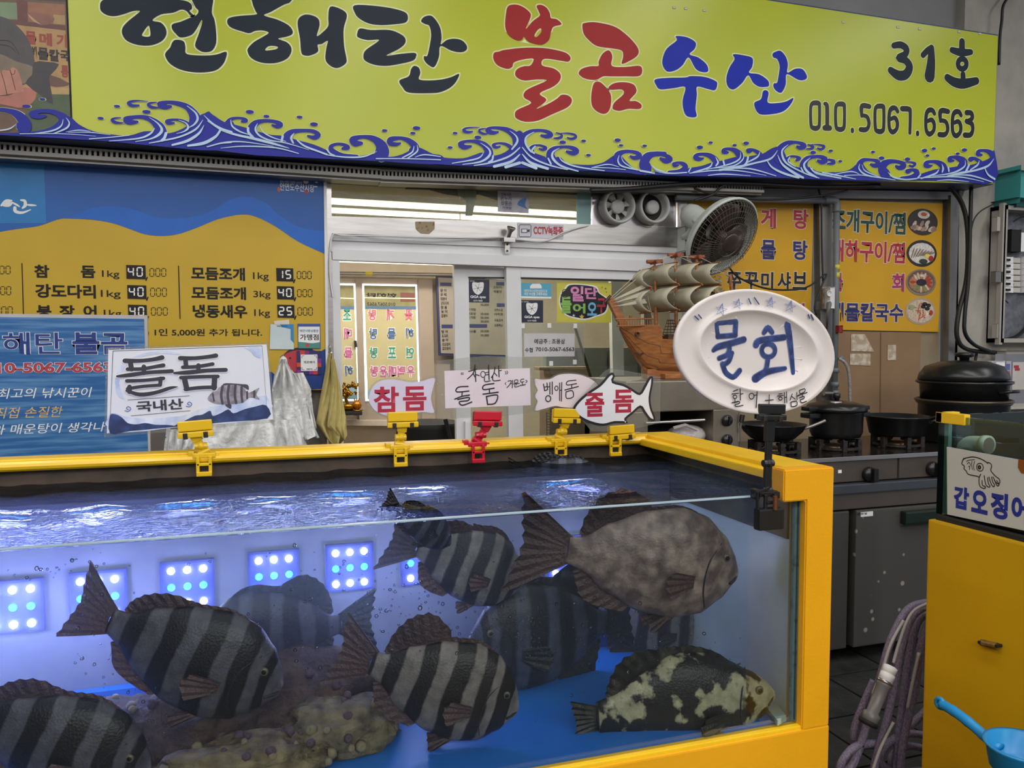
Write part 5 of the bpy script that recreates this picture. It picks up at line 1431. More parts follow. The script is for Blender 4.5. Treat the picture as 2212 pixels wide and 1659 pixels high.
# ---- handwritten fish shaped card
FC4 = YF(YC - 0.004)
cd4 = thing('fish_name_card', 'fish shaped pale pink card with thin black handwriting', 'card', tuple(P(1222, 897, YC - 0.004)))
o4 = [(905, 1040), (960, 1045), (1040, 1040), (1110, 1005), (1200, 995), (1300, 1005), (1390, 1040), (1450, 1090), (1470, 1150), (1440, 1220), (1370, 1270), (1250, 1290), (1150, 1285), (1080, 1275), (980, 1300), (905, 1312), (930, 1235), (905, 1190), (930, 1140), (910, 1090)]
shape('paper', [catmull([FC4.uv(*c9(*p)) for p in o4], 4)], FC4, M_cardp, cd4, 0.0008, 0, 0.0004)
shape('laminate', [catmull([FC4.uv(*c9(*p)) for p in o4], 4)], FC4, M_lam, cd4, -0.0006, 0.004, 0.0005)
for st in ([([(980, 1085), (990, 1142)], 9), ([(1010, 1075), (1015, 1132)], 9), ([(985, 1112), (1012, 1105)], 8), ([(990, 1142), (1016, 1132)], 8), ([(1015, 1110), (1032, 1105)], 7), ([(1035, 1070), (1035, 1172)], 8), ([(1055, 1065), (1055, 1172)], 8), (circ(1020, 1210, 22, 26), 8)],
           [(circ(1092, 1120, 14, 19), 7), ([(1120, 1075), (1120, 1228)], 8), ([(1120, 1140), (1138, 1135)], 7), ([(1138, 1070), (1135, 1232)], 8)],
           [([(1262, 1050), (1190, 1060), (1185, 1092), (1267, 1080)], 8), ([(1225, 1090), (1225, 1120)], 8), ([(1165, 1136), (1282, 1105)], 9), ([(1175, 1152), (1180, 1207), (1237, 1195), (1230, 1142), (1175, 1152)], 8)]):
    strokes('handwriting', st, FC4, M_felt, cd4, 0.0016, 4, True, 930, 560, S9)

# ---- black outlined fish card
FC5 = YF(YC - 0.022)
cd5 = thing('fish_name_card', 'fish outline card with thick black border and red block letters', 'card', tuple(P(1341, 932, YC - 0.022)))
o5 = [(1238, 1295), (1280, 1230), (1360, 1160), (1450, 1100), (1490, 1065), (1545, 1000), (1585, 985), (1600, 1020), (1590, 1060), (1680, 1085), (1760, 1130), (1815, 1160), (1850, 1110), (1895, 1030), (1930, 1020), (1930, 1090), (1910, 1200), (1920, 1290), (1950, 1370), (1945, 1405), (1900, 1395), (1850, 1330), (1820, 1290), (1760, 1340), (1700, 1390), (1710, 1425), (1600, 1425), (1500, 1448), (1400, 1430), (1310, 1390), (1260, 1345)]
shape('black_border', [catmull([FC5.uv(*c9(*p)) for p in o5], 3)], FC5, M_felt, cd5, 0.0, 0, 0.0005)
shape('paper', [catmull([FC5.uv(*c9(*p)) for p in o5], 3)], FC5, M_cardw, cd5, 0.0012, -0.007, 0.0004)
flat('laminate', FC5, [c9(1230, 1290), c9(1500, 985), c9(1560, 945), c9(2000, 1020), c9(1995, 1420), c9(1700, 1490), c9(1400, 1495)], 0.0008, M_lam, cd5, -0.0018)
txt('줄', FC5, (*c9(1340, 1370), *c9(1508, 1158)), M_redp, cd5, 0.03, 0.0020)
txt('돔', FC5, (*c9(1583, 1335), *c9(1762, 1130)), M_redp, cd5, 0.03, 0.0020)

# ---- oval tray used as a sign
ST = 1404 / 440.0
def cT(x, y): return (1420 + x / ST, 600 + y / ST)
FTr = tilt_frame((1462, 736), (1807, 790), TYF + 0.002)
tr = thing('oval_tray_sign', 'oval white plastic tray with blue hand lettering held upright', 'tray', tuple(P(1663, 889, TYF)))
cen = FTr.uv(1635, 761)
ax_ = (FTr.uv(1807, 788) - FTr.uv(1463, 735)).length / 2
ay_ = (FTr.uv(1615, 630) - FTr.uv(1655, 892)).length / 2
vs, fs = [], []
prof = [(1.0, -0.004), (1.0, 0.002), (0.985, 0.005), (0.95, 0.003), (0.80, -0.001), (0.725, 0.000), (0.70, 0.004), (0.675, 0.003), (0.65, -0.004), (0.40, -0.006), (0.02, -0.006)]
NT = 64
for s_, n_ in prof:
    for j in range(NT):
        a = 2 * math.pi * j / NT
        inn = s_ < 0.82
        vs.append(FTr.w(cen.x + ax_ * (s_ * 1.07 * math.cos(a) + 0.03 if inn else s_ * math.cos(a)), cen.y + ay_ * (s_ * 0.93 * math.sin(a) + 0.03 if inn else s_ * math.sin(a)), n_))
for i in range(len(prof) - 1):
    for j in range(NT):
        fs.append((i * NT + j, i * NT + (j + 1) % NT, (i + 1) * NT + (j + 1) % NT, (i + 1) * NT + j))
fs.append(tuple(range((len(prof) - 1) * NT, len(prof) * NT)))
k0 = len(vs)
for j in range(NT):
    a = 2 * math.pi * j / NT
    vs.append(FTr.w(cen.x + ax_ * 0.7 * math.cos(a), cen.y + ay_ * 0.7 * math.sin(a), -0.011))
for j in range(NT):
    fs.append((j, k0 + j, k0 + (j + 1) % NT, (j + 1) % NT))
fs.append(tuple(range(k0, k0 + NT))[::-1])
mesh('dish', vs, fs, mat('tray_white', '#d9cfcc', 0.35, var=0.02, coat=0.1), tr, smooth=True)
for a in (-20, 0, 20, 160, 180, 200, 60, 120, -60, -120):
    q0 = Vector((cen.x + ax_ * 0.46 * math.cos(R(a)), cen.y + ay_ * 0.46 * math.sin(R(a))))
    q1 = Vector((cen.x + ax_ * 0.60 * math.cos(R(a)), cen.y + ay_ * 0.60 * math.sin(R(a))))
    MB().tube([FTr.w(*q0, -0.0066), FTr.w(*q1, -0.0062)], [0.0008, 0.0022], 8).build('rib', mat('tray_white', '#d9cfcc', 0.35), tr, smooth=True)
M_bmark = mat('blue_marker', '#1e2a58', 0.45, c2='#2e437e', scale=60, lo=0.4, hi=0.6)
M_bpale = mat('pale_blue_marker', '#6477ae', 0.5)
mul = [([(415, 318), (425, 405)], 28), ([(415, 315), (550, 300)], 28), ([(550, 300), (545, 395)], 28), ([(425, 405), (548, 395)], 26), ([(395, 500), (430, 475), (520, 450), (605, 425)], [22, 34, 34, 34]), ([(500, 450), (505, 500), (485, 535)], 26), ([(435, 555), (522, 520)], 26), ([(520, 522), (500, 575), (462, 600)], 26), ([(457, 595), (480, 655), (530, 685), (575, 640)], 28)]
hoe = [([(745, 378), (772, 345), (802, 376)], [24, 30, 24]), ([(690, 462), (720, 432), (885, 410)], [36, 34, 32]), (circ(775, 500, 46, 46), 24), ([(772, 555), (762, 620), (745, 650)], 26), ([(685, 695), (760, 650), (890, 625)], [46, 36, 20]), ([(905, 320), (925, 450), (945, 655)], [40, 32, 20])]
for st in (mul, hoe):
    strokes('marker_letter_edge', [(p, [q + 9 for q in (ww if isinstance(ww, list) else [ww] * len(p))]) for p, ww in st], FTr, M_bpale, tr, -0.0052, 4, True, 1420, 600, ST)
    strokes('marker_letter', st, FTr, M_bmark, tr, -0.0042, 4, True, 1420, 600, ST)
for x, y, r in ((430, 222, 42), (545, 183, 36), (770, 172, 36), (905, 200, 40)):
    pts = [(x + r * math.sin(2 * math.pi * (i * 2) / 5 + 0.2), y - r * math.cos(2 * math.pi * (i * 2) / 5 + 0.2)) for i in range(6)]
    strokes('marker_star', [(pts, 7)], FTr, M_bpale, tr, 0.0052, 0, True, 1420, 600, ST)
for a, b in (((620, 145), (635, 180)), ((660, 138), (690, 182)), ((250, 265), (275, 290)), ((275, 255), (295, 280)), ((1030, 255), (1040, 280)), ((1050, 255), (1065, 290))):
    strokes('marker_tick', [([a, b], 8)], FTr, M_bmark, tr, 0.0050, 0, True, 1420, 600, ST)
for st in ([([(515, 782), (545, 770)], 6), ([(505, 800), (550, 795)], 6), (circ(525, 820, 13, 12), 6), ([(525, 835), (525, 852)], 6), ([(505, 860), (547, 850)], 6), ([(560, 765), (562, 842)], 7), ([(562, 802), (580, 798)], 6), ([(520, 860), (555, 852), (552, 866), (525, 873), (535, 886), (580, 878)], 6)],
           [(circ(640, 815, 17, 20), 6), ([(658, 810), (678, 806)], 6), ([(678, 785), (672, 892)], 7)], [([(735, 845), (790, 840)], 6), ([(762, 805), (760, 880)], 6)],
           [([(828, 800), (850, 798)], 6), ([(818, 815), (858, 810)], 6), (circ(838, 832, 12, 11), 6), ([(865, 790), (868, 862)], 6), ([(880, 785), (882, 860)], 6), ([(866, 825), (880, 822)], 6)],
           [([(920, 800), (905, 842)], 6), ([(918, 818), (940, 836)], 6), ([(950, 790), (952, 842)], 6), ([(952, 815), (967, 812)], 6), ([(910, 856), (915, 886), (950, 878), (948, 850), (910, 856)], 6)],
           [([(970, 775), (975, 797), (1005, 785), (1005, 765), (970, 775)], 6), ([(960, 810), (1022, 790)], 6), ([(990, 800), (990, 817)], 6), ([(968, 827), (1000, 817), (998, 832), (975, 840), (985, 860), (1017, 850)], 6)]):
    strokes('pen_letter', st, FTr, M_felt, tr, 0.0048, 4, True, 1420, 600, ST)
# ================================================================ THINGS ON AND BEHIND THE GLASS FRONT
S5 = 2212 / 600.0
def c5(x, y): return (700 + x / S5, 370 + y / S5)
FgA, FgB, FgT = FA.off(0.0215), FB.off(0.0215), FWALL.off(0.008)
M_navyst = mat('sticker_dark_navy', '#20243c', 0.35)


def notice(name, label, fr, box, m, cat='sticker', t=0.001, r=0.0):
    x0, y0, x1, y1 = box
    o = thing(name, label, cat, tuple(fr.w(*fr.uv((x0 + x1) / 2, (y0 + y1) / 2))))
    panel('sheet', fr, x0, y0, x1, y1, t, m, o, 0.0, True, r)
    return o, fr.off(t + 0.0004)


for fr, bx, lab in ((FgA, (1008, 603, 1057, 654), 'dark navy camera warning sticker on the narrow door leaf'), (FgB, (1125, 648, 1173, 697), 'dark navy camera warning sticker below the light blue sticker')):
    o, f2 = notice('camera_sticker', lab, fr, bx, M_navyst)
    x0, y0, x1, y1 = bx
    w_, h_ = x1 - x0, y1 - y0
    def q(a, b): return f2.uv(x0 + w_ * a, y0 + h_ * b)
    shape('shield', [catmull([q(0.25, 0.16), q(0.36, 0.13), q(0.5, 0.15), q(0.64, 0.13), q(0.75, 0.16), q(0.74, 0.40), q(0.66, 0.56), q(0.5, 0.66), q(0.34, 0.56), q(0.26, 0.40)], 3)], f2, WHITE, o, 0.0)
    shape('lens', [ellipse(q(0.5, 0.38), 0.003, 0.003)], f2, M_navyst, o, 0.0006)
    strokes('shield_lines', [([(x0 + w_ * 0.5, y0 + h_ * 0.38), (x0 + w_ * (0.5 + 0.2 * math.sin(a)), y0 + h_ * (0.38 - 0.2 * math.cos(a)))], 0.6) for a in (0.3, 1.35, 2.4, 3.45, 4.5, 5.5)], f2, M_navyst, o, 0.0004, 0)
    txt('GiGA eyes', f2, (x0 + w_ * 0.16, y0 + h_ * 0.83, x0 + w_ * 0.84, y0 + h_ * 0.70), WHITE, o, 0.03)
    txt('CCTV 작동중', f2, (x0 + w_ * 0.3, y0 + h_ * 0.95, x0 + w_ * 0.7, y0 + h_ * 0.88), WHITE, o, 0.02)
    txt('KT 텔레캅', f2, (x0 + w_ * 0.03, y0 + h_ * 0.1, x0 + w_ * 0.35, y0 + h_ * 0.06), WHITE, o, 0.01)

o, f2 = notice('voucher_sticker', 'light blue rounded sticker with small white print on the door glass', FgB, (1123, 611, 1191, 645), mat('sticker_cyan', '#4fa4c2', 0.4), r=0.006)
panel('white_foot', f2, 1123, 640, 1191, 645, 0.0004, WHITE, o)
txt('대한민국수산대전상품권으로', f2, (1132, 631, 1182, 626), WHITE, o, 0.01)
txt('국산 수산물 구매하세요!', f2, (1132, 638, 1182, 632.5), WHITE, o, 0.02)
shape('roof_mark', [[f2.uv(*p) for p in ((1145, 618), (1150, 613), (1166, 613), (1170, 618), (1170, 623), (1145, 623))]], f2, WHITE, o, 0.0002)

o, f2 = notice('welcome_sign', 'yellow sign with colourful bubble lettering and stars', FgB, (1203, 608, 1320, 697), mat('sign_lemon', '#c9c24a', 0.4), 'sign', 0.002)
M_bk = mat('bubble_black', '#15131a', 0.45)
shape('bubble_edge', [catmull([f2.uv(*c9(*p)) for p in [(1130, 290), (1160, 260), (1200, 215), (1320, 215), (1440, 235), (1470, 290), (1540, 340), (1545, 400), (1520, 470), (1440, 500), (1340, 530), (1200, 500), (1140, 450), (1115, 370)]], 3)], f2, WHITE, o, 0.0)
shape('bubble_back', [catmull([f2.uv(*c9(*p)) for p in [(1140, 295), (1170, 268), (1210, 225), (1320, 225), (1430, 245), (1462, 295), (1530, 345), (1535, 395), (1510, 460), (1430, 490), (1340, 515), (1205, 490), (1150, 445), (1125, 370)]], 3)], f2, M_bk, o, 0.0006)
for ch, bx, c in (('일', (1215, 365, 1330, 235), '#d488b8'), ('단', (1340, 345, 1450, 245), '#d488b8'), ('들', (1130, 470, 1225, 325), '#86b85c'), ('어', (1235, 470, 1345, 385), '#86b85c'), ('오', (1360, 490, 1445, 375), '#6cb4d8'), ('구', (1445, 470, 1520, 340), '#b03442')):
    txt(ch, f2, (*c9(bx[0], bx[1]), *c9(bx[2], bx[3])), mat('bub_' + c, c, 0.4), o, 0.035, 0.0014, 'bubble_letter')
for x, y, r, c in ((1313, 500, 24, '#d8b43c'), (1243, 488, 14, '#b8ccdc'), (1520, 255, 9, '#3a5a50'), (1490, 245, 6, '#3a5a50'), (1528, 285, 6, '#3a5a50')):
    shape('star', [[f2.uv(*c9(x + (r if i % 2 == 0 else r * 0.45) * math.sin(i * math.pi / 5), y - (r if i % 2 == 0 else r * 0.45) * math.cos(i * math.pi / 5))) for i in range(10)]], f2, mat('st_' + c, c, 0.4), o, 0.0016)
strokes('swirl', [([(1170 + r_ * math.cos(a), 292 + r_ * math.sin(a)) for r_, a in [(4 + i * 2.2, i * 0.9) for i in range(18)]], 6)], f2, M_bk, o, 0.0014, 3, True, 930, 560, S9)

o, f2 = notice('account_note', 'white paper note with a bank account number on the door glass', FgB.off(0.006), (1132, 720, 1241, 770), mat('note_paper', '#cfcdd2', 0.5), 'note')
txt('예금주 : 조용삼', f2, (*c9(900, 735), *c9(1168, 692)), M_pk, o, 0.012)
txt('수협', f2, (*c9(820, 808), *c9(888, 768)), M_pk, o, 0.012)
txt('7010-5067-6563', f2, (*c9(912, 800), *c9(1248, 765)), M_pk, o, 0.012)

# clear pocket sheet around the note
o = thing('clear_pocket', 'creased clear plastic pocket taped under the stickers', 'plastic sheet', tuple(FgB.w(*FgB.uv(1190, 760))))
flat('sheet', FgB, [(1121, 698), (1260, 700), (1262, 790), (1122, 792)], 0.0008, clear_mat('creased_plastic', '#eef2f0', rough=0.12, haze=0.08, bump=0.9, bscale=30), o, 0.003)
for x, y in ((1129, 704), (1186, 703), (1242, 704), (1190, 785), (1241, 782)):
    MB().prism(FgB, ccw([FgB.uv(*p) for p in ((x - 4, y - 5), (x + 4, y - 5), (x + 4, y + 5), (x - 4, y + 5))]), 0.0006, 0.004).build('tape', WHITE, o)

o, f2 = notice('recording_sticker', 'white sticker with a camera icon and red lettering on the steel strip', FWALL.off(0.0215), (1118, 481, 1217, 517), mat('sticker_cool_white', '#cfced6', 0.4), t=0.0015)
txt('CCTV녹화중', f2, (*c5(1668, 505), *c5(1902, 440)), mat('warn_red', '#b8283c', 0.45), o, 0.03)
strokes('icon_frame', [([(1562, 425), (1640, 425), (1648, 435), (1648, 515), (1640, 522), (1560, 522), (1553, 512), (1553, 435), (1562, 425)], 5)], f2, M_navyst, o, 0.0002, 0, True, 700, 370, S5)
shape('camera_icon', [[f2.uv(*c5(*p)) for p in ((1570, 458), (1620, 458), (1620, 468), (1637, 460), (1637, 486), (1620, 480), (1620, 490), (1570, 490))]], f2, M_navyst, o, 0.0004)
shape('camera_icon', [[f2.uv(*c5(*p)) for p in ((1576, 463), (1614, 463), (1614, 485), (1576, 485))]], f2, WHITE, o, 0.0008)

o, f2 = notice('torn_sticker', 'torn white market voucher sticker on the dusty transom glass', FgT, (1075, 412, 1142, 461), mat('sticker_torn', '#bcb8c0', 0.5, c2='#a8a4b4', scale=20))
for t_, bx in (('전통시장', (1410, 192, 1490, 175)), ('온누리', (1405, 230, 1492, 203)), ('상품권', (1408, 270, 1492, 240)), ('가맹점', (1420, 300, 1490, 282))):
    txt(t_, f2, (*c5(bx[0], bx[1]), *c5(bx[2], bx[3])), mat('ink_faded', '#454660', 0.5), o, 0.015)
shape('blue_splash', [catmull([f2.uv(*c5(*p)) for p in [(1560, 230), (1610, 215), (1600, 270), (1620, 300), (1580, 285), (1540, 265)]], 3)], f2, mat('splash_blue', '#3c74b0', 0.5), o, 0.0003)

# two pipe ventilators in a steel plate
vp = thing('vent_plate', 'shiny steel plate holding two round ventilators', 'vent plate', tuple(P(1365, 450, YW)))
quad('plate', FWALL, ((1277, 410), (1456, 418), (1458, 490), (1277, 487)), 0.012, mat('mirror_steel', '#c2bcc2', 0.22, metal=0.9, var=0.2, scale=4, stretch=(1, 1, 5)), vp, 0.0)
M_vw = mat('vent_plastic', '#b8b9b8', 0.4)
for k, (px, py, r) in enumerate(((1324, 450, 34), (1399, 451, 32.5))):
    c = FWALL.uv(px, py)
    rr = r * (FWALL.uv(px + 1, py).x - c.x)
    v = thing('ventilator', ['round ventilator with white blades beside the teal film', 'round ventilator with a dark bore near the wall fan'][k], 'ventilator', tuple(FWALL.w(c.x, c.y, 0.013)))
    M = Matrix.Translation(FWALL.w(c.x, c.y, 0.066)) @ Matrix.Rotation(R(90), 4, 'X')
    MB().lathe([(rr, -0.05), (rr, 0.012), (rr * 0.95, 0.022), (rr * 0.86, 0.022), (rr * 0.80, 0.0), (rr * 0.78, -0.05), (rr * 0.0005, -0.05)], 40, M).build('ring', M_vw, v, smooth=True)
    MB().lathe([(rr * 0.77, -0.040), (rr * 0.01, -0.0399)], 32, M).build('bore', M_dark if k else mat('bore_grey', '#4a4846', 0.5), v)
    MB().lathe([(rr * 0.40, -0.035), (rr * 0.40, -0.005), (rr * 0.34, 0.0), (0.0005, 0.001)], 28, M).build('hub', M_vw, v, smooth=True)
    if k == 0:
        for q_ in range(7):
            a0, a1 = 2 * math.pi * q_ / 7, 2 * math.pi * (q_ + 0.62) / 7
            vs = [M @ Vector((rr * ra * math.cos(an), rr * ra * math.sin(an), z)) for ra, an, z in ((0.38, a0, -0.012), (0.38, a1, -0.03), (0.76, a1 + 0.05, -0.03), (0.76, a0 + 0.1, -0.012), (0.38, a0, -0.014), (0.38, a1, -0.032), (0.76, a1 + 0.05, -0.032), (0.76, a0 + 0.1, -0.014))]
            mesh('blade', vs, [(0, 1, 2, 3), (7, 6, 5, 4), (0, 4, 5, 1), (1, 5, 6, 2), (2, 6, 7, 3), (3, 7, 4, 0)], M_vw, v)

# white cable clipped across the rails and a small spot lamp bracket
o = thing('white_cable', 'twin white cable sagging across the rails above the sliding door', 'cable', tuple(P(900, 518, YW - 0.03)))
def cpts(pts, Y): return catmull([P(*c5(*p), Y) for p in pts], 5, False)
MB().tube(cpts([(60, 640), (55, 560), (80, 515), (160, 505), (400, 530), (800, 550), (1200, 540), (1420, 530), (1520, 530), (1620, 555), (1720, 568), (1860, 520), (2000, 460), (2110, 432)], YW - 0.034), 0.0035, 6).build('strand', M_pvc, o)
MB().tube(cpts([(70, 1000), (45, 800), (62, 520), (160, 512), (450, 515), (800, 525), (1200, 530), (1430, 525), (1560, 545), (1760, 555), (1900, 490), (2060, 440)], YW - 0.042), 0.0035, 6).build('strand', M_pvc, o)
o = thing('spot_bracket', 'small steel spot lamp head on an angle bracket above the door', 'bracket', tuple(P(1096, 530, YW - 0.04)))
MB().bbox(tuple(P(1091, 548, YW - 0.035)), tuple(P(1101, 516, YW - 0.03)), 0.001).build('plate', M_steel, o)
MB().bbox(tuple(P(1089, 522, YW - 0.07)), tuple(P(1108, 516, YW - 0.03)), 0.001).build('arm', M_steel, o)
a, b = P(1098, 514, YW - 0.06), P(1104, 494, YW - 0.08)
MB().lathe([(0.008, 0.0), (0.010, 0.03), (0.022, 0.052), (0.021, 0.055), (0.0005, 0.048)], 20, obasis(a, b)).build('head', M_steel, o, smooth=True)
for x, y in ((1096, 528), (1096, 542)):
    MB().sphere(P(x, y, YW - 0.038), 0.005, 8, 6).build('screw', M_dark, o)
# black torn sheet stuffed in the transom
o = thing('torn_sheet', 'torn black plastic sheet stuffed behind the top of the transom glass', 'plastic sheet', tuple(P(970, 410, YW + 0.03)))
flat('sheet', YF(YW + 0.04), [c5(*p) for p in ((605, 100), (820, 125), (1000, 120), (1200, 135), (1380, 140), (1385, 235), (1230, 185), (1100, 205), (960, 185), (830, 150), (640, 145), (660, 125))], 0.01, mat('black_sheet', '#1e2022', 0.5), o)
flat('tape', YF(YW + 0.03), [c5(*p) for p in ((1050, 130), (1210, 150), (1210, 215), (1190, 300), (1180, 355), (1125, 355), (1130, 240), (1070, 190))], 0.004, mat('grey_tape', '#7c8480', 0.5), o)

# menu board on the wall of the room behind
FM = YF(YI - 0.10)
o = thing('menu_board', 'navy framed menu board hanging on the inner wall', 'menu board', tuple(P(1015, 690, YI - 0.1)))
quad('frame', FM, ((941, 596), (1092, 602), (1096, 772), (947, 768)), 0.02, mat('menu_navy', '#2a2e5c', 0.45), o)
quad('face', FM, ((945, 600), (1090, 606), (1093, 767), (951, 763)), 0.004, mat('menu_face', '#8d857a', 0.5), o, 0.02)
fm = FM.off(0.025)
for x, y, w_, h_ in ((951, 610, 24, 8), (1072, 609, 20, 8), (954, 701, 24, 8), (1014, 700, 38, 8), (1073, 655, 20, 8)):
    panel('heading', fm, x, y, x + w_, y + h_, 0.0005, mat('menu_navy', '#2a2e5c', 0.45), o)
for i, s_ in enumerate(('광 어', '우 럭', '대광어', '강도다리', '참 돔', '농 어', '잡광어')):
    txt(s_, fm, (951 + i * 0.4, 631 + i * 9.1, 964 + i * 0.4 + (4 if len(s_) > 3 else 0), 624 + i * 9.1), M_pk, o, 0.015)
for i, s_ in enumerate(('방 어', '도다리', '숭 어', '산오징어', '갑오징어')):
    txt(s_, fm, (954 + i * 0.4, 720 + i * 9.0, 967 + i * 0.4 + (4 if len(s_) > 3 else 0), 713 + i * 9.0), M_pk, o, 0.015)
for i, (x, y, s_) in enumerate(((1038, 656, '50,000'), (1038, 676, '50,000'), (1038, 684, '50,000'), (1038, 692, '30,000'), (1038, 713, '50,000'), (1038, 722, '30,000'), (1010, 666, '꽃게탕'), (1010, 675, '연포탕'), (1010, 683, '조개탕'), (1010, 713, '해산물'), (1068, 667, '대하소금'), (1068, 676, '대하찜'), (1068, 689, '모듬조개'), (1068, 700, '모듬해산'), (1066, 618, '조개구이'), (1066, 627, '해물탕'))):
    txt(s_, fm, (x, y + 5.5, x + 18, y), M_pk, o, 0.01)

# gold ornaments on the inner sill
M_gold = mat('gold_paint', '#8a6418', 0.28, metal=0.85, var=0.3, scale=40)
ybase = 899
for k, (cx, lab) in enumerate(((752, 'golden bonsai tree ornament on a black base'), (771, 'small golden fruit ornament beside the golden tree'))):
    Yo = YI - 0.16
    c = P(cx, ybase - 3, Yo)
    o = thing('gold_ornament', lab, 'ornament', tuple(c))
    hw = 0.034
    MB().bbox(tuple(c + Vector((-hw, -0.05, 0))), tuple(c + Vector((hw, 0.05, 0.03))), 0.008).build('base', M_dark, o)
    if k == 0:
        MB().lathe([(0.03, 0.03), (0.045, 0.05), (0.05, 0.065), (0.03, 0.085)], 14, Matrix.Translation(c)).build('pot', M_gold, o, smooth=True)
        MB().tube(catmull([c + Vector((0, 0, 0.08)), c + Vector((-0.015, 0, 0.12)), c + Vector((0.01, 0, 0.16)), c + Vector((-0.02, 0, 0.2))], 4, False), [0.012] * 12 + [0.006], 8).build('trunk', M_gold, o, smooth=True)
        rnd = random.Random(4)
        for q_ in range(9):
            b = MB()
            cc = c + Vector((rnd.uniform(-0.07, 0.09), rnd.uniform(-0.03, 0.03), rnd.uniform(0.13, 0.24)))
            for w_ in range(10):
                b.sphere(cc + Vector((rnd.uniform(-0.03, 0.03), rnd.uniform(-0.02, 0.02), rnd.uniform(-0.014, 0.014))), rnd.uniform(0.006, 0.013), 7, 5)
            b.build('foliage', M_gold, o)
    else:
        MB().lathe([(0.045, 0.03), (0.05, 0.036), (0.02, 0.04)], 14, Matrix.Translation(c)).build('tray', M_gold, o, smooth=True)
        MB().sphere(c + Vector((0, 0, 0.072)), 0.037, 14, 10, (1, 1, 0.95)).build('fruit', mat('amber_gold', '#a8681c', 0.3, metal=0.6), o, smooth=True)
        for a in (-1, 0, 1):
            MB().tube([c + Vector((0.012 * a, 0, 0.10)), c + Vector((0.02 * a, 0, 0.122))], [0.007, 0.002], 6).build('crown', M_gold, o)

# dim things in the room seen through the second leaf
o = thing('inner_partition', 'grey green panel partition standing behind the door glass', 'partition', (2.2, 4.7, 0.02))
MB().bbox((1.75, 4.66, 0.02), (2.75, 4.72, 1.42), 0.008).build('panel', mat('grey_green_panel', '#7e8782', 0.5), o)
for x in (1.95, 2.18, 2.40, 2.62):
    MB().bbox((x - 0.008, 4.645, 0.04), (x + 0.008, 4.66, 1.40), 0.002).build('groove_strip', mat('dark_groove', '#4c5452', 0.5), o)
o = thing('tv_carton', 'tan carton standing low behind the handwritten cards', 'carton', tuple(P(1240, 900, 4.3)))
q0, q1 = P(1165, 905, 4.35), P(1275, 795, 4.2)
MB().bbox((q0.x, q1.y - 0.02, 0.02), (q1.x, q0.y, q1.z), 0.01).build('box', mat('tan_carton', '#8b7560', 0.7), o)
MB().bbox(tuple(P(1165, 800, 4.19)), tuple(P(1275, 792, 4.19) + Vector((0, 0.1, 0))), 0.004).build('lid', mat('tan_carton_lid', '#9c866e', 0.7), o)
o = thing('broom', 'dark broom stick leaning inside the door', 'broom', tuple(P(1275, 810, 4.25)))
q0, q1 = P(1240, 700, 4.08), P(1276, 815, 4.02)
q2 = q1 + (q1 - q0) * ((q1.z - 0.08) / (q0.z - q1.z))
MB().tube([q0, q2], 0.008, 8).build('stick', M_dark, o)
MB().bbox((q2.x - 0.12, q2.y - 0.03, 0.02), (q2.x + 0.12, q2.y + 0.03, 0.12), 0.01).build('head', M_dark, o)
o = thing('black_bin', 'black plastic bin behind the glass near the tank rim', 'bin', (0.95, 4.35, 0.02))
MB().lathe([(0.15, 0.0), (0.18, 0.95), (0.19, 0.98), (0.175, 0.98), (0.14, 0.05)], 20, Matrix.Translation((0.93, 4.4, 0.02))).build('body', M_dark, o, smooth=True)
MB().tube([P(962, 905, 4.2), P(975, 960, 4.2)], 0.012, 8).build('handle', M_dark, o)
o = thing('added_rack_counter', 'grey low counter added under the wire rack just inside the glass door', 'counter', (1.4, 4.0, 0.02))  # added only to carry the wire rack
zc = P(1190, 945, 4.0).z
MB().bbox((P(1165, 940, 4.0).x, 3.93, 0.02), (P(1225, 940, 4.0).x, 4.12, zc - 0.02), 0.006).build('body', mat('counter_grey', '#8b9090', 0.5), o)
MB().bbox((P(1163, 940, 4.0).x, 3.92, zc - 0.02), (P(1227, 940, 4.0).x, 4.13, zc), 0.004).build('top', M_steeld, o)
# wire rack low behind the glass
o = thing('wire_rack', 'small wire cooling rack behind the glass door', 'rack', tuple(P(1190, 930, 4.0)))
for i in range(9):
    y = 893 + i * 6
    MB().tube([P(1181, y, 4.0), P(1204, y, 4.0)], 0.002, 5).build('wire', M_steeld, o)
for x in (1181, 1204):
    MB().tube([P(x, 890, 4.0), P(x, 944, 4.0)], 0.003, 6).build('side', M_steeld, o)
# ================================================================ RIGHT HALF: posters, pipe, fan, ship, oven, stove, pots, panels
FPO = YF(3.73)
SP = 2212 / 652.0
def cP(x, y): return (1560 + x / SP, 390 + y / SP)
SF = 2212 / 600.0
def cF(x, y): return (1230 + x / SF, 370 + y / SF)
M_poy = mat('poster_yellow', '#cf9c1c', 0.4, var=0.05, scale=4, spec=0.4)
PR, PN, PK, PG, PM = (mat('p_red', '#b02a3c', 0.45), mat('p_navy', '#2a2a66', 0.45), mat('p_black', '#1c1a1c', 0.45), mat('p_green', '#1e4a40', 0.45), mat('p_magenta', '#a83060', 0.45))
M_pwh = mat('poster_outline', '#ddd0c0', 0.5)
p1 = thing('menu_poster', 'yellow stew menu poster half hidden behind the wall fan', 'poster', tuple(P(1620, 570, 3.73)))
quad('sheet', FPO, ((1480, 433), (1757, 438), (1750, 712), (1484, 712)), 0.006, M_poy, p1, -0.004)
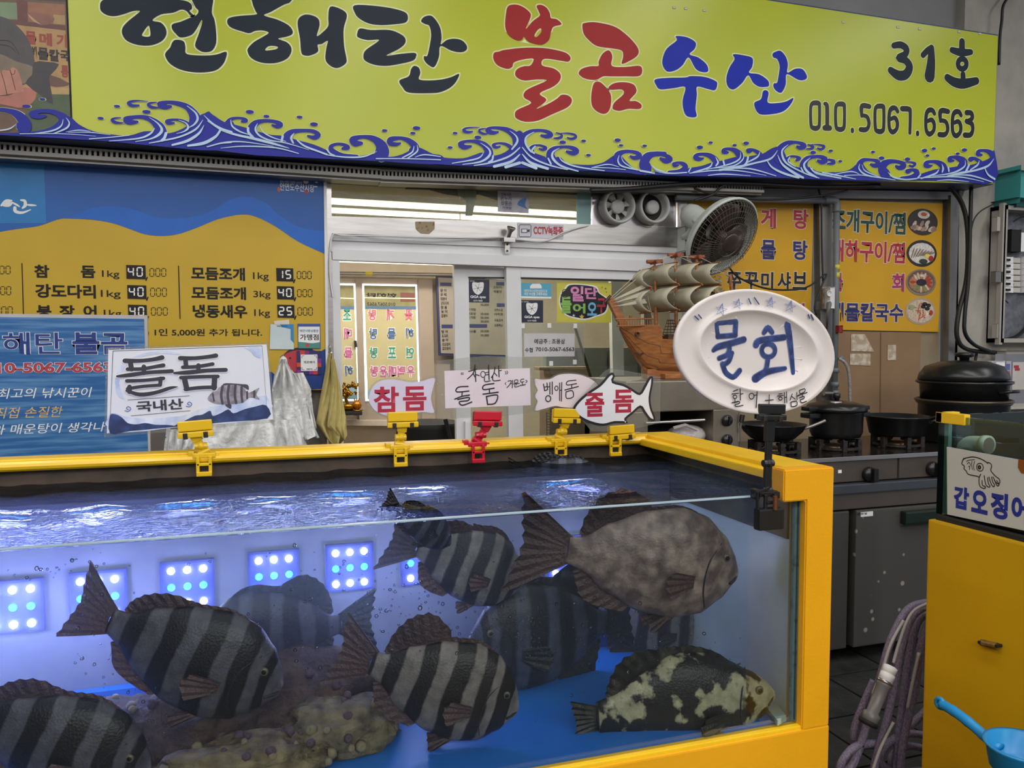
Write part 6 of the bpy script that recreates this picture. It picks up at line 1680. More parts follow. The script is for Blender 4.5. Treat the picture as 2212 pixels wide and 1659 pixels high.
for ch, bx, m in (('꽃', (1575, 492, 1608, 451), PR), ('게', (1642, 492, 1676, 451), PR), ('탕', (1713, 494, 1746, 453), PR), ('해', (1573, 560, 1606, 518), PN), ('물', (1643, 560, 1675, 519), PN), ('탕', (1712, 561, 1744, 520), PN),
                  ('쭈', (1570, 626, 1601, 588), PK), ('꾸', (1606, 626, 1638, 588), PK), ('미', (1643, 626, 1670, 588), PK), ('샤', (1678, 626, 1708, 588), PK), ('브', (1711, 626, 1743, 588), PK), ('우럭매운탕', (1570, 694, 1742, 655), PM)):
    txt(ch, FPO, bx, m, p1, 0.03, 0.003, 'poster_letter', outline=M_pwh, ow=0.03)
p2 = thing('menu_poster', 'yellow grill menu poster with four round food pictures', 'poster', tuple(P(1910, 570, 3.73)))
quad('sheet', FPO, ((1788, 432), (2036, 440), (2027, 717), (1789, 712)), 0.006, M_poy, p2, -0.004)
for s_, bx, m in (('조개구이/찜', (797, 372, 1343, 236), PG), ('대하구이/찜', (792, 590, 1338, 455), PR), ('물', (790, 812, 882, 676), PM), ('회', (1240, 812, 1333, 682), PM), ('해물칼국수', (785, 1033, 1325, 902), PN)):
    txt(s_, FPO, (*cP(bx[0], bx[1]), *cP(bx[2], bx[3])), m, p2, 0.03, 0.003, 'poster_letter', outline=M_pwh, ow=0.03)
for k, (x, y) in enumerate(((1467, 305), (1460, 535), (1455, 747), (1450, 958))):
    c = FPO.uv(*cP(x, y))
    ru = abs(FPO.uv(*cP(x + 110, y)).x - c.x)
    rv = abs(FPO.uv(*cP(x, y - 98)).y - c.y)
    base = ['#3c3430', '#2c2624', '#8a7a6c', '#b09a88'][k]
    d = shape('food_picture', [ellipse(c, ru, rv, 32)], FPO, mat('food_' + base, base, 0.45), p2, 0.0030)
    rnd = random.Random(k)
    def el(dx, dy, a, b, col, n, rot=0.0):
        shape('food_detail', [ellipse((c.x + dx * ru, c.y + dy * rv), a * ru, b * rv, 16, rot)], FPO, mat('fd_' + col, col, 0.5, var=0.25, scale=90), d, n)
    if k == 0:
        el(0.05, 0.55, 0.40, 0.30, '#d8d0c8', 0.0036); el(0.05, 0.58, 0.2, 0.14, '#c0603c', 0.0042)
        for i in range(14):
            a = i * 2.4
            el(0.75 * math.sqrt(rnd.random()) * math.cos(a), 0.1 - 0.8 * rnd.random() * 1.0 + 0.1, 0.2, 0.15, rnd.choice(['#b8947c', '#a88470', '#cfc0ae', '#94786a']), 0.0036 + 0.0001 * i, rnd.random())
    elif k == 1:
        el(0, 0.0, 0.86, 0.80, '#d2cdc4', 0.0036)
        for i in range(8):
            el(-0.6 + i * 0.17, 0.02, 0.30, 0.07, '#8a7868', 0.0040 + 0.0001 * i, R(70 - i * 8))
        el(0.35, -0.18, 0.17, 0.17, '#d8cc5c', 0.0052); el(0.1, -0.6, 0.28, 0.2, '#2c3c28', 0.0052); el(0.6, -0.35, 0.16, 0.22, '#b02c2c', 0.0053)
    elif k == 2:
        el(0, 0.05, 0.90, 0.86, '#6e5244', 0.0036); el(0, -0.05, 0.8, 0.7, '#a8785c', 0.0040)
        for i in range(16):
            a = i * 0.39
            el(0.55 * math.cos(a), 0.5 * math.sin(a), 0.2, 0.1, rnd.choice(['#a83c28', '#c07850', '#c8b8a0', '#7c8c50']), 0.0043 + 0.0001 * i, a)
        el(0.0, 0.0, 0.34, 0.26, '#26242c', 0.0062); el(0.05, 0.5, 0.18, 0.1, '#c8c4bc', 0.0062)
    else:
        el(0, 0, 0.9, 0.86, '#c8b49c', 0.0036)
        for i in range(16):
            el(rnd.uniform(-0.6, 0.5), rnd.uniform(-0.6, 0.5), 0.3, 0.05, rnd.choice(['#e0d4c0', '#d0bca4', '#b85c44']), 0.0040 + 0.0001 * i, rnd.uniform(0, 3))
        for dx, dy in ((0.25, 0.55), (0.5, 0.45), (0.42, 0.2), (0.15, 0.35)):
            el(dx, dy, 0.17, 0.14, '#2a2420', 0.0058)
        el(0.68, -0.1, 0.13, 0.2, '#b03428', 0.0058); el(-0.6, 0.3, 0.2, 0.2, '#98a070', 0.0058)

# frames around the posters
q = FPO
t4 = struct('trim_4', MB().prism(YF(YW - 0.0), ccw([FWALL.uv(*p) for p in ((1757, 432), (1785, 434), (1790, 930), (1762, 930))]), 0.05, 0.0), M_steeld)
struct('trim_5', MB().prism(FWALL, ccw([FWALL.uv(*p) for p in ((2036, 425), (2054, 425), (2048, 960), (2028, 960))]), 0.06, 0.0), M_steeld)
struct('trim_6', MB().prism(FWALL, ccw([FWALL.uv(*p) for p in ((1458, 408), (2060, 418), (2060, 434), (1458, 428))]), 0.05, 0.0), M_steeld)
struct('trim_7', MB().prism(FWALL, ccw([FWALL.uv(*p) for p in ((1460, 418), (1474, 418), (1478, 960), (1464, 960))]), 0.05, 0.0), M_steel)
o = thing('cardboard_sheet', 'brown cardboard sheet taped on the wall below the grill poster', 'cardboard', tuple(P(1900, 960, 3.72)))
M_cb = mat('cardboard', '#8c6f52', 0.75, var=0.08, scale=5)
quad('sheet', FPO, ((1790, 716), (1990, 718), (1982, 985), (1794, 985)), 0.010, M_cb, o, -0.012)
quad('fold', FPO, ((1902, 718), (1904, 718), (1902, 985), (1900, 985)), 0.002, mat('cardboard_edge', '#7a5f45', 0.8), o)
for pts in (((1838, 722), (1868, 722), (1888, 760), (1838, 758)), ((1917, 745), (1935, 745), (1935, 778), (1917, 778)), ((1836, 764), (1880, 764), (1880, 790), (1836, 788))):
    quad('tape', FPO, pts, 0.0008, mat('clear_tape', '#b09a80', 0.2, c2='#cfc4b4', scale=30), o, 0.0005)
o = thing('beige_panel', 'beige wall panel behind the stove pots', 'panel', tuple(P(1880, 970, 3.74)))
quad('sheet', FWALL, ((1590, 712), (2027, 716), (2022, 1010), (1600, 1010)), 0.005, mat('beige_sheet', '#8f7f66', 0.5, var=0.06), o, 0.0005)

# grey water pipe
M_pipe = mat('grey_pipe', '#6c7074', 0.45, var=0.08)
YPp = 3.66
o = thing('grey_pipe', 'grey plastic water pipe with yellow tape beside the grill poster', 'pipe', tuple(P(1808, 860, YPp)))
MB().tube([P(1460, 426, YPp), P(1640, 431, YPp), P(1795, 434, YPp)], 0.017, 12).build('horizontal_run', M_pipe, o, smooth=True)
MB().tube([P(1807, 444, YPp), P(1806, 650, YPp), P(1802, 862, YPp)], 0.017, 12).build('vertical_run', M_pipe, o, smooth=True)
MB().tube(catmull([P(1780, 432, YPp), P(1800, 433, YPp), P(1807, 440, YPp), P(1807, 458, YPp)], 5, False), 0.022, 12).build('elbow', M_pipe, o, smooth=True)
for y in (578, 595):
    MB().tube([P(1807, y - 6, YPp), P(1807, y + 6, YPp)], 0.0185, 12).build('tape', mat('yellow_tape', '#c9bd2c', 0.5), o, smooth=True)
for y in (800, 830, 848):
    MB().tube([P(1804, y - 5, YPp), P(1804, y + 5, YPp)], 0.022, 12).build('coupling', M_pipe, o, smooth=True)
MB().tube([P(1803, 855, YPp), P(1803, 868, YPp)], 0.026, 12).build('union_nut', M_dark, o, smooth=True)
MB().tube([P(1780, 850, YPp), P(1800, 850, YPp)], 0.012, 8).build('tap', M_steel, o)
MB().bbox(tuple(P(1806, 718, YPp - 0.02)), tuple(P(1820, 704, YPp - 0.04)), 0.003).build('valve', mat('valve_red', '#8a1c20', 0.4), o)
MB().tube(catmull([P(1812, 774, YPp - 0.02), P(1826, 785, YPp - 0.03), P(1834, 810, YPp - 0.03), P(1836, 880, YPp - 0.02)], 5, False), 0.009, 8).build('flexible_hose', mat('braided_hose', '#a39f9c', 0.4, c2='#77736f', scale=160), o, smooth=True)
MB().sphere(P(1817, 774, YPp - 0.02), 0.012, 10, 8).build('blue_tap', mat('tap_blue', '#5a78b0', 0.4), o)

# wall socket and cables
o = thing('wall_socket', 'white double wall socket with one plug, beside the grey pipe', 'socket', tuple(P(1790, 645, 3.64)))
f = YF(3.64)
MB().bbox(tuple(P(1776, 667, 3.70)), tuple(P(1803, 621, 3.64)), 0.004).build('body', M_pvc, o)
MB().bbox(tuple(P(1764, 668, 3.73)), tuple(P(1780, 626, 3.68)), 0.003).build('back_box', M_steel, o)
for y in (634, 656):
    cc = P(1791, y, 3.64)
    MB().lathe([(0.017, 0.0), (0.017, 0.004), (0.014, 0.004), (0.014, 0.001), (0.0005, 0.001)], 20, Matrix.Translation(cc) @ Matrix.Rotation(R(90), 4, 'X')).build('outlet', M_pvc, o, smooth=True)
MB().tube([P(1791, 656, 3.64), P(1791, 657, 3.60), P(1788, 675, 3.60), P(1786, 710, 3.66)], [0.014, 0.014, 0.009, 0.004], 10).build('plug', mat('plug_grey', '#6a6a68', 0.5), o, smooth=True)
M_cab = mat('black_cable', '#141416', 0.5)
def cable(label, pts, Y, r):
    t = thing('cable', label, 'cable', tuple(P(*pts[0], Y)))
    MB().tube(catmull([P(x, y, Y) for x, y in pts], 6, False), r, 8).build('cord', M_cab, t, smooth=True)
    return t
cable('thin black fan cord looping across the stew poster to the socket', [(1565, 556), (1590, 595), (1650, 622), (1710, 626), (1748, 618), (1784, 592), (1776, 615), (1760, 660), (1764, 680)], 3.62, 0.005)
cable('black cord dropping between the two posters to the socket', [(1768, 408), (1774, 440), (1775, 520), (1778, 612)], 3.66, 0.005)
cable('thick black cable sagging under the sign above the ventilators', [(1275, 412), (1360, 408), (1450, 400), (1530, 396), (1640, 398), (1760, 404), (1900, 402)], 3.56, 0.012)
cable('black cord hanging in a loop above the wall fan', [(1500, 434), (1540, 420), (1556, 405), (1575, 397)], 3.56, 0.007)
cable('black cord under the sign crossing to the grey pipe', [(1500, 406), (1540, 420), (1620, 430), (1700, 430), (1780, 422), (1830, 412)], 3.58, 0.006)
cable('thick black cable falling down the pillar left of the breaker box', [(2050, 402), (2078, 440), (2090, 500), (2088, 600), (2070, 680), (2068, 730), (2090, 755), (2150, 762)], 3.62, 0.013)
cable('second thick black cable falling down the pillar edge', [(2098, 404), (2096, 480), (2092, 600), (2084, 680), (2085, 720), (2105, 745), (2140, 760)], 3.60, 0.011)
cable('black cable from the meter box down behind the big pot', [(2110, 760), (2104, 800), (2100, 850), (2098, 900)], 3.66, 0.008)
cable('thin black cable from the teal box to the pillar', [(2162, 434), (2120, 455), (2102, 480), (2096, 520)], 3.60, 0.004)
cable('black cable hanging at the top right corner above the sign end', [(2190, -20), (2168, 10), (2164, 45), (2160, 80), (2158, 140)], 3.62, 0.008)

# breaker box, teal box, meter box on the pillar
YPl = YW - 0.06
FPl = YF(YPl)
SBk = SP
o = thing('breaker_box', 'open grey breaker box with rows of white labelled switches', 'breaker box', tuple(P(2180, 740, YPl)))
M_enc = mat('enclosure_plastic', '#a9a49c', 0.5, var=0.05)
a, b = FPl.uv(2130, 740), FPl.uv(2260, 457)
MB().frbox(FPl, a.x, a.y, b.x, b.y, 0.01).build('back', mat('enclosure_inside', '#5c5e66', 0.5, c2='#70727a', scale=30), o)
for u0, v0, u1, v1 in ((a.x, a.y, a.x + 0.025, b.y), (b.x - 0.025, a.y, b.x, b.y), (a.x, a.y, b.x, a.y + 0.025), (a.x, b.y - 0.025, b.x, b.y)):
    MB().frbox(FPl, u0, v0, u1, v1, 0.10).build('side', M_enc, o)
MB().frbox(FPl, a.x - 0.012, a.y - 0.012, a.x + 0.012, b.y + 0.012, 0.03, 0.07).build('rim', M_enc, o)
fb = FPl.off(0.012)
for r_ in range(6):
    for c_ in range(2):
        x0, y0 = 2149 + c_ * 49, 557 + r_ * 12.8
        s_ = MB().bbox(tuple(fb.w(*fb.uv(x0, y0 + 11.5), 0.0)), tuple(fb.w(*fb.uv(x0 + 25, y0), 0.045)), 0.002).build('breaker', WHITE, o)
        MB().bbox(tuple(fb.w(*fb.uv(x0 + 8, y0 + 8), 0.045)), tuple(fb.w(*fb.uv(x0 + 16, y0 + 4), 0.056)), 0.001).build('lever', M_dark, s_)
        MB().bbox(tuple(fb.w(*fb.uv(x0 + 25, y0 + 11), 0.02)), tuple(fb.w(*fb.uv(x0 + 47, y0 + 1), 0.024)), 0.0005).build('label_strip', mat('label_paper', '#c4bfb8', 0.6), s_)
txt('LED', fb.off(0.0252), (2178, 617, 2190, 611), M_pk, o, 0.0)
MB().bbox(tuple(fb.w(*fb.uv(2164, 545), 0.0)), tuple(fb.w(*fb.uv(2186, 500), 0.06)), 0.003).build('main_switch', M_dark, o)
MB().bbox(tuple(fb.w(*fb.uv(2186, 545), 0.0)), tuple(fb.w(*fb.uv(2204, 505), 0.05)), 0.003).build('switch_cover', WHITE, o)
MB().bbox(tuple(fb.w(*fb.uv(2136, 690), 0.0)), tuple(fb.w(*fb.uv(2152, 662), 0.05)), 0.003).build('contactor', WHITE, o)
for pts in ([(2142, 700), (2144, 720), (2152, 732)], [(2146, 660), (2140, 645), (2150, 640), (2168, 655)], [(2180, 480), (2200, 470), (2212, 480)], [(2148, 735), (2180, 730), (2205, 710), (2220, 680)]):
    MB().tube(catmull([fb.w(*fb.uv(*p), 0.03) for p in pts], 5, False), 0.004 if pts[0][0] != 2148 else 0.012, 6).build('wire', M_cab, o)
MB().bbox(tuple(FPl.w(*FPl.uv(2118, 612), 0.07)), tuple(FPl.w(*FPl.uv(2134, 590), 0.10)), 0.003).build('latch', M_steeld, o)
for y in (488, 715):
    MB().bbox(tuple(FPl.w(*FPl.uv(2124, y + 15), 0.06)), tuple(FPl.w(*FPl.uv(2132, y - 15), 0.09)), 0.003).build('hinge', M_enc, o)
o = thing('teal_box', 'rounded teal plastic box above the breaker box', 'box', tuple(P(2190, 450, YPl)))
M_tl = mat('teal_plastic', '#3f9a98', 0.4, var=0.05)
MB().bbox(tuple(FPl.w(*FPl.uv(2148, 437), 0.0)), tuple(FPl.w(*FPl.uv(2290, 392), 0.14)), 0.03).build('cover', M_tl, o, smooth=False)
MB().bbox(tuple(FPl.w(*FPl.uv(2158, 452), 0.01)), tuple(FPl.w(*FPl.uv(2290, 436), 0.11)), 0.006).build('base', mat('teal_dark', '#1f5c60', 0.45), o)
for x in (2196, 2203, 2210):
    MB().frbox(FPl, FPl.uv(x, 425).x, FPl.uv(x, 432).y, FPl.uv(x + 2, 425).x, FPl.uv(x, 410).y, 0.003, 0.139).build('slot', mat('teal_dark', '#1f5c60', 0.45), o)
o = thing('meter_box', 'grey meter box with a printed plate below the breaker box', 'meter box', tuple(P(2180, 880, YPl)))
MB().bbox(tuple(FPl.w(*FPl.uv(2138, 882), 0.0)), tuple(FPl.w(*FPl.uv(2280, 757), 0.09)), 0.012).build('case', M_enc, o)
fq = FPl.off(0.0905)
panel('window', fq, 2146, 872, 2280, 764, 0.002, mat('meter_pane', '#7c7c84', 0.25), o)
fq = FPl.off(0.093)
panel('plate', fq, 2141, 818, 2184, 780, 0.001, mat('plate_white', '#b8b0bc', 0.5), o)
panel('plate_blue', fq.off(0.0012), 2143, 800, 2182, 786, 0.0004, mat('plate_blue', '#5a6aa8', 0.5), o)
panel('plate_red', fq.off(0.0018), 2143, 812, 2182, 801, 0.0004, mat('plate_red', '#b05a5c', 0.5), o)
panel('meter_label', fq, 2186, 842, 2222, 782, 0.001, mat('label_paper', '#c4bfb8', 0.6), o)
for x, y in ((2190, 795), (2192, 801)):
    panel('red_mark', fq.off(0.0012), x, y, x + 11, y - 6, 0.0003, mat('mark_red', '#a83038', 0.5), o)
MB().bbox(tuple(FPl.w(*FPl.uv(2119, 790), 0.05)), tuple(FPl.w(*FPl.uv(2138, 780), 0.10)), 0.004).build('latch', WHITE, o)

# ---- wall fan
YFn = 3.40
fan = thing('wall_fan', 'white wall fan with a dark wire guard tilted downwards', 'fan', tuple(P(1480, 520, 3.7)))
C0 = P(1560, 512, YFn)
N0 = (RT * 0.47 + UP * -0.58 - FW * 0.66).normalized()
RF = 0.205
def fM(o_=0.0):
    x = (UP - N0 * UP.dot(N0)).normalized()
    y = N0.cross(x)
    c = C0 + N0 * o_
    return Matrix(((x.x, y.x, N0.x, c.x), (x.y, y.y, N0.y, c.y), (x.z, y.z, N0.z, c.z), (0, 0, 0, 1)))
MF = fM()
M_fw = mat('fan_white', '#bfc4be', 0.4, var=0.05)
M_fd = mat('fan_dark_wire', '#6a6258', 0.35, metal=0.5)
M_bl = mat('fan_blade_smoke', '#4a3f3a', 0.25)
MB().lathe([(RF * 0.86, -0.050), (RF * 0.97, -0.030), (RF, -0.008), (RF * 1.03, 0.0), (RF * 1.03, 0.010), (RF * 0.985, 0.012), (RF * 0.98, -0.004), (RF * 0.94, -0.026), (RF * 0.86, -0.044), (RF * 0.86, -0.050)], 48, MF, False).build('rim_ring', M_fw, fan, smooth=True)
MB().lathe([(RF * 0.2, -0.072), (RF * 0.6, -0.064), (RF * 0.87, -0.047), (RF * 0.87, -0.044), (RF * 0.6, -0.060), (RF * 0.2, -0.068)], 48, MF).build('rear_guard', mat('fan_rear_shade', '#2a2420', 0.45), fan, smooth=True)  # solid dark cone, its colour stands for the dim open back of the cage
gd = MB()
for i in range(60):
    a = 2 * math.pi * i / 60
    pts = [MF @ Vector((RF * r_ * math.cos(a + 0.25 * (1 - r_)), RF * r_ * math.sin(a + 0.25 * (1 - r_)), z)) for r_, z in ((0.99, 0.008), (0.93, 0.034), (0.75, 0.052), (0.5, 0.060), (0.22, 0.063))]
    gd.tube(pts, 0.0011, 4, False)
gw = gd.build('guard_wires', M_fd, fan)
gw['kind'] = 'stuff'
for r_, z in ((0.97, 0.02), (0.90, 0.040), (0.78, 0.050), (0.64, 0.056), (0.5, 0.060), (0.36, 0.062)):
    MB().tube([MF @ Vector((RF * r_ * math.cos(2 * math.pi * j / 40), RF * r_ * math.sin(2 * math.pi * j / 40), z)) for j in range(40)], 0.0014, 5, False, True).build('guard_ring', M_fd, fan)
MB().lathe([(RF * 0.24, 0.056), (RF * 0.24, 0.064), (RF * 0.20, 0.068), (0.0005, 0.066)], 28, MF).build('centre_cap', M_bl, fan, smooth=True)
MB().lathe([(0.03, -0.07), (0.035, -0.02), (0.03, 0.03), (0.02, 0.04), (0.0005, 0.042)], 20, MF).build('spinner', M_bl, fan, smooth=True)
for i in range(3):
    a0 = 2 * math.pi * i / 3 + 0.4
    vs, fs = [], []
    for s_ in range(7):
        r_ = 0.16 + 0.72 * s_ / 6
        wd = 0.55 + 0.35 * math.sin(math.pi * s_ / 6)
        for e in (-1, -0.5, 0, 0.5, 1):
            an = a0 + wd * e * 0.75 + 0.1 * s_ / 6
            vs.append(MF @ Vector((RF * r_ * math.cos(an), RF * r_ * math.sin(an), -0.01 - 0.018 * e + 0.004 * e * e)))
    for s_ in range(6):
        for e in range(4):
            p_ = s_ * 5 + e
            fs.append((p_, p_ + 1, p_ + 6, p_ + 5))
    bo = mesh('blade', vs, fs, M_bl, fan, smooth=True)
    md = bo.modifiers.new('t', 'SOLIDIFY'); md.thickness = 0.002
bk = C0 - N0 * 0.10
MB().lathe([(0.045, 0.0), (0.056, -0.03), (0.060, -0.10), (0.060, -0.18), (0.050, -0.215), (0.028, -0.232), (0.0005, -0.235)][::-1], 28, fM(-0.06)).build('motor_housing', M_fw, fan, smooth=True)
MB().bbox(tuple(P(1462, 545, 3.735)), tuple(P(1497, 490, 3.66)), 0.008).build('wall_mount', M_fw, fan)
MB().tube(catmull([P(1480, 512, 3.68), P(1490, 506, 3.62), P(1500, 490, 3.56), P(1506, 472, 3.50)], 5, False), 0.024, 12).build('arm', M_fw, fan, smooth=True)

# ---- stainless oven with knobs
YO = 3.08
FO = YF(YO)
ov = thing('oven', 'stainless salamander oven with two black knobs beside the stove', 'oven', tuple(P(1480, 960, YO)))
zt, zb_ = P(1480, 822, YO).z, 0.94
xa, xb = P(1352, 830, YO).x, P(1597, 850, YO).x
xo0, xo1 = P(1400, 900, YO).x, P(1541, 900, YO).x
zo1 = P(1480, 888, YO).z
M_ov = mat('oven_steel', '#8f8578', 0.38, metal=0.7, var=0.12, scale=8, bump=0.05)
b = MB()
b.bbox((xa, YO, zo1), (xb, YO + 0.45, zt), 0.006)
b.bbox((xo1, YO, zb_), (xb, YO + 0.45, zo1 + 0.004), 0.006)
b.bbox((xa, YO, zb_), (xo0, YO + 0.45, zo1 + 0.004), 0.006)
b.bbox((xa, YO + 0.38, zb_), (xb - 0.01, YO + 0.45, zo1), 0.006)
b.build('body', M_ov, ov)
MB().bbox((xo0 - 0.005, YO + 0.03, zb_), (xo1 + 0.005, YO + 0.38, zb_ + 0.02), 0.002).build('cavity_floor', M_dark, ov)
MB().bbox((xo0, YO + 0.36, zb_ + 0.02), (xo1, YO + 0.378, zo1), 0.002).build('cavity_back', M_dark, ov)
MB().tube([P(1395, 914, YO - 0.02), P(1522, 907, YO - 0.02)], 0.006, 8).build('rack_bar', M_steel, ov)
M_knob = mat('black_knob', '#17171a', 0.3)
for x, y in ((1569, 908), (1569, 950)):
    cc = P(x, y, YO - 0.001)
    kn = MB().lathe([(0.026, 0.0), (0.026, 0.012), (0.020, 0.020), (0.0005, 0.021)], 24, Matrix.Translation(cc) @ Matrix.Rotation(R(90), 4, 'X')).build('knob', M_knob, ov, smooth=True)
    MB().bbox(tuple(cc + Vector((-0.004, -0.028, -0.02))), tuple(cc + Vector((0.004, -0.018, 0.02))), 0.002).build('grip', M_knob, kn)
oc_ = thing('added_oven_counter', 'plain steel counter added to carry the salamander oven', 'counter', ((xa + 1.94) / 2, 3.3, 0))  # added base, gives the oven something to stand on
MB().bbox((xa + 0.01, 3.02, 0.06), (1.93, 3.56, 0.905), 0.006).build('cabinet', M_steeld, oc_)
MB().bbox((xa - 0.01, 2.99, 0.905), (1.94, 3.58, 0.9385), 0.004).build('worktop', M_steel, oc_)
MB().bbox((xa + 0.04, 3.05, 0.0), (1.90, 3.53, 0.06), 0.004).build('plinth', M_dark, oc_)
# plastic wrapped tray in the oven mouth
o = thing('wrapped_bundle', 'clear plastic wrapped bundle in the mouth of the oven', 'bundle', tuple(P(1480, 945, YO + 0.1)))
MB().sphere(P(1482, 940, YO + 0.1) + Vector((0, 0, 0.0)), 0.09, 16, 10, (1.1, 0.8, 0.55)).build('wrap', mat('crinkled_wrap', '#b8b0b0', 0.2, bump=0.9, bscale=40), o, smooth=True)
MB().tube([P(1455, 925, YO + 0.02), P(1480, 918, YO + 0.0), P(1505, 928, YO + 0.02)], 0.008, 6).build('twist', mat('crinkled_wrap', '#b8b0b0', 0.2), o)
# black swivel lighter beside the knobs
o = thing('gas_lighter', 'slim black gas lighter hanging beside the oven', 'lighter', tuple(P(1602, 900, YO - 0.02)))
MB().tube([P(1604, 896, YO - 0.015), P(1601, 912, YO - 0.015)], 0.011, 10).build('handle', M_knob, o)
MB().tube([P(1601, 912, YO - 0.015), P(1598, 935, YO - 0.01)], 0.005, 8).build('nozzle', M_steeld, o)

# ---- stove and refrigerated base
YSt = 2.88
xs0, xs1 = 2.02, 3.75
st = thing('gas_stove', 'stainless gas stove with black knobs and three grates', 'stove', (2.8, YSt, 0.80))
zs = 0.937
b = MB()
b.bbox((xs0, YSt, zs - 0.115), (xs1, YSt + 0.62, zs - 0.012), 0.004)
b.build('body', mat('stove_front', '#5e5650', 0.4, metal=0.55, var=0.12, scale=8), st)
MB().bbox((xs0 - 0.004, YSt - 0.008, zs - 0.014), (xs1, YSt + 0.625, zs), 0.004).build('top_plate', mat('stove_top', '#26221f', 0.18, metal=0.5, c2='#3a342e', scale=12, lo=0.4, hi=0.7), st)
MB().bbox((xs0 - 0.004, YSt - 0.012, zs - 0.018), (xs1, YSt - 0.006, zs + 0.002), 0.002).build('edge_strip', M_steel, st)
MB().bbox((P(1940, 1010, YSt).x - 0.003, YSt - 0.004, zs - 0.11), (P(1940, 1010, YSt).x + 0.003, YSt, zs - 0.02), 0.001).build('panel_seam', M_dark, st)
for x, y in ((1875, 1024), (2012, 1012)):
    cc = P(x, y, YSt - 0.001)
    kn = MB().lathe([(0.034, 0.0), (0.034, 0.014), (0.026, 0.026), (0.0005, 0.027)], 24, Matrix.Translation(cc) @ Matrix.Rotation(R(90), 4, 'X')).build('knob', M_knob, st, smooth=True)
    MB().bbox(tuple(cc + Vector((-0.006, -0.045, -0.03))), tuple(cc + Vector((0.020, -0.02, 0.03))), 0.003).build('grip', M_knob, kn)
MB().bbox(tuple(P(1810, 1022, YSt)), tuple(P(1818, 1015, YSt - 0.003)), 0.0005).build('label_plate', WHITE, st)
M_iron = mat('cast_iron', '#1c1918', 0.5, c2='#2c2421', scale=40, bump=0.3)
BUR = [(1672, 975), (1803, 968), (1938, 958)]
YB_ = 3.10
for k, (bx, by) in enumerate(BUR):
    cx = P(bx, by, YB_).x
    c = Vector((cx, YB_, zs))
    g = MB()
    for i in range(6):
        a = math.pi * i / 3 + 0.2
        d = Vector((math.cos(a), math.sin(a), 0))
        g.bbox((-0.012, -0.012, 0.0), (0.012, 0.012, 0.055), 0.002, Matrix.Translation(c + d * 0.105))
        g.tube([c + d * 0.11 + Vector((0, 0, 0.05)), c + d * 0.045 + Vector((0, 0, 0.045))], 0.008, 6)
    g.tube([c + Vector((0.105 * math.cos(2 * math.pi * j / 24), 0.105 * math.sin(2 * math.pi * j / 24), 0.012)) for j in range(24)], 0.008, 6, False, True)
    g.build('grate', M_iron, st)
    MB().lathe([(0.055, 0.002), (0.055, 0.018), (0.045, 0.026), (0.02, 0.028), (0.0005, 0.024)], 24, Matrix.Translation(c)).build('burner', mat('burner_brass', '#6a5c48', 0.4, metal=0.7), st, smooth=True)
fx = P(1958, 955, YB_ - 0.06)
MB().lathe([(0.0005, 0.0), (0.006, 0.008), (0.004, 0.02), (0.0005, 0.032)], 8, Matrix.Translation((fx.x, YB_ - 0.06, zs + 0.02))).build('flame', glow_mat('flame_orange', '#ff8a2a', 2.5), st)

rf = thing('counter_fridge', 'worn steel counter fridge with white rust spots under the stove', 'fridge', (2.8, YSt, 0.05))
M_fr = mat('worn_fridge_steel', '#4a4846', 0.45, metal=0.3, var=0.12, scale=5, bump=0.08)
MB().bbox((xs0 - 0.06, YSt + 0.02, 0.06), (xs1, YSt + 0.66, zs - 0.135), 0.006).build('cabinet', M_fr, rf)
MB().bbox((xs0 - 0.07, YSt - 0.03, zs - 0.165), (xs1, YSt + 0.66, zs - 0.12), 0.006).build('worktop', mat('worktop_steel', '#5c6066', 0.35, metal=0.7, var=0.1), rf)
MB().bbox((xs0 - 0.07, YSt - 0.02, zs - 0.235), (xs1, YSt + 0.02, zs - 0.165), 0.004).build('front_rail', mat('fridge_rail', '#57504c', 0.45, metal=0.4), rf)
zd0, zd1 = P(1840, 1394, YSt).z, P(1850, 1100, YSt).z
sp = bpy.data.materials.new('rust_spotted_door'); sp.use_nodes = True
nt = sp.node_tree; bs = nt.nodes['Principled BSDF']
tc = nd(nt, 'ShaderNodeTexCoord'); vo = nd(nt, 'ShaderNodeTexVoronoi'); vo.inputs['Scale'].default_value = 14; vo.inputs['Randomness'].default_value = 1.0
no = nd(nt, 'ShaderNodeTexNoise'); no.inputs['Scale'].default_value = 5.0
cr = nd(nt, 'ShaderNodeValToRGB'); cr.color_ramp.elements[0].position = 0.10; cr.color_ramp.elements[0].color = (0.30, 0.28, 0.26, 1); cr.color_ramp.elements[1].position = 0.17; cr.color_ramp.elements[1].color = (0.062, 0.058, 0.054, 1)
ma = nd(nt, 'ShaderNodeMath', operation='MULTIPLY_ADD'); ma.inputs[1].default_value = 0.5; ma.inputs[2].default_value = -0.22
ad = nd(nt, 'ShaderNodeMath', operation='ADD')
nt.links.new(tc.outputs['Object'], vo.inputs['Vector']); nt.links.new(tc.outputs['Object'], no.inputs['Vector'])
nt.links.new(no.outputs['Fac'], ma.inputs[0]); nt.links.new(vo.outputs['Distance'], ad.inputs[0]); nt.links.new(ma.outputs[0], ad.inputs[1])
nt.links.new(ad.outputs[0], cr.inputs[0]); nt.links.new(cr.outputs[0], bs.inputs['Base Color']); bs.inputs['Roughness'].default_value = 0.5
xd0, xd1 = P(1838, 1250, YSt).x, P(2035, 1250, YSt).x
dr = MB().bbox((xd0, YSt - 0.025, zd0), (xd1, YSt + 0.018, zd1), 0.006).build('door', sp, rf)
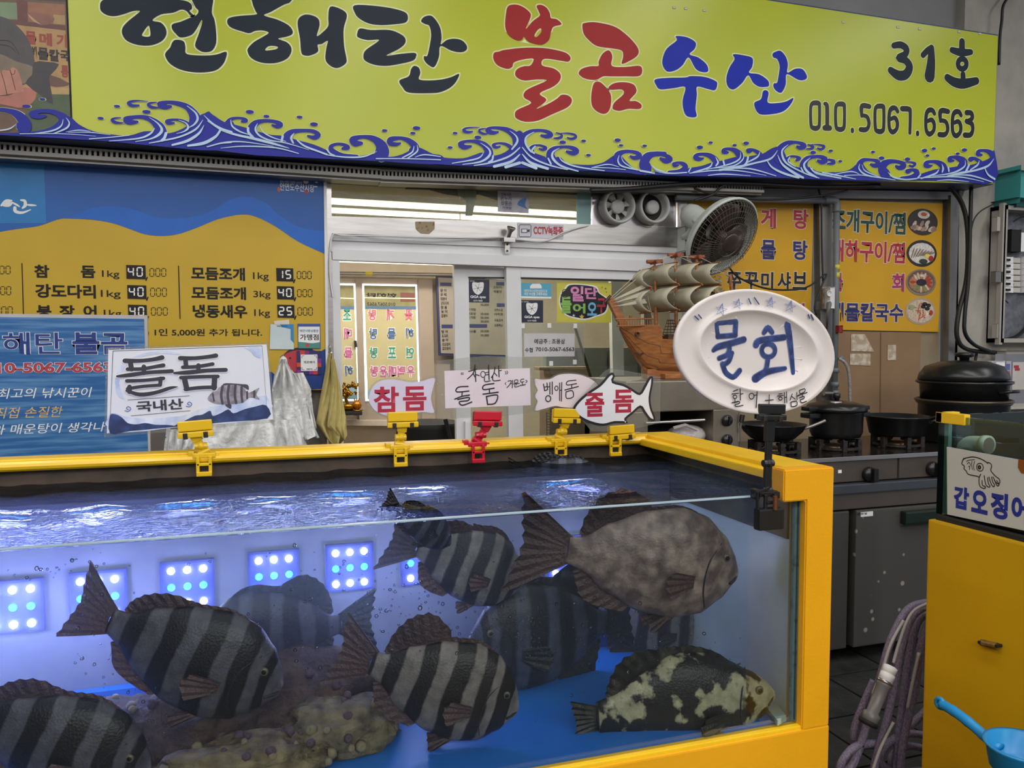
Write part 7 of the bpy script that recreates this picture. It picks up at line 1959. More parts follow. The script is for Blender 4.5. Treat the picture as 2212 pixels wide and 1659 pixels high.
hb = MB().bbox((P(1935, 1110, YSt).x, YSt - 0.06, P(1950, 1128, YSt).z), (P(2032, 1110, YSt).x, YSt - 0.026, P(1950, 1099, YSt).z), 0.01).build('handle', mat('dark_green_handle', '#14241c', 0.35), dr)
MB().bbox((P(1850, 1110, YSt).x, YSt - 0.028, P(1850, 1114, YSt).z), (P(1876, 1110, YSt).x, YSt - 0.0255, P(1850, 1104, YSt).z), 0.0004).build('label_plate', WHITE, dr)
txt('냉장실', YF(YSt - 0.0285), (1852, 1113, 1873, 1106), M_pk, dr, 0.02, 0.0)
dr2 = MB().bbox((xd0 - 0.55, YSt - 0.02, zd0), (xd0 - 0.035, YSt + 0.018, zd1), 0.006).build('door', M_fr, rf)
for x in (xs0, xs1 - 0.1, 2.9):
    MB().lathe([(0.025, 0.0), (0.025, 0.06)], 12, Matrix.Translation((x, YSt + 0.08, 0.0))).build('foot', M_dark, rf)
    MB().lathe([(0.025, 0.0), (0.025, 0.06)], 12, Matrix.Translation((x, YSt + 0.58, 0.0))).build('foot', M_dark, rf)

# ---- pots
M_pot = mat('black_enamel', '#1a1b1d', 0.30, var=0.15, scale=20)
def pot(name, label, cat, cx, Y, zb, prof, n=40):
    """prof in metres from the base"""
    c = Vector((P(cx, 950, Y).x, Y, zb))
    t = thing(name, label, cat, tuple(c))
    return t, c
zg = zs + 0.058
t, c = pot('wok_pan', 'shallow black wok on the left burner', 'pan', 1668, YB_, zg, None)
MB().lathe([(0.075, 0.0), (0.10, 0.012), (0.135, 0.045), (0.150, 0.075), (0.153, 0.078), (0.148, 0.078), (0.132, 0.050), (0.098, 0.018), (0.0005, 0.010)], 40, Matrix.Translation(c)).build('bowl', M_pot, t, smooth=True)
MB().tube(catmull([c + Vector((0.125, -0.06, 0.055)), c + Vector((0.16, -0.08, 0.07)), c + Vector((0.215, -0.10, 0.095))], 4, False), 0.007, 8).build('handle', M_steeld, t)
MB().tube([c + Vector((-0.145, 0.0, 0.07)), c + Vector((-0.175, 0.0, 0.078))], 0.008, 8).build('helper_handle', M_pot, t)
t, c = pot('cooking_pot', 'black lidded pressure pot on the middle burner', 'pot', 1805, YB_, zg, None)
MB().lathe([(0.085, 0.0), (0.110, 0.006), (0.120, 0.03), (0.122, 0.12), (0.126, 0.128), (0.118, 0.128), (0.112, 0.02), (0.0005, 0.012)], 40, Matrix.Translation(c)).build('body', M_pot, t, smooth=True)
ld = MB().lathe([(0.138, 0.128), (0.140, 0.142), (0.130, 0.158), (0.08, 0.172), (0.03, 0.178), (0.0005, 0.179)], 40, Matrix.Translation(c)).build('lid', M_pot, t, smooth=True)
MB().lathe([(0.010, 0.178), (0.010, 0.188), (0.018, 0.192), (0.018, 0.21), (0.010, 0.214), (0.0005, 0.214)], 16, Matrix.Translation(c)).build('knob', M_knob, ld, smooth=True)
MB().bbox(tuple(c + Vector((-0.06, -0.06, 0.171))), tuple(c + Vector((-0.02, -0.03, 0.176))), 0.001).build('sticker', WHITE, ld)
for s_ in (-1, 1):
    MB().bbox(tuple(c + Vector((s_ * 0.145 - 0.035, -0.035, 0.098))), tuple(c + Vector((s_ * 0.145 + 0.03, 0.035, 0.122))), 0.006).build('handle', M_pot, t)
    MB().bbox(tuple(c + Vector((s_ * 0.15 - 0.03, -0.03, 0.132))), tuple(c + Vector((s_ * 0.15 + 0.025, 0.03, 0.152))), 0.006).build('lid_handle', M_pot, t)
t, c = pot('deep_pan', 'deep open black pan on the right burner with a flame below', 'pan', 1936, YB_, zg, None)
MB().lathe([(0.115, 0.0), (0.125, 0.008), (0.142, 0.085), (0.156, 0.092), (0.156, 0.096), (0.142, 0.096), (0.122, 0.012), (0.0005, 0.008)], 44, Matrix.Translation(c)).build('body', M_pot, t, smooth=True)
MB().tube(catmull([c + Vector((0.10, -0.105, 0.07)), c + Vector((0.135, -0.13, 0.085)), c + Vector((0.175, -0.08, 0.09)), c + Vector((0.145, -0.03, 0.075))], 5, False), 0.007, 8).build('handle', M_pot, t, smooth=True)
for d in ((0.104, -0.104), (0.147, -0.03)):
    MB().sphere(c + Vector((d[0], d[1], 0.07)), 0.009, 8, 6).build('rivet', M_steel, t)
t, c = pot('stock_pot', 'large black two tier steamer pot with a domed lid', 'pot', 2078, 3.16, zs, None)
s_ = (P(2175, 845, 3.16).x - P(1982, 845, 3.16).x) / 2 * 0.76
zr = P(2078, 868, 3.0).z - zs
MB().lathe([(s_ * 0.90, 0.0), (s_ * 0.92, 0.01), (s_ * 0.92, zr - 0.03), (s_ * 0.97, zr - 0.02), (s_ * 0.97, zr - 0.005), (s_ * 0.9, zr - 0.005), (s_ * 0.88, 0.02), (0.0005, 0.02)], 48, Matrix.Translation(c)).build('lower_pot', M_pot, t, smooth=True)
MB().tube([c + Vector((s_ * 0.965 * math.cos(2 * math.pi * j / 40), s_ * 0.965 * math.sin(2 * math.pi * j / 40), zr - 0.006)) for j in range(40)], 0.008, 8, False, True).build('rim_band', mat('brass_rim', '#5c5246', 0.35, metal=0.7), t, smooth=True)
up_ = MB().lathe([(s_ * 0.88, zr - 0.004), (s_ * 0.90, zr + 0.075), (s_ * 0.98, zr + 0.085), (s_ * 0.98, zr + 0.095), (s_ * 0.88, zr + 0.095), (s_ * 0.86, zr), (0.0005, zr)], 48, Matrix.Translation(c)).build('upper_tier', M_pot, t, smooth=True)
MB().tube(catmull([c + Vector((0.0, -s_ * 0.9, zr + 0.04)), c + Vector((0.02, -s_ - 0.02, zr + 0.05)), c + Vector((0.09, -s_ - 0.01, zr + 0.05)), c + Vector((0.11, -s_ * 0.82, zr + 0.045))], 5, False), 0.008, 8).build('handle', M_pot, up_, smooth=True)
ld = MB().lathe([(s_ * 0.90, zr + 0.098), (s_ * 0.93, zr + 0.10), (s_ * 0.90, zr + 0.13), (s_ * 0.78, zr + 0.168), (s_ * 0.5, zr + 0.19), (s_ * 0.2, zr + 0.197), (0.0005, zr + 0.198)], 48, Matrix.Translation(c) @ Matrix.Translation((0, 0, 0.003)) @ Matrix.Rotation(R(-1.0), 4, 'Y')).build('lid', M_pot, t, smooth=True)
MB().lathe([(0.022, zr + 0.197), (0.024, zr + 0.215), (0.045, zr + 0.222), (0.048, zr + 0.236), (0.03, zr + 0.242), (0.0005, zr + 0.242)], 20, Matrix.Translation(c)).build('knob', M_knob, ld, smooth=True)
# ================================================================ WOODEN SHIP MODEL ON THE OVEN
YSh = 3.30
M_wood = mat('oiled_pine', '#a86c38', 0.42, c2='#78441f', scale=14, lo=0.35, hi=0.75, stretch=(1.2, 4, 6), detail=6)
M_woodd = mat('dark_walnut', '#4a2c1c', 0.5, var=0.2, scale=30)
M_sail = mat('cream_sail', '#bdb7a2', 0.75, var=0.06, scale=20)
M_rope = mat('cotton_rigging', '#c8bea8', 0.8)
zov = P(1480, 822, 3.08).z
ship = thing('ship_model', 'wooden sailing ship model with curled cream sails on the oven', 'model ship', (P(1440, 800, YSh).x, YSh, zov))
STA = [(1338, 703, 712, 0.004), (1350, 702, 734, 0.028), (1368, 702, 764, 0.048), (1388, 702, 792, 0.062), (1411, 703, 801, 0.072), (1415, 732, 802, 0.073), (1455, 735, 803, 0.078), (1500, 735, 803, 0.078), (1550, 728, 801, 0.070), (1590, 700, 790, 0.055)]
vs, fs = [], []
NS = 11
for x, yt_, yb_, hb_ in STA:
    a_, b_ = P(x, yt_, YSh), P(x, yb_, YSh)
    for j in range(NS):
        t = -1 + 2 * j / (NS - 1)
        dep = (1 - abs(t) ** 2.6)
        vs.append(Vector((a_.x, YSh + hb_ * math.copysign(abs(t) ** 0.6, t) if t else YSh, a_.z + (b_.z - a_.z) * dep)))
for i in range(len(STA) - 1):
    for j in range(NS - 1):
        p_ = i * NS + j
        fs.append((p_, p_ + NS, p_ + NS + 1, p_ + 1))
    fs.append((i * NS, i * NS + NS - 1, (i + 1) * NS + NS - 1, (i + 1) * NS))
fs.append(tuple(range(NS))[::-1])
fs.append(tuple(range((len(STA) - 1) * NS, len(STA) * NS)))
hull = smooth_by_angle(mesh('hull', vs, fs, M_wood, ship), 35)
for j in (1, 2, 3):
    MB().tube([vs[i * NS + j] + Vector((0, -0.0004, 0)) for i in range(len(STA))], 0.0011, 4).build('plank_seam', M_woodd, ship)
# stem timber
st_ = [(1310, 652), (1318, 642), (1328, 655), (1362, 722), (1382, 752), (1402, 795), (1398, 803), (1388, 800), (1360, 748), (1338, 708)]
MB().prism(YF(YSh + 0.013), ccw([YF(YSh + 0.013).uv(*p) for p in st_]), 0.026).build('stem', M_wood, ship)
MB().tube([P(1306, 653, YSh), P(1319, 639, YSh)], 0.007, 8).build('bowsprit', M_woodd, ship)
MB().bbox((P(1392, 800, YSh).x, YSh - 0.03, zov + 0.002), (P(1470, 800, YSh).x, YSh + 0.03, P(1430, 800, YSh).z + 0.008), 0.006).build('stand', M_wood, ship)
MB().bbox((P(1420, 800, YSh).x, YSh - 0.075, zov + 0.001), (P(1452, 800, YSh).x, YSh - 0.02, P(1430, 806, YSh).z), 0.004).build('stand_foot', M_wood, ship)
for x, y in ((1372, 722), (1452, 754)):
    c = P(x, y, YSh - 0.05)
    c.y = YSh - 0.066 if x < 1400 else YSh - 0.080
    MB().lathe([(0.011, 0.0), (0.011, 0.010), (0.007, 0.010), (0.007, 0.002), (0.0005, 0.002)], 16, Matrix.Translation(c) @ Matrix.Rotation(R(90), 4, 'X')).build('porthole', M_woodd, ship, smooth=True)
c = P(1380, 765, YSh - 0.05)
MB().tube([c + Vector((-0.02, 0.0, 0.01)), c + Vector((0.0, -0.012, -0.004)), c + Vector((0.016, -0.014, 0.006))], 0.006, 6).build('anchor', M_woodd, ship)
# foredeck railing
yr = YSh - 0.055
for i in range(15):
    x = 1334 + i * 5.4
    MB().tube([P(x, 704, yr), P(x - 0.4, 690, yr)], [0.0022, 0.0016], 5).build('baluster', M_wood, ship)
MB().tube([P(1329, 689, yr), P(1413, 688.5, yr)], 0.0038, 6).build('rail', M_wood, ship)
MB().tube([P(1332, 704, yr), P(1413, 703, yr)], 0.0038, 6).build('rail', M_wood, ship)
MB().tube([P(1362, 690, YSh), P(1362, 682, YSh)], 0.008, 8).build('capstan', M_wood, ship)
# masts and tops
for xb_, yb_, xt_, yt_ in ((1418, 735, 1414, 566), (1461, 735, 1459, 552), (1506, 735, 1505, 556)):
    MB().tube([P(xb_, yb_, YSh), P(xt_, yt_, YSh)], [0.010, 0.006], 8).build('mast', M_wood, ship)
    a_ = P(xt_, yt_, YSh)
    MB().tube([a_ + Vector((0, -0.035, 0)), a_ + Vector((0, 0.035, 0))], 0.010, 10).tube([a_ + Vector((-0.04, 0, 0)), a_ + Vector((0.04, 0, 0.004))], 0.009, 10).build('crosstree', mat('reddish_wood', '#8a4628', 0.45), ship)
MB().tube([P(1586, 690, YSh), P(1577, 592, YSh)], [0.010, 0.008], 8).build('stern_post', M_wood, ship)
# curled sails: forward bulging sheets between two yards
def sail(px, y0, y1, hw, bulge, name='sail'):
    a_, b_ = P(px, y0, YSh), P(px, y1, YSh)
    vs, fs = [], []
    NV, NU = 10, 6
    for i in range(NV + 1):
        t = i / NV
        for j in range(NU + 1):
            s = -1 + 2 * j / NU
            bx = math.sin(math.pi * t) ** 0.75 * bulge
            vs.append(Vector((a_.x - bx + 0.012 * s * s, YSh + hw * s, a_.z + (b_.z - a_.z) * t)))
    for i in range(NV):
        for j in range(NU):
            p_ = i * (NU + 1) + j
            fs.append((p_, p_ + 1, p_ + NU + 2, p_ + NU + 1))
    o = mesh(name, vs, fs, M_sail, ship, smooth=True)
    md = o.modifiers.new('t', 'SOLIDIFY'); md.thickness = 0.002
    for z in (a_, b_):
        MB().tube([Vector((z.x + 0.006, YSh - hw - 0.012, z.z)), Vector((z.x + 0.006, YSh + hw + 0.012, z.z))], 0.0035, 6).build('yard', M_wood, ship)
for px, hw in ((1432, 0.12), (1478, 0.13), (1520, 0.12)):
    sail(px, 572, 617, hw, 0.055)
    sail(px, 620, 672, hw + 0.01, 0.065)
sail(1392, 582, 622, 0.05, 0.05)
sail(1392, 626, 676, 0.05, 0.055)
# jibs and rigging
for pts in ([(1322, 650), (1394, 612), (1396, 622)], [(1324, 655), (1392, 628), (1396, 638)], [(1326, 662), (1392, 645), (1398, 655)]):
    q_ = [P(*p, YSh - 0.02) for p in pts]
    mesh('jib', q_ + [p + Vector((0, 0.002, 0)) for p in q_], [(0, 1, 2), (5, 4, 3), (0, 3, 4, 1), (1, 4, 5, 2), (2, 5, 3, 0)], M_sail, ship)
for a_, b_ in (((1400, 570), (1318, 645)), ((1412, 572), (1320, 648)), ((1320, 650), (1395, 612)), ((1320, 652), (1397, 628)), ((1320, 655), (1396, 647)), ((1418, 562), (1452, 552)), ((1466, 553), (1500, 556)), ((1512, 556), (1545, 572)), ((1425, 568), (1455, 580)), ((1470, 556), (1505, 572)), ((1458, 560), (1458, 580)), ((1530, 575), (1578, 597)), ((1398, 660), (1412, 688)), ((1394, 615), (1410, 690)), ((1456, 620), (1456, 660)), ((1422, 700), (1440, 730)), ((1425, 720), (1445, 732))):
    MB().tube([P(*a_, YSh - 0.01), P(*b_, YSh - 0.01)], 0.0014, 4).build('rigging_line', M_rope, ship)
# shroud ladders and deck house
for x0_, w_ in ((1432, 34), (1462, 18)):
    b = MB()
    ys = YSh - 0.066
    for i in range(5):
        b.tube([P(x0_ + w_ * i / 4, 722, ys), P(x0_ + w_ * (0.3 + 0.4 * i / 4), 690, ys + 0.03)], 0.002, 4)
    for i in range(5):
        y = 718 - i * 6.4
        sh = 0.3 * i / 4.5
        b.tube([P(x0_ + w_ * sh, y, ys + 0.006 * i), P(x0_ + w_ * (1 - sh), y, ys + 0.006 * i)], 0.002, 4)
    b.build('shroud_ladder', M_woodd, ship)
MB().bbox((P(1432, 730, YSh).x, YSh - 0.05, P(1432, 735, YSh).z - 0.005), (P(1480, 730, YSh).x, YSh + 0.05, P(1432, 722, YSh).z), 0.003).build('deck_house', M_woodd, ship)
# dark potted plant beyond the stern
pl = thing('dried_bouquet', 'dried bouquet with grey green leaves behind the ship sails', 'bouquet', (P(1545, 700, 3.45).x, 3.45, zov))
MB().lathe([(0.04, 0.0), (0.055, 0.02), (0.05, 0.12), (0.03, 0.17), (0.035, 0.19)], 16, Matrix.Translation((P(1545, 700, 3.45).x, 3.45, zov + 0.001))).build('vase', mat('vase_dark', '#3a3a38', 0.4), pl, smooth=True)
rnd = random.Random(9)
for i in range(60):
    c = P(rnd.gauss(1540, 14), rnd.gauss(622, 22), 3.45 + rnd.uniform(-0.05, 0.05))
    d = Vector((rnd.uniform(-1, 1), rnd.uniform(-1, 1), rnd.uniform(-0.6, 1))).normalized()
    e = d.orthogonal().normalized()
    L_, w_ = rnd.uniform(0.03, 0.05), rnd.uniform(0.006, 0.012)
    mesh('leaf', [c - d * L_ / 2, c + e * w_, c + d * L_ / 2, c - e * w_, c + e.cross(d) * 0.004], [(0, 1, 4), (1, 2, 4), (2, 3, 4), (3, 0, 4)], mat('leaf_grey', '#8a8478', 0.6) if i % 3 else mat('leaf_green', '#54684c', 0.6), pl)
MB().tube([Vector((P(1545, 700, 3.45).x, 3.45, zov + 0.17)), P(1540, 630, 3.45)], 0.012, 6).build('stems', M_woodd, pl)
# ================================================================ RIGHT HAND TANK, HOSE, LADLE
XB, XG = 1.82, 1.86
FX = Frame((XB, 0, 0), (0, -1, 0))
FXG = Frame((XG, 0, 0), (0, -1, 0))
yb1 = PXX(2005, 1121, XB).y
zb1 = PXX(2005, 1121, XB).z
yg1 = PXX(2028, 905, XG).y
zg1 = PXX(2040, 897, XG).z
rt = thing('cuttlefish_tank', 'glass tank on a tall yellow base with a cuttlefish sign', 'fish tank', (XB + 0.4, yb1 - 0.5, 0))
M_rby = mat('yellow_base_panel', '#c79a0a', 0.45, var=0.05, scale=4, bump=0.05, bscale=120)
b = MB().bbox((XB, 0.35, 0.0), (XB + 0.9, yb1, zb1), 0.006).build('base', M_rby, rt)
MB().box((XB + 0.015, 0.36, zb1), (XB + 0.88, yb1 - 0.012, zb1 + 0.012)).build('base_seal', M_dark, rt)
M_rg = clear_mat('tank_glass_right', '#dcebe8', rough=0.01, ior=1.4)
MB().box((XG, 0.40, zb1 + 0.012), (XG + 0.010, yg1, zg1)).build('side_pane', M_rg, rt)
MB().box((XG + 0.010, yg1 - 0.010, zb1 + 0.012), (XG + 0.85, yg1, zg1)).build('rear_pane', clear_mat('algae_glass', '#9fb4ae', rough=0.03, ior=1.4, haze=0.25, hazecol='#4c5a58'), rt)
MB().box((XG + 0.011, yg1 - 0.024, zb1 + 0.012), (XG + 0.024, yg1 - 0.011, zg1)).build('corner_sealant', mat('sealant_green', '#7fa398', 0.35), rt)
MB().box((XG + 0.010, 0.45, zb1 + 0.012), (XG + 0.84, yg1 - 0.03, zb1 + 0.02)).build('tank_floor', mat('tank_floor_dark', '#1c2426', 0.5), rt)
MB().bbox((XG - 0.006, yg1 - 0.09, zg1 - 0.022), (XG + 0.016, yg1 + 0.006, zg1 + 0.008), 0.002).bbox((XG - 0.006, yg1 - 0.016, zg1 - 0.022), (XG + 0.06, yg1 + 0.006, zg1 + 0.008), 0.002).build('corner_cap', M_yelt, rt)
MB().bbox((XG + 0.3, 0.5, zg1 - 0.10), (XG + 0.36, yg1 - 0.06, zg1 - 0.085), 0.003).build('light_bar', M_ledc, rt)
MB().box((XG + 0.31, 0.52, zg1 - 0.103), (XG + 0.35, yg1 - 0.08, zg1 - 0.101)).build('light_strip', glow_mat('led_strip_blue', '#8fb4ff', 9), rt)
zwr = PXX(2034, 1026, XG).z
w2 = mesh('water', [(XG + 0.011, 0.45, zwr), (XG + 0.84, 0.45, zwr), (XG + 0.84, yg1 - 0.03, zwr), (XG + 0.011, yg1 - 0.03, zwr)], [(0, 1, 2, 3)], mw)
tag(w2, 'dark water surface inside the cuttlefish tank', 'water', kind='stuff')
pe = thing('pipe_elbow', 'white plastic pipe elbow behind the cuttlefish sign', 'pipe elbow', tuple(PXX(2110, 965, XG + 0.10)))
c0 = [PXX(x, y, XG + 0.06) for x, y in ((2082, 1010), (2084, 975), (2090, 962), (2104, 958), (2136, 961))]
MB().tube(catmull(c0, 5, False), 0.022, 14, False).build('pipe', mat('pvc_cream', '#b8bdb0', 0.4), pe, smooth=True)
MB().tube([c0[-1] - (c0[-1] - c0[-2]) * 0.35, c0[-1]], 0.026, 16).build('collar', mat('pvc_cream', '#b8bdb0', 0.4), pe, smooth=True)
MB().lathe([(0.020, 0.0), (0.0005, 0.001)], 14, obasis(c0[-1] + (c0[-1] - c0[-2]).normalized() * 0.0005, c0[-1] + (c0[-1] - c0[-2]) * 2)).build('mouth', mat('pipe_mouth', '#6c6660', 0.6), pe)

# cuttlefish sign
Fs = FXG.off(0.004)
cs = thing('cuttlefish_sign', 'white board with a line drawn cuttlefish and blue lettering', 'sign', tuple(Fs.w(*Fs.uv(2130, 1130))))
sgp = [(2047, 965), (2260, 1003), (2262, 1156), (2048, 1111)]
MB().prism(Fs, ccw([Fs.uv(*p) for p in sgp]), 0.003).build('board', mat('board_white', '#bfc0bb', 0.45, var=0.03), cs)
fs2 = Fs.off(0.0036)
SQ = 2212 / 652.0
M_line = mat('drawing_black', '#141516', 0.5)
for st in ([([(1765, 860), (1775, 850), (1800, 843), (1840, 838), (1890, 850), (1930, 872), (1945, 885)], 6)], [([(1770, 848), (1760, 870), (1757, 890), (1775, 905), (1772, 925), (1788, 940), (1800, 962), (1830, 972), (1862, 978), (1880, 985)], 6)],
           [([(1945, 878), (1965, 885), (1975, 905), (1968, 935), (1985, 960), (2010, 985), (2030, 1000), (2035, 1025), (2020, 1035), (1995, 1010)], 6)], [([(1865, 905), (1872, 890), (1895, 885), (1910, 900), (1912, 925), (1900, 940), (1878, 938), (1865, 920), (1865, 905)], 5)], [(circ(1885, 914, 8, 10), 10)],
           [([(1895, 965), (1885, 985), (1882, 1020), (1888, 1050), (1905, 1065), (1925, 1068), (1928, 1055), (1908, 1045), (1905, 1010)], 6)], [([(1920, 975), (1925, 1010), (1935, 1045), (1955, 1060), (1962, 1050), (1950, 1030), (1945, 990)], 6)], [([(1955, 985), (1965, 1020), (1980, 1050), (1992, 1055), (1995, 1040), (1982, 1020), (1975, 985)], 6)], [([(1985, 985), (1998, 1010), (2012, 1045), (2022, 1050), (2028, 1038), (2012, 1010)], 6)],
           [([(1790, 870), (1815, 860), (1850, 858)], 4)], [([(1795, 890), (1810, 878), (1822, 900)], 4)], [([(1830, 868), (1828, 900), (1835, 930)], 4)], [([(1850, 870), (1842, 905), (1848, 935)], 4)], [([(1805, 910), (1815, 905), (1812, 930)], 4)]):
    strokes('drawing_line', st, fs2, M_line, cs, 0.0, 4, True, 1560, 740, SQ)
M_bl2 = mat('cuttle_blue', '#1b2f8e', 0.45)
S52 = 1251 / 512.0
for ch, bx in (('갑', (878, 283, 962, 183)), ('오', (972, 305, 1062, 203)), ('징', (1072, 333, 1168, 215)), ('어', (1182, 356, 1275, 232))):
    x0, y0, x1, y1 = bx
    txt(ch, fs2, (1700 + x0 / S52, 980 + y0 / S52, 1700 + x1 / S52, 980 + y1 / S52), M_bl2, cs, 0.045, 0.0, 'sign_letter')
mesh('sign_mark', [Fs.w(*(fs2.uv(*p)), 0.004) for p in ((2200, 991), (2222, 996), (2222, 1024), (2206, 1022), (2199, 1010))], [(0, 1, 2, 3, 4)], mat('orange_brown', '#8a4a1c', 0.4), cs)
# drain stub on the base
o = thing('drain_stub', 'short clear drain pipe stub on the yellow tank base', 'pipe stub', tuple(PXX(2138, 1392, XB - 0.01)))
MB().tube([PXX(2120, 1388, XB - 0.0085), PXX(2155, 1396, XB - 0.0085)], 0.009, 10).build('stub', mat('amber_plastic', '#7a5a20', 0.3, c2='#4c3a20', scale=60), o)
for x, y in ((2120, 1388), (2157, 1396)):
    MB().bbox(tuple(PXX(x - 4, y + 4, XB - 0.02)), tuple(PXX(x + 4, y - 6, XB - 0.0003)), 0.001).build('bracket', M_dark, o)

# blue ladle
XLd = 1.60
ld_ = thing('ladle', 'bright blue plastic ladle leaning in front of the yellow base', 'ladle', tuple(PXX(2195, 1660, XLd)))
M_lb = mat('blue_plastic', '#1583c0', 0.35, var=0.04)
hp = [PXX(x, y, XLd) for x, y in ((2034, 1521), (2060, 1536), (2090, 1558), (2125, 1588), (2158, 1618))]
MB().tube(catmull(hp, 4, False), [0.013, 0.012, 0.012, 0.012] * 4 + [0.016], 10).build('handle', M_lb, ld_, smooth=True)
ring = hp[0] + (hp[0] - hp[1]).normalized() * 0.004
MB().tube([ring + Vector((0, 0.011 * math.cos(a), 0.011 * math.sin(a))) for a in [2 * math.pi * j / 16 for j in range(16)]], 0.006, 8, False, True).build('hang_loop', M_lb, ld_, smooth=True)
cc = PXX(2212, 1618, XLd)
MB().lathe([(0.0005, -0.062), (0.045, -0.060), (0.066, -0.045), (0.074, 0.0), (0.080, 0.006), (0.080, 0.010), (0.070, 0.008), (0.062, -0.040), (0.042, -0.054), (0.0005, -0.056)], 32, Matrix.Translation(cc)).build('cup', M_lb, ld_, smooth=True)
o = thing('added_ladle_support', 'grey crate added as a support under the blue ladle', 'crate', (cc.x, cc.y, 0))  # invented support, added so the ladle cup does not float
MB().bbox((cc.x - 0.05, cc.y - 0.10, 0.0), (cc.x + 0.06, cc.y + 0.02, cc.z - 0.0625), 0.01).build('body', mat('ladle_support_grey', '#5c6064', 0.5), o)
MB().bbox((cc.x - 0.055, cc.y - 0.105, 0.0), (cc.x + 0.065, cc.y + 0.025, 0.03), 0.004).build('foot', mat('ladle_support_grey', '#5c6064', 0.5), o)

# coiled hose
ho = thing('hose', 'mauve braided garden hose hanging in loops beside the yellow base', 'hose', tuple(P(1900, 1650, 1.95)))
M_ho = mat('braided_mauve', '#6a6078', 0.35, c2='#877c94', scale=300, lo=0.45, hi=0.55, stretch=(1, 1, 0.4), bump=0.3, bscale=300)
M_hw = mat('white_hose_stripe', '#a8a4a4', 0.35)
YH = 1.97
LOOPS = [([(2010, 1300), (1962, 1316), (1926, 1380), (1905, 1450), (1880, 1540), (1862, 1600), (1840, 1655), (1815, 1665), (1822, 1640), (1850, 1612), (1900, 1605)], 0.00),
         ([(2010, 1306), (1972, 1330), (1946, 1400), (1932, 1480), (1914, 1560), (1892, 1640), (1880, 1720)], -0.02),
         ([(2010, 1322), (1982, 1345), (1964, 1420), (1950, 1520), (1940, 1600), (1936, 1700)], 0.02),
         ([(2010, 1340), (1990, 1390), (1978, 1480), (1958, 1570), (1946, 1640), (1944, 1720)], -0.01),
         ([(1888, 1470), (1866, 1520), (1846, 1575), (1850, 1605), (1880, 1610), (1930, 1600), (1975, 1560), (2005, 1530)], 0.05),
         ([(2005, 1590), (1960, 1585), (1920, 1605), (1900, 1640), (1930, 1668), (1990, 1665)], 0.03),
         ([(2005, 1620), (1960, 1612), (1925, 1640), (1950, 1680)], 0.06)]
for i, (pts, dy) in enumerate(LOOPS):
    MB().tube(catmull([P(x, y, YH + dy) for x, y in pts], 6, False), 0.0125, 10).build('hose_loop', M_ho, ho, smooth=True)
for pts, dy in (([(2008, 1302), (1976, 1318), (1958, 1345), (1942, 1390), (1930, 1432)], -0.045), ([(1952, 1340), (1925, 1390), (1905, 1450), (1885, 1500)], -0.035), ([(1985, 1410), (1970, 1480), (1960, 1530)], -0.03), ([(1930, 1560), (1900, 1620), (1880, 1680)], -0.05)):
    MB().tube(catmull([P(x, y, YH + dy) for x, y in pts], 6, False), 0.005, 8).build('pale_stripe', M_hw, ho, smooth=True)
a_, b_ = P(1925, 1438, YH - 0.05), P(1876, 1560, YH - 0.06)
MN = obasis(b_, a_)
L_ = (b_ - a_).length
nz = MB().lathe([(0.016, 0.0), (0.024, 0.004), (0.026, 0.028), (0.018, 0.034), (0.020, L_ * 0.62), (0.024, L_ * 0.66), (0.024, L_ * 0.70)], 18, MN).build('nozzle', mat('nozzle_grey', '#6e6c6c', 0.4), ho, smooth=True)
MB().lathe([(0.025, L_ * 0.69), (0.025, L_ * 0.74)], 18, MN).build('chrome_band', M_steel, nz, smooth=True)
MB().lathe([(0.022, L_ * 0.74), (0.022, L_ * 0.86), (0.018, L_ * 0.87), (0.021, L_ * 0.88), (0.021, L_ * 0.98), (0.012, L_)], 18, MN).build('white_coupling', WHITE, nz, smooth=True)
MB().lathe([(0.0205, -0.01), (0.028, -0.008), (0.03, 0.004), (0.022, 0.006)], 18, MN).build('bumper', M_dark, nz, smooth=True)
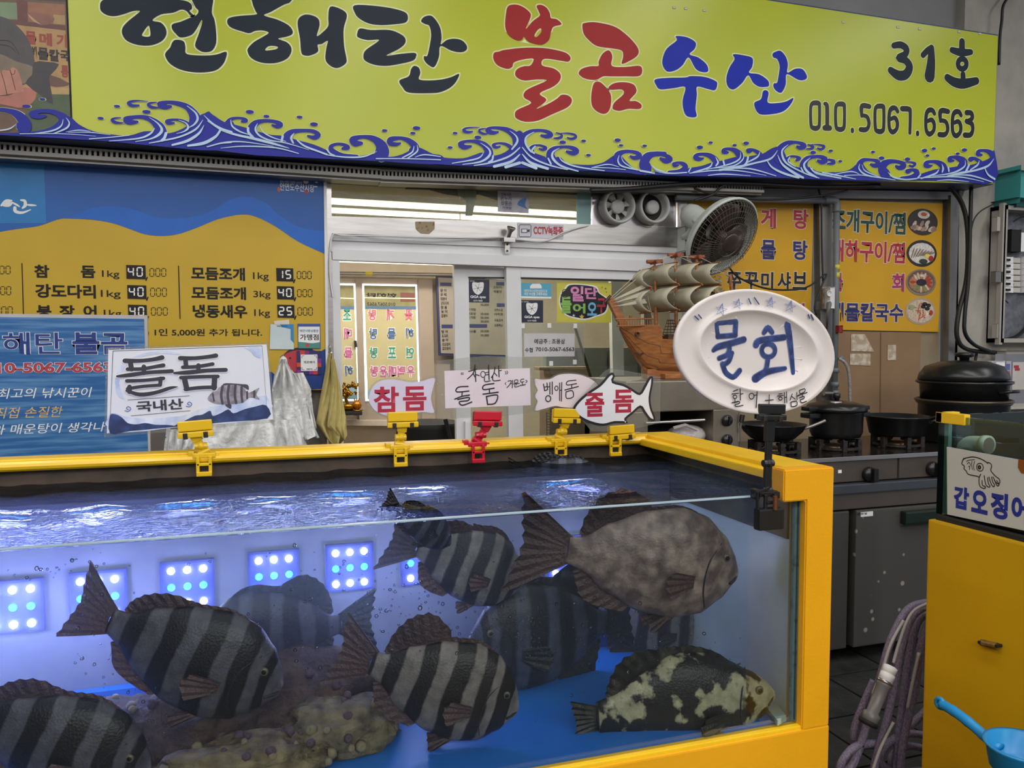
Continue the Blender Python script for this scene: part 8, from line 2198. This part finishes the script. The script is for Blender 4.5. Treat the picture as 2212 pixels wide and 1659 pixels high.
# ================================================================ FISH, ROCKS, BUBBLES IN THE BIG TANK
def fish_mat(name, light, dark, kind, belly=None, bands=None, soft=0.012):
    m = bpy.data.materials.new(name)
    m.use_nodes = True
    nt = m.node_tree
    b = nt.nodes['Principled BSDF']
    b.inputs['Roughness'].default_value = 0.42
    tc = nd(nt, 'ShaderNodeTexCoord')
    no = nd(nt, 'ShaderNodeTexNoise')
    no.inputs['Detail'].default_value = 6
    nt.links.new(tc.outputs['Object'], no.inputs['Vector'])
    ramp = nd(nt, 'ShaderNodeValToRGB')
    L, D = (*rgb(light), 1), (*rgb(dark), 1)
    if kind == 'bands':
        no.inputs['Scale'].default_value = 9
        sx = nd(nt, 'ShaderNodeSeparateXYZ')
        nt.links.new(tc.outputs['Generated'], sx.inputs[0])
        m1 = nd(nt, 'ShaderNodeMath', operation='MULTIPLY_ADD')       # wobble
        m1.inputs[1].default_value = 0.10
        nt.links.new(no.outputs['Fac'], m1.inputs[0])
        nt.links.new(sx.outputs['X'], m1.inputs[2])
        m2 = nd(nt, 'ShaderNodeMath', operation='MULTIPLY_ADD')       # bands lean back
        m2.inputs[1].default_value = 0.03
        nt.links.new(sx.outputs['Z'], m2.inputs[0])
        nt.links.new(m1.outputs[0], m2.inputs[2])
        el = ramp.color_ramp.elements
        el[0].position, el[0].color = 0.0, L
        el[1].position, el[1].color = 1.0, L
        for c, w in bands:
            for p, col in ((c - w - soft, L), (c - w, D), (c + w, D), (c + w + soft, L)):
                e = el.new(min(max(p, 0.001), 0.999))
                e.color = col
        nt.links.new(m2.outputs[0], ramp.inputs[0])
    else:
        no.inputs['Scale'].default_value = 26 if kind == 'mottle' else 16
        el = ramp.color_ramp.elements
        el[0].position, el[1].position = (0.38, 0.66) if kind == 'mottle' else (0.515, 0.565)
        el[0].color, el[1].color = (D, L)
        nt.links.new(no.outputs['Fac'], ramp.inputs[0])
    n2 = nd(nt, 'ShaderNodeTexNoise')
    n2.inputs['Scale'].default_value = 38
    n2.inputs['Detail'].default_value = 5
    nt.links.new(tc.outputs['Object'], n2.inputs['Vector'])
    mx = nd(nt, 'ShaderNodeMix', data_type='RGBA', blend_type='MULTIPLY')
    mx.inputs['Factor'].default_value = 0.8
    r2 = nd(nt, 'ShaderNodeValToRGB')
    r2.color_ramp.elements[0].position, r2.color_ramp.elements[1].position = 0.3, 0.7
    r2.color_ramp.elements[0].color = (0.45, 0.45, 0.45, 1)
    r2.color_ramp.elements[1].color = (1.25, 1.25, 1.25, 1)
    nt.links.new(n2.outputs['Fac'], r2.inputs[0])
    nt.links.new(ramp.outputs[0], mx.inputs[6])
    nt.links.new(r2.outputs[0], mx.inputs[7])
    nt.links.new(mx.outputs[2], b.inputs['Base Color'])
    vo = nd(nt, 'ShaderNodeTexVoronoi')
    vo.inputs['Scale'].default_value = 220
    nt.links.new(tc.outputs['Object'], vo.inputs['Vector'])
    bp = nd(nt, 'ShaderNodeBump')
    bp.inputs['Strength'].default_value = 0.25
    bp.inputs['Distance'].default_value = 0.003
    nt.links.new(vo.outputs['Distance'], bp.inputs['Height'])
    nt.links.new(bp.outputs[0], b.inputs['Normal'])
    return m


M_fin = mat('fin_dark_brown', '#382628', 0.45, c2='#614a4a', scale=5, lo=0.4, hi=0.7, stretch=(1, 1, 1), bump=0.5, bscale=140)
M_finb = mat('fin_black', '#16171b', 0.45, c2='#2b2c31', scale=8, bump=0.5, bscale=140)
M_eye = mat('fish_eye', '#0b0b0c', 0.1)
M_iris = mat('fish_iris', '#6a6050', 0.25)
BREAM = dict(top=[(0, .07), (.08, .085), (.2, .18), (.4, .28), (.6, .325), (.75, .30), (.88, .21), (.96, .11), (1.0, .03)],
             bot=[(0, -.07), (.1, -.10), (.25, -.20), (.45, -.275), (.65, -.29), (.8, -.25), (.92, -.15), (1.0, -.04)],
             wid=[(0, .025), (.2, .06), (.5, .115), (.75, .115), (.9, .075), (1.0, .02)])
GROUP = dict(top=[(0, .10), (.1, .12), (.25, .22), (.45, .30), (.6, .28), (.75, .21), (.88, .13), (.97, .06), (1.0, .01)],
             bot=[(0, -.09), (.1, -.11), (.25, -.20), (.45, -.26), (.65, -.26), (.8, -.22), (.92, -.13), (1.0, -.05)],
             wid=[(0, .03), (.2, .07), (.5, .13), (.75, .13), (.9, .09), (1.0, .025)])


def interp(tab, x):
    for (a, p), (b, q) in zip(tab, tab[1:]):
        if x <= b:
            t = (x - a) / (b - a)
            t = t * t * (3 - 2 * t) * 0.5 + t * 0.5
            return p + (q - p) * t
    return tab[-1][1]


def fish(label, T, S, body_mat, prof=BREAM, hs=1.0, bend=0.0, fin=M_fin, dors=0.16, tail=1.0, roll=0.0, pect=True, group='fish in the big tank', spiny=0.05, anal=1.0):
    """T: tail base, S: snout (room points)"""
    T, S = Vector(T), Vector(S)
    X = (S - T)
    L = X.length
    X.normalize()
    Z = Vector((0, 0, 1))
    Z = (Z - X * Z.dot(X)).normalized()
    Y = Z.cross(X)
    if roll:
        Z = Matrix.Rotation(roll, 3, X) @ Z
        Y = Z.cross(X)
    t = thing('fish', label, 'fish', tuple((T + S) / 2), group)
    M = Matrix(((X.x, Y.x, Z.x, T.x), (X.y, Y.y, Z.y, T.y), (X.z, Y.z, Z.z, T.z), (0, 0, 0, 1)))
    off = M.inverted() @ ((T + S) / 2)

    def pt(x, y, z):
        return Vector((x * L, (y + bend * (x - 0.5) ** 2 * (1 if x < 0.5 else 0.3)) * L, z * L * hs))

    def add(name, vs, fs, m, parent, smooth=True):
        me = bpy.data.meshes.new(name)
        me.from_pydata([tuple(v - off) for v in vs], [], fs)
        me.update()
        o = link(name, me, m, parent, True, smooth)
        o.matrix_local = M.to_3x3().to_4x4()
        return o
    NX, NR = 26, 20
    vs, fs = [], []
    for i in range(NX + 1):
        x = i / NX
        tp, bt, wd = interp(prof['top'], x), interp(prof['bot'], x), interp(prof['wid'], x)
        c, h = (tp + bt) / 2, (tp - bt) / 2
        for j in range(NR):
            a = 2 * math.pi * j / NR
            vs.append(pt(x, wd * math.copysign(abs(math.cos(a)) ** 0.85, math.cos(a)), c + h * math.sin(a)))
    for i in range(NX):
        for j in range(NR):
            fs.append((i * NR + j, i * NR + (j + 1) % NR, (i + 1) * NR + (j + 1) % NR, (i + 1) * NR + j))
    fs.append(tuple(range(NR)))
    fs.append(tuple(range(NX * NR, (NX + 1) * NR))[::-1])
    add('body', vs, fs, body_mat, t)

    def fin_mesh(name, base, tips, m, y0=0.0, y1=0.0, sub=4):
        """rayed fin: base line and tip line, zig-zag edge, folds"""
        bs, tps = catmull([Vector((*p, 0)) for p in base], sub, False), catmull([Vector((*p, 0)) for p in tips], sub, False)
        n = min(len(bs), len(tps))
        vs, fs = [], []
        for side in (-1, 1):
            for i in range(n):
                fold = 0.005 * (1 if i % 2 else -1)
                for k in range(4):
                    f = k / 3
                    q = bs[i].lerp(tps[i], f)
                    ext = 1.0 + (0.03 if i % 2 else -0.03) * f
                    q = bs[i] + (q - bs[i]) * ext
                    vs.append(pt(q.x, y0 + (y1 - y0) * f + fold * f + side * 0.004 * (1 - f * 0.8), q.y))
        h = n * 4
        for s_ in (0, 1):
            for i in range(n - 1):
                for k in range(3):
                    p_ = s_ * h + i * 4 + k
                    q_ = (p_, p_ + 4, p_ + 5, p_ + 1)
                    fs.append(q_ if s_ else q_[::-1])
        for i in range(n - 1):
            a_, b_ = i * 4 + 3, h + i * 4 + 3
            fs.append((a_, a_ + 4, b_ + 4, b_))
        for i in (0, n - 1):
            for k in range(3):
                a_, b_ = i * 4 + k, h + i * 4 + k
                fs.append((a_, a_ + 1, b_ + 1, b_) if i else (b_, b_ + 1, a_ + 1, a_))
        return add(name, vs, fs, m, t, False)
    k = tail
    fin_mesh('tail_fin', [(0.03, .066), (0.0, .03), (-0.01, 0), (0.0, -.03), (0.03, -.066)], [(-.26 * k, .25 * k), (-.24 * k, .12 * k), (-.215 * k, 0), (-.24 * k, -.13 * k), (-.27 * k, -.26 * k)], fin)
    tpf = lambda x: interp(prof['top'], x) - 0.012
    btf = lambda x: interp(prof['bot'], x) + 0.012
    fin_mesh('dorsal_spines', [(x, tpf(x)) for x in (.80, .70, .60, .50, .42)], [(.80 - .03, tpf(.80) + spiny * .5), (.68, tpf(.70) + spiny), (.57, tpf(.60) + spiny), (.47, tpf(.50) + spiny), (.38, tpf(.42) + spiny * 1.2)], fin)
    fin_mesh('dorsal_fin', [(x, tpf(x)) for x in (.43, .33, .24, .15, .08)], [(.40, tpf(.43) + dors * .45), (.26, tpf(.33) + dors), (.14, tpf(.24) + dors * .95), (.07, tpf(.15) + dors * .55), (.05, tpf(.08) + .02)], fin)
    fin_mesh('anal_fin', [(x, btf(x)) for x in (.40, .31, .22, .14, .08)], [(.36, btf(.40) - .08 * anal), (.22, btf(.31) - .14 * anal), (.12, btf(.22) - .13 * anal), (.07, btf(.14) - .07 * anal), (.05, btf(.08) - .02)], fin)
    for s_ in (-1, 1):
        fin_mesh('pelvic_fin', [(.66, btf(.66) + .01), (.63, btf(.63)), (.60, btf(.60))], [(.58, btf(.62) - .05), (.53, btf(.58) - .10), (.50, btf(.55) - .04)], fin, s_ * 0.03, s_ * 0.06)
        if pect:
            w_ = interp(prof['wid'], .66)
            fin_mesh('pectoral_fin', [(.70, -.02), (.695, -.05), (.69, -.085)], [(.54, -.00), (.50, -.07), (.55, -.15)], fin, s_ * (w_ * .92), s_ * (w_ + 0.05))
        xe, ze = .875, interp(prof['top'], .875) * .45
        we = interp(prof['wid'], xe) * .93
        b = MB().sphere(pt(xe, s_ * we, ze) , 0.024 * L, 12, 8, (1, .5, 1))
        e_ = add('eye', b.v, b.f, M_iris, t)
        b = MB().sphere(pt(xe, s_ * (we + .008), ze), 0.014 * L, 10, 6, (1, .5, 1))
        p_ = bpy.data.meshes.new('pupil')
        p_.from_pydata([tuple(v - off) for v in b.v], [], b.f)
        po_ = link('pupil', p_, M_eye, e_, True, True)
    # mouth slit and gill cover
    b = MB().tube([pt(.995, -.012, -.005), pt(.965, -.045, -.03), pt(.93, -.07, -.045)], 0.008 * L, 6)
    add('mouth', b.v, b.f, M_finb, t)
    g_ = []
    for s_ in (-1, 1):
        gx = [(.83, .17), (.765, .09), (.745, 0.0), (.755, -.10), (.80, -.19)]
        b = MB().tube(catmull([pt(x_, s_ * (interp(prof['wid'], x_) * math.sqrt(max(0.05, 1 - (z_ / (interp(prof['top'], x_) if z_ > 0 else interp(prof['bot'], x_))) ** 2)) + 0.001), z_) for x_, z_ in gx], 5, False), 0.0040 * L, 6)
        add('gill_edge', b.v, b.f, M_finb, t)
    return t


BANDS = [(.05, .018), (.21, .040), (.42, .050), (.63, .052), (.83, .045), (1.0, .05)]
mA = fish_mat('striped_bream_a', '#5a5860', '#17161d', 'bands', bands=BANDS)
mB = fish_mat('striped_bream_b', '#857d78', '#1c1715', 'bands', bands=[(.06, .015), (.20, .036), (.40, .046), (.61, .056), (.79, .034), (.97, .075)])
mC = fish_mat('striped_bream_c', '#8a8784', '#302e35', 'bands', bands=BANDS, soft=0.018)
mD = fish_mat('grey_bream', '#b09c8e', '#6e5e5c', 'mottle')
mE = fish_mat('mottled_grouper', '#b9b490', '#12110e', 'patch')
mF = fish_mat('shaded_bream', '#4c5164', '#1c1e28', 'bands', bands=BANDS, soft=0.02)
fish('large plain grey fish with a purplish forked tail near the water line', P(1228, 1190, 1.64), P(1592, 1240, 1.61), mD, hs=0.98, bend=0.10, dors=0.14, tail=1.1, anal=0.5, spiny=0.02)
fish('pale striped fish under the water line, left of the grey fish', P(902, 1185, 1.84), P(1128, 1262, 1.80), mC, hs=1.12, bend=0.1, dors=0.08, tail=1.1, anal=0.6)
fish('large dark striped fish at left with an upturned tail', P(225, 1352, 1.66), P(606, 1492, 1.60), mA, hs=0.98, bend=0.35, dors=0.05, tail=0.95, anal=0.35, spiny=0.02)
fish('boldly striped fish in the centre with a raised dorsal fin', P(802, 1438, 1.63), P(1118, 1535, 1.58), mB, hs=1.05, bend=0.2, dors=0.17, tail=0.95, anal=0.5, spiny=0.03)
fish('dark striped fish at the lower left edge beside the rocks', P(-70, 1545, 1.62), P(322, 1672, 1.57), mA, hs=0.95, bend=0.1, dors=0.08, anal=0.4, spiny=0.03)
fish('shadowy blue dark fish behind the large striped fish', P(735, 1345, 1.90), P(420, 1392, 1.88), mF, hs=1.0, bend=0.1, fin=M_finb)
fish('blue grey fish with faint stripes behind the central striped fish', P(1318, 1345, 1.86), P(1010, 1405, 1.82), mF, hs=1.1, bend=-0.2, fin=M_finb)
fish('grey shaded fish under the grey fish belly, facing right', P(1305, 1348, 1.96), P(1520, 1358, 1.92), mC, hs=1.05, bend=0.2, fin=M_finb)
fish('black grouper with cream blotches at the lower right of the tank', P(1288, 1550, 1.580), P(1668, 1490, 1.530), mE, GROUP, hs=0.95, bend=-0.10, fin=fish_mat('grouper_fin', '#3c3a30', '#0e0e0c', 'patch'), dors=0.10, tail=0.55, spiny=0.05, anal=0.5)
fish('small dark fish at the surface with its fin in the air', PZ(856, 1088, ZW) + Vector((0, 0, -0.008)), PZ(856, 1088, ZW) + Vector((0.13, 0.05, -0.11)), mF, hs=0.75, fin=M_finb, tail=0.85, dors=0.06, anal=0.4)
fish('dark fish cruising along the back wall at the surface', PZ(1130, 995, ZW) + Vector((0, -0.02, -0.03)), PZ(1300, 996, ZW) + Vector((0, -0.02, -0.05)), mF, hs=0.75, fin=M_finb, tail=0.9, dors=0.14)
fish('dark fish along the right wall under the clip', P(1640, 1215, 1.97), P(1540, 1300, 1.93), mF, hs=0.9, fin=M_finb, dors=0.08, anal=0.5)

# ---- encrusted rocks on the tank floor
def rock(label, c, r, seed, cols, n=3, name='rock', barn=26):
    rnd = random.Random(seed)
    bm = bmesh.new()
    bmesh.ops.create_icosphere(bm, subdivisions=4, radius=1.0)
    from mathutils import noise
    for v in bm.verts:
        d = v.co.normalized()
        k_ = 1 + 0.30 * noise.noise(d * 1.7 + Vector((seed * 3.1, 0, 0))) + 0.16 * noise.noise(d * 5 + Vector((0, seed, 0))) + 0.10 * noise.noise(d * 11) + 0.05 * noise.noise(d * 24)
        v.co = Vector((d.x * r[0] * k_, d.y * r[1] * k_, d.z * r[2] * k_))
        v.co.z = max(v.co.z, -r[2] * 0.55)
    t = thing(name, label, 'rock', (c.x, c.y, ZB), 'encrusted rocks on the tank floor')
    me = bpy.data.meshes.new('stone')
    bmesh.ops.translate(bm, vec=(0, 0, r[2] * 0.55 + 0.001), verts=bm.verts)
    bm.to_mesh(me)
    pts = [v.co.copy() for v in bm.verts]
    bm.free()
    o = link('stone', me, mat('rock_' + cols[0], cols[0], 0.75, c2=cols[1], scale=24, lo=0.35, hi=0.65, bump=0.9, bscale=70), t, True, True)
    cand = [p for p in pts if p.z > r[2] * 0.4]
    for i in range(barn):
        p = rnd.choice(cand)
        s_ = rnd.uniform(0.006, 0.014)
        b = MB().lathe([(s_, -0.004), (s_ * 0.8, s_ * 0.5), (s_ * 0.45, s_ * 0.9), (s_ * 0.2, s_ * 0.6)], 7, Matrix.Translation(p) @ Vector((0, 0, 1)).rotation_difference(Vector((p.x, p.y * 1.5, p.z)).normalized()).to_matrix().to_4x4())
        b.build('barnacle', mat('barnacle_cream' if i % 2 else 'barnacle_mauve', '#8c8064' if i % 2 else '#5c4650', 0.7), t, True, True)
    return t
fz = lambda px, Y: Vector((P(px, 1600, Y).x, Y, ZB))
rock('long reddish brown encrusted rock in front of the striped fish', fz(600, 1.84), (0.24, 0.12, 0.095), 1, ('#2c1c1a', '#584238'))
rock('mauve brown encrusted rock left on the tank floor', fz(420, 1.76), (0.16, 0.11, 0.085), 2, ('#30221f', '#5a463c'))
rock('cream crusted rock beside the blue tank floor', fz(740, 1.70), (0.13, 0.09, 0.060), 3, ('#4a3f30', '#8a7f5e'))
rock('low yellowish crusted rock at the bottom of the view', fz(520, 1.62), (0.17, 0.08, 0.045), 4, ('#5a4c34', '#978a62'))
rock('dark crusted rock near the left glass', fz(250, 1.82), (0.16, 0.10, 0.06), 5, ('#3a3030', '#5c4c44'))

# ---- air bubbles
rnd = random.Random(21)
bb = MB()
def cluster(cx, cy, sx, sy, n, y0=1.50, y1=1.9):
    for _ in range(n):
        p = P(rnd.gauss(cx, sx), rnd.gauss(cy, sy), rnd.uniform(y0, y1))
        if ZB + 0.01 < p.z < ZW - 0.02 and p.x < 1.13:
            r_ = 0.0012 + 0.0035 * rnd.random() ** 2.5
            bb.sphere(p, r_, 8, 5, (1, 1, rnd.uniform(0.6, 1.3)))
cluster(900, 1270, 90, 60, 90); cluster(1000, 1330, 120, 60, 70); cluster(1270, 1330, 90, 40, 90); cluster(1400, 1400, 80, 30, 70, 1.5, 1.7); cluster(1130, 1370, 30, 30, 60, 1.5, 1.7)
cluster(250, 1420, 60, 70, 60); cluster(330, 1580, 25, 40, 50); cluster(640, 1400, 60, 60, 40); cluster(150, 1230, 90, 20, 30); cluster(700, 1280, 200, 60, 60); cluster(1300, 1550, 300, 60, 40)
bo = bb.build('air_bubbles', clear_mat('bubble_skin', '#ffffff', rough=0.02, ior=1.6), smooth=True)
tag(bo, 'swarms of small air bubbles rising through the tank water', 'bubbles', kind='stuff')
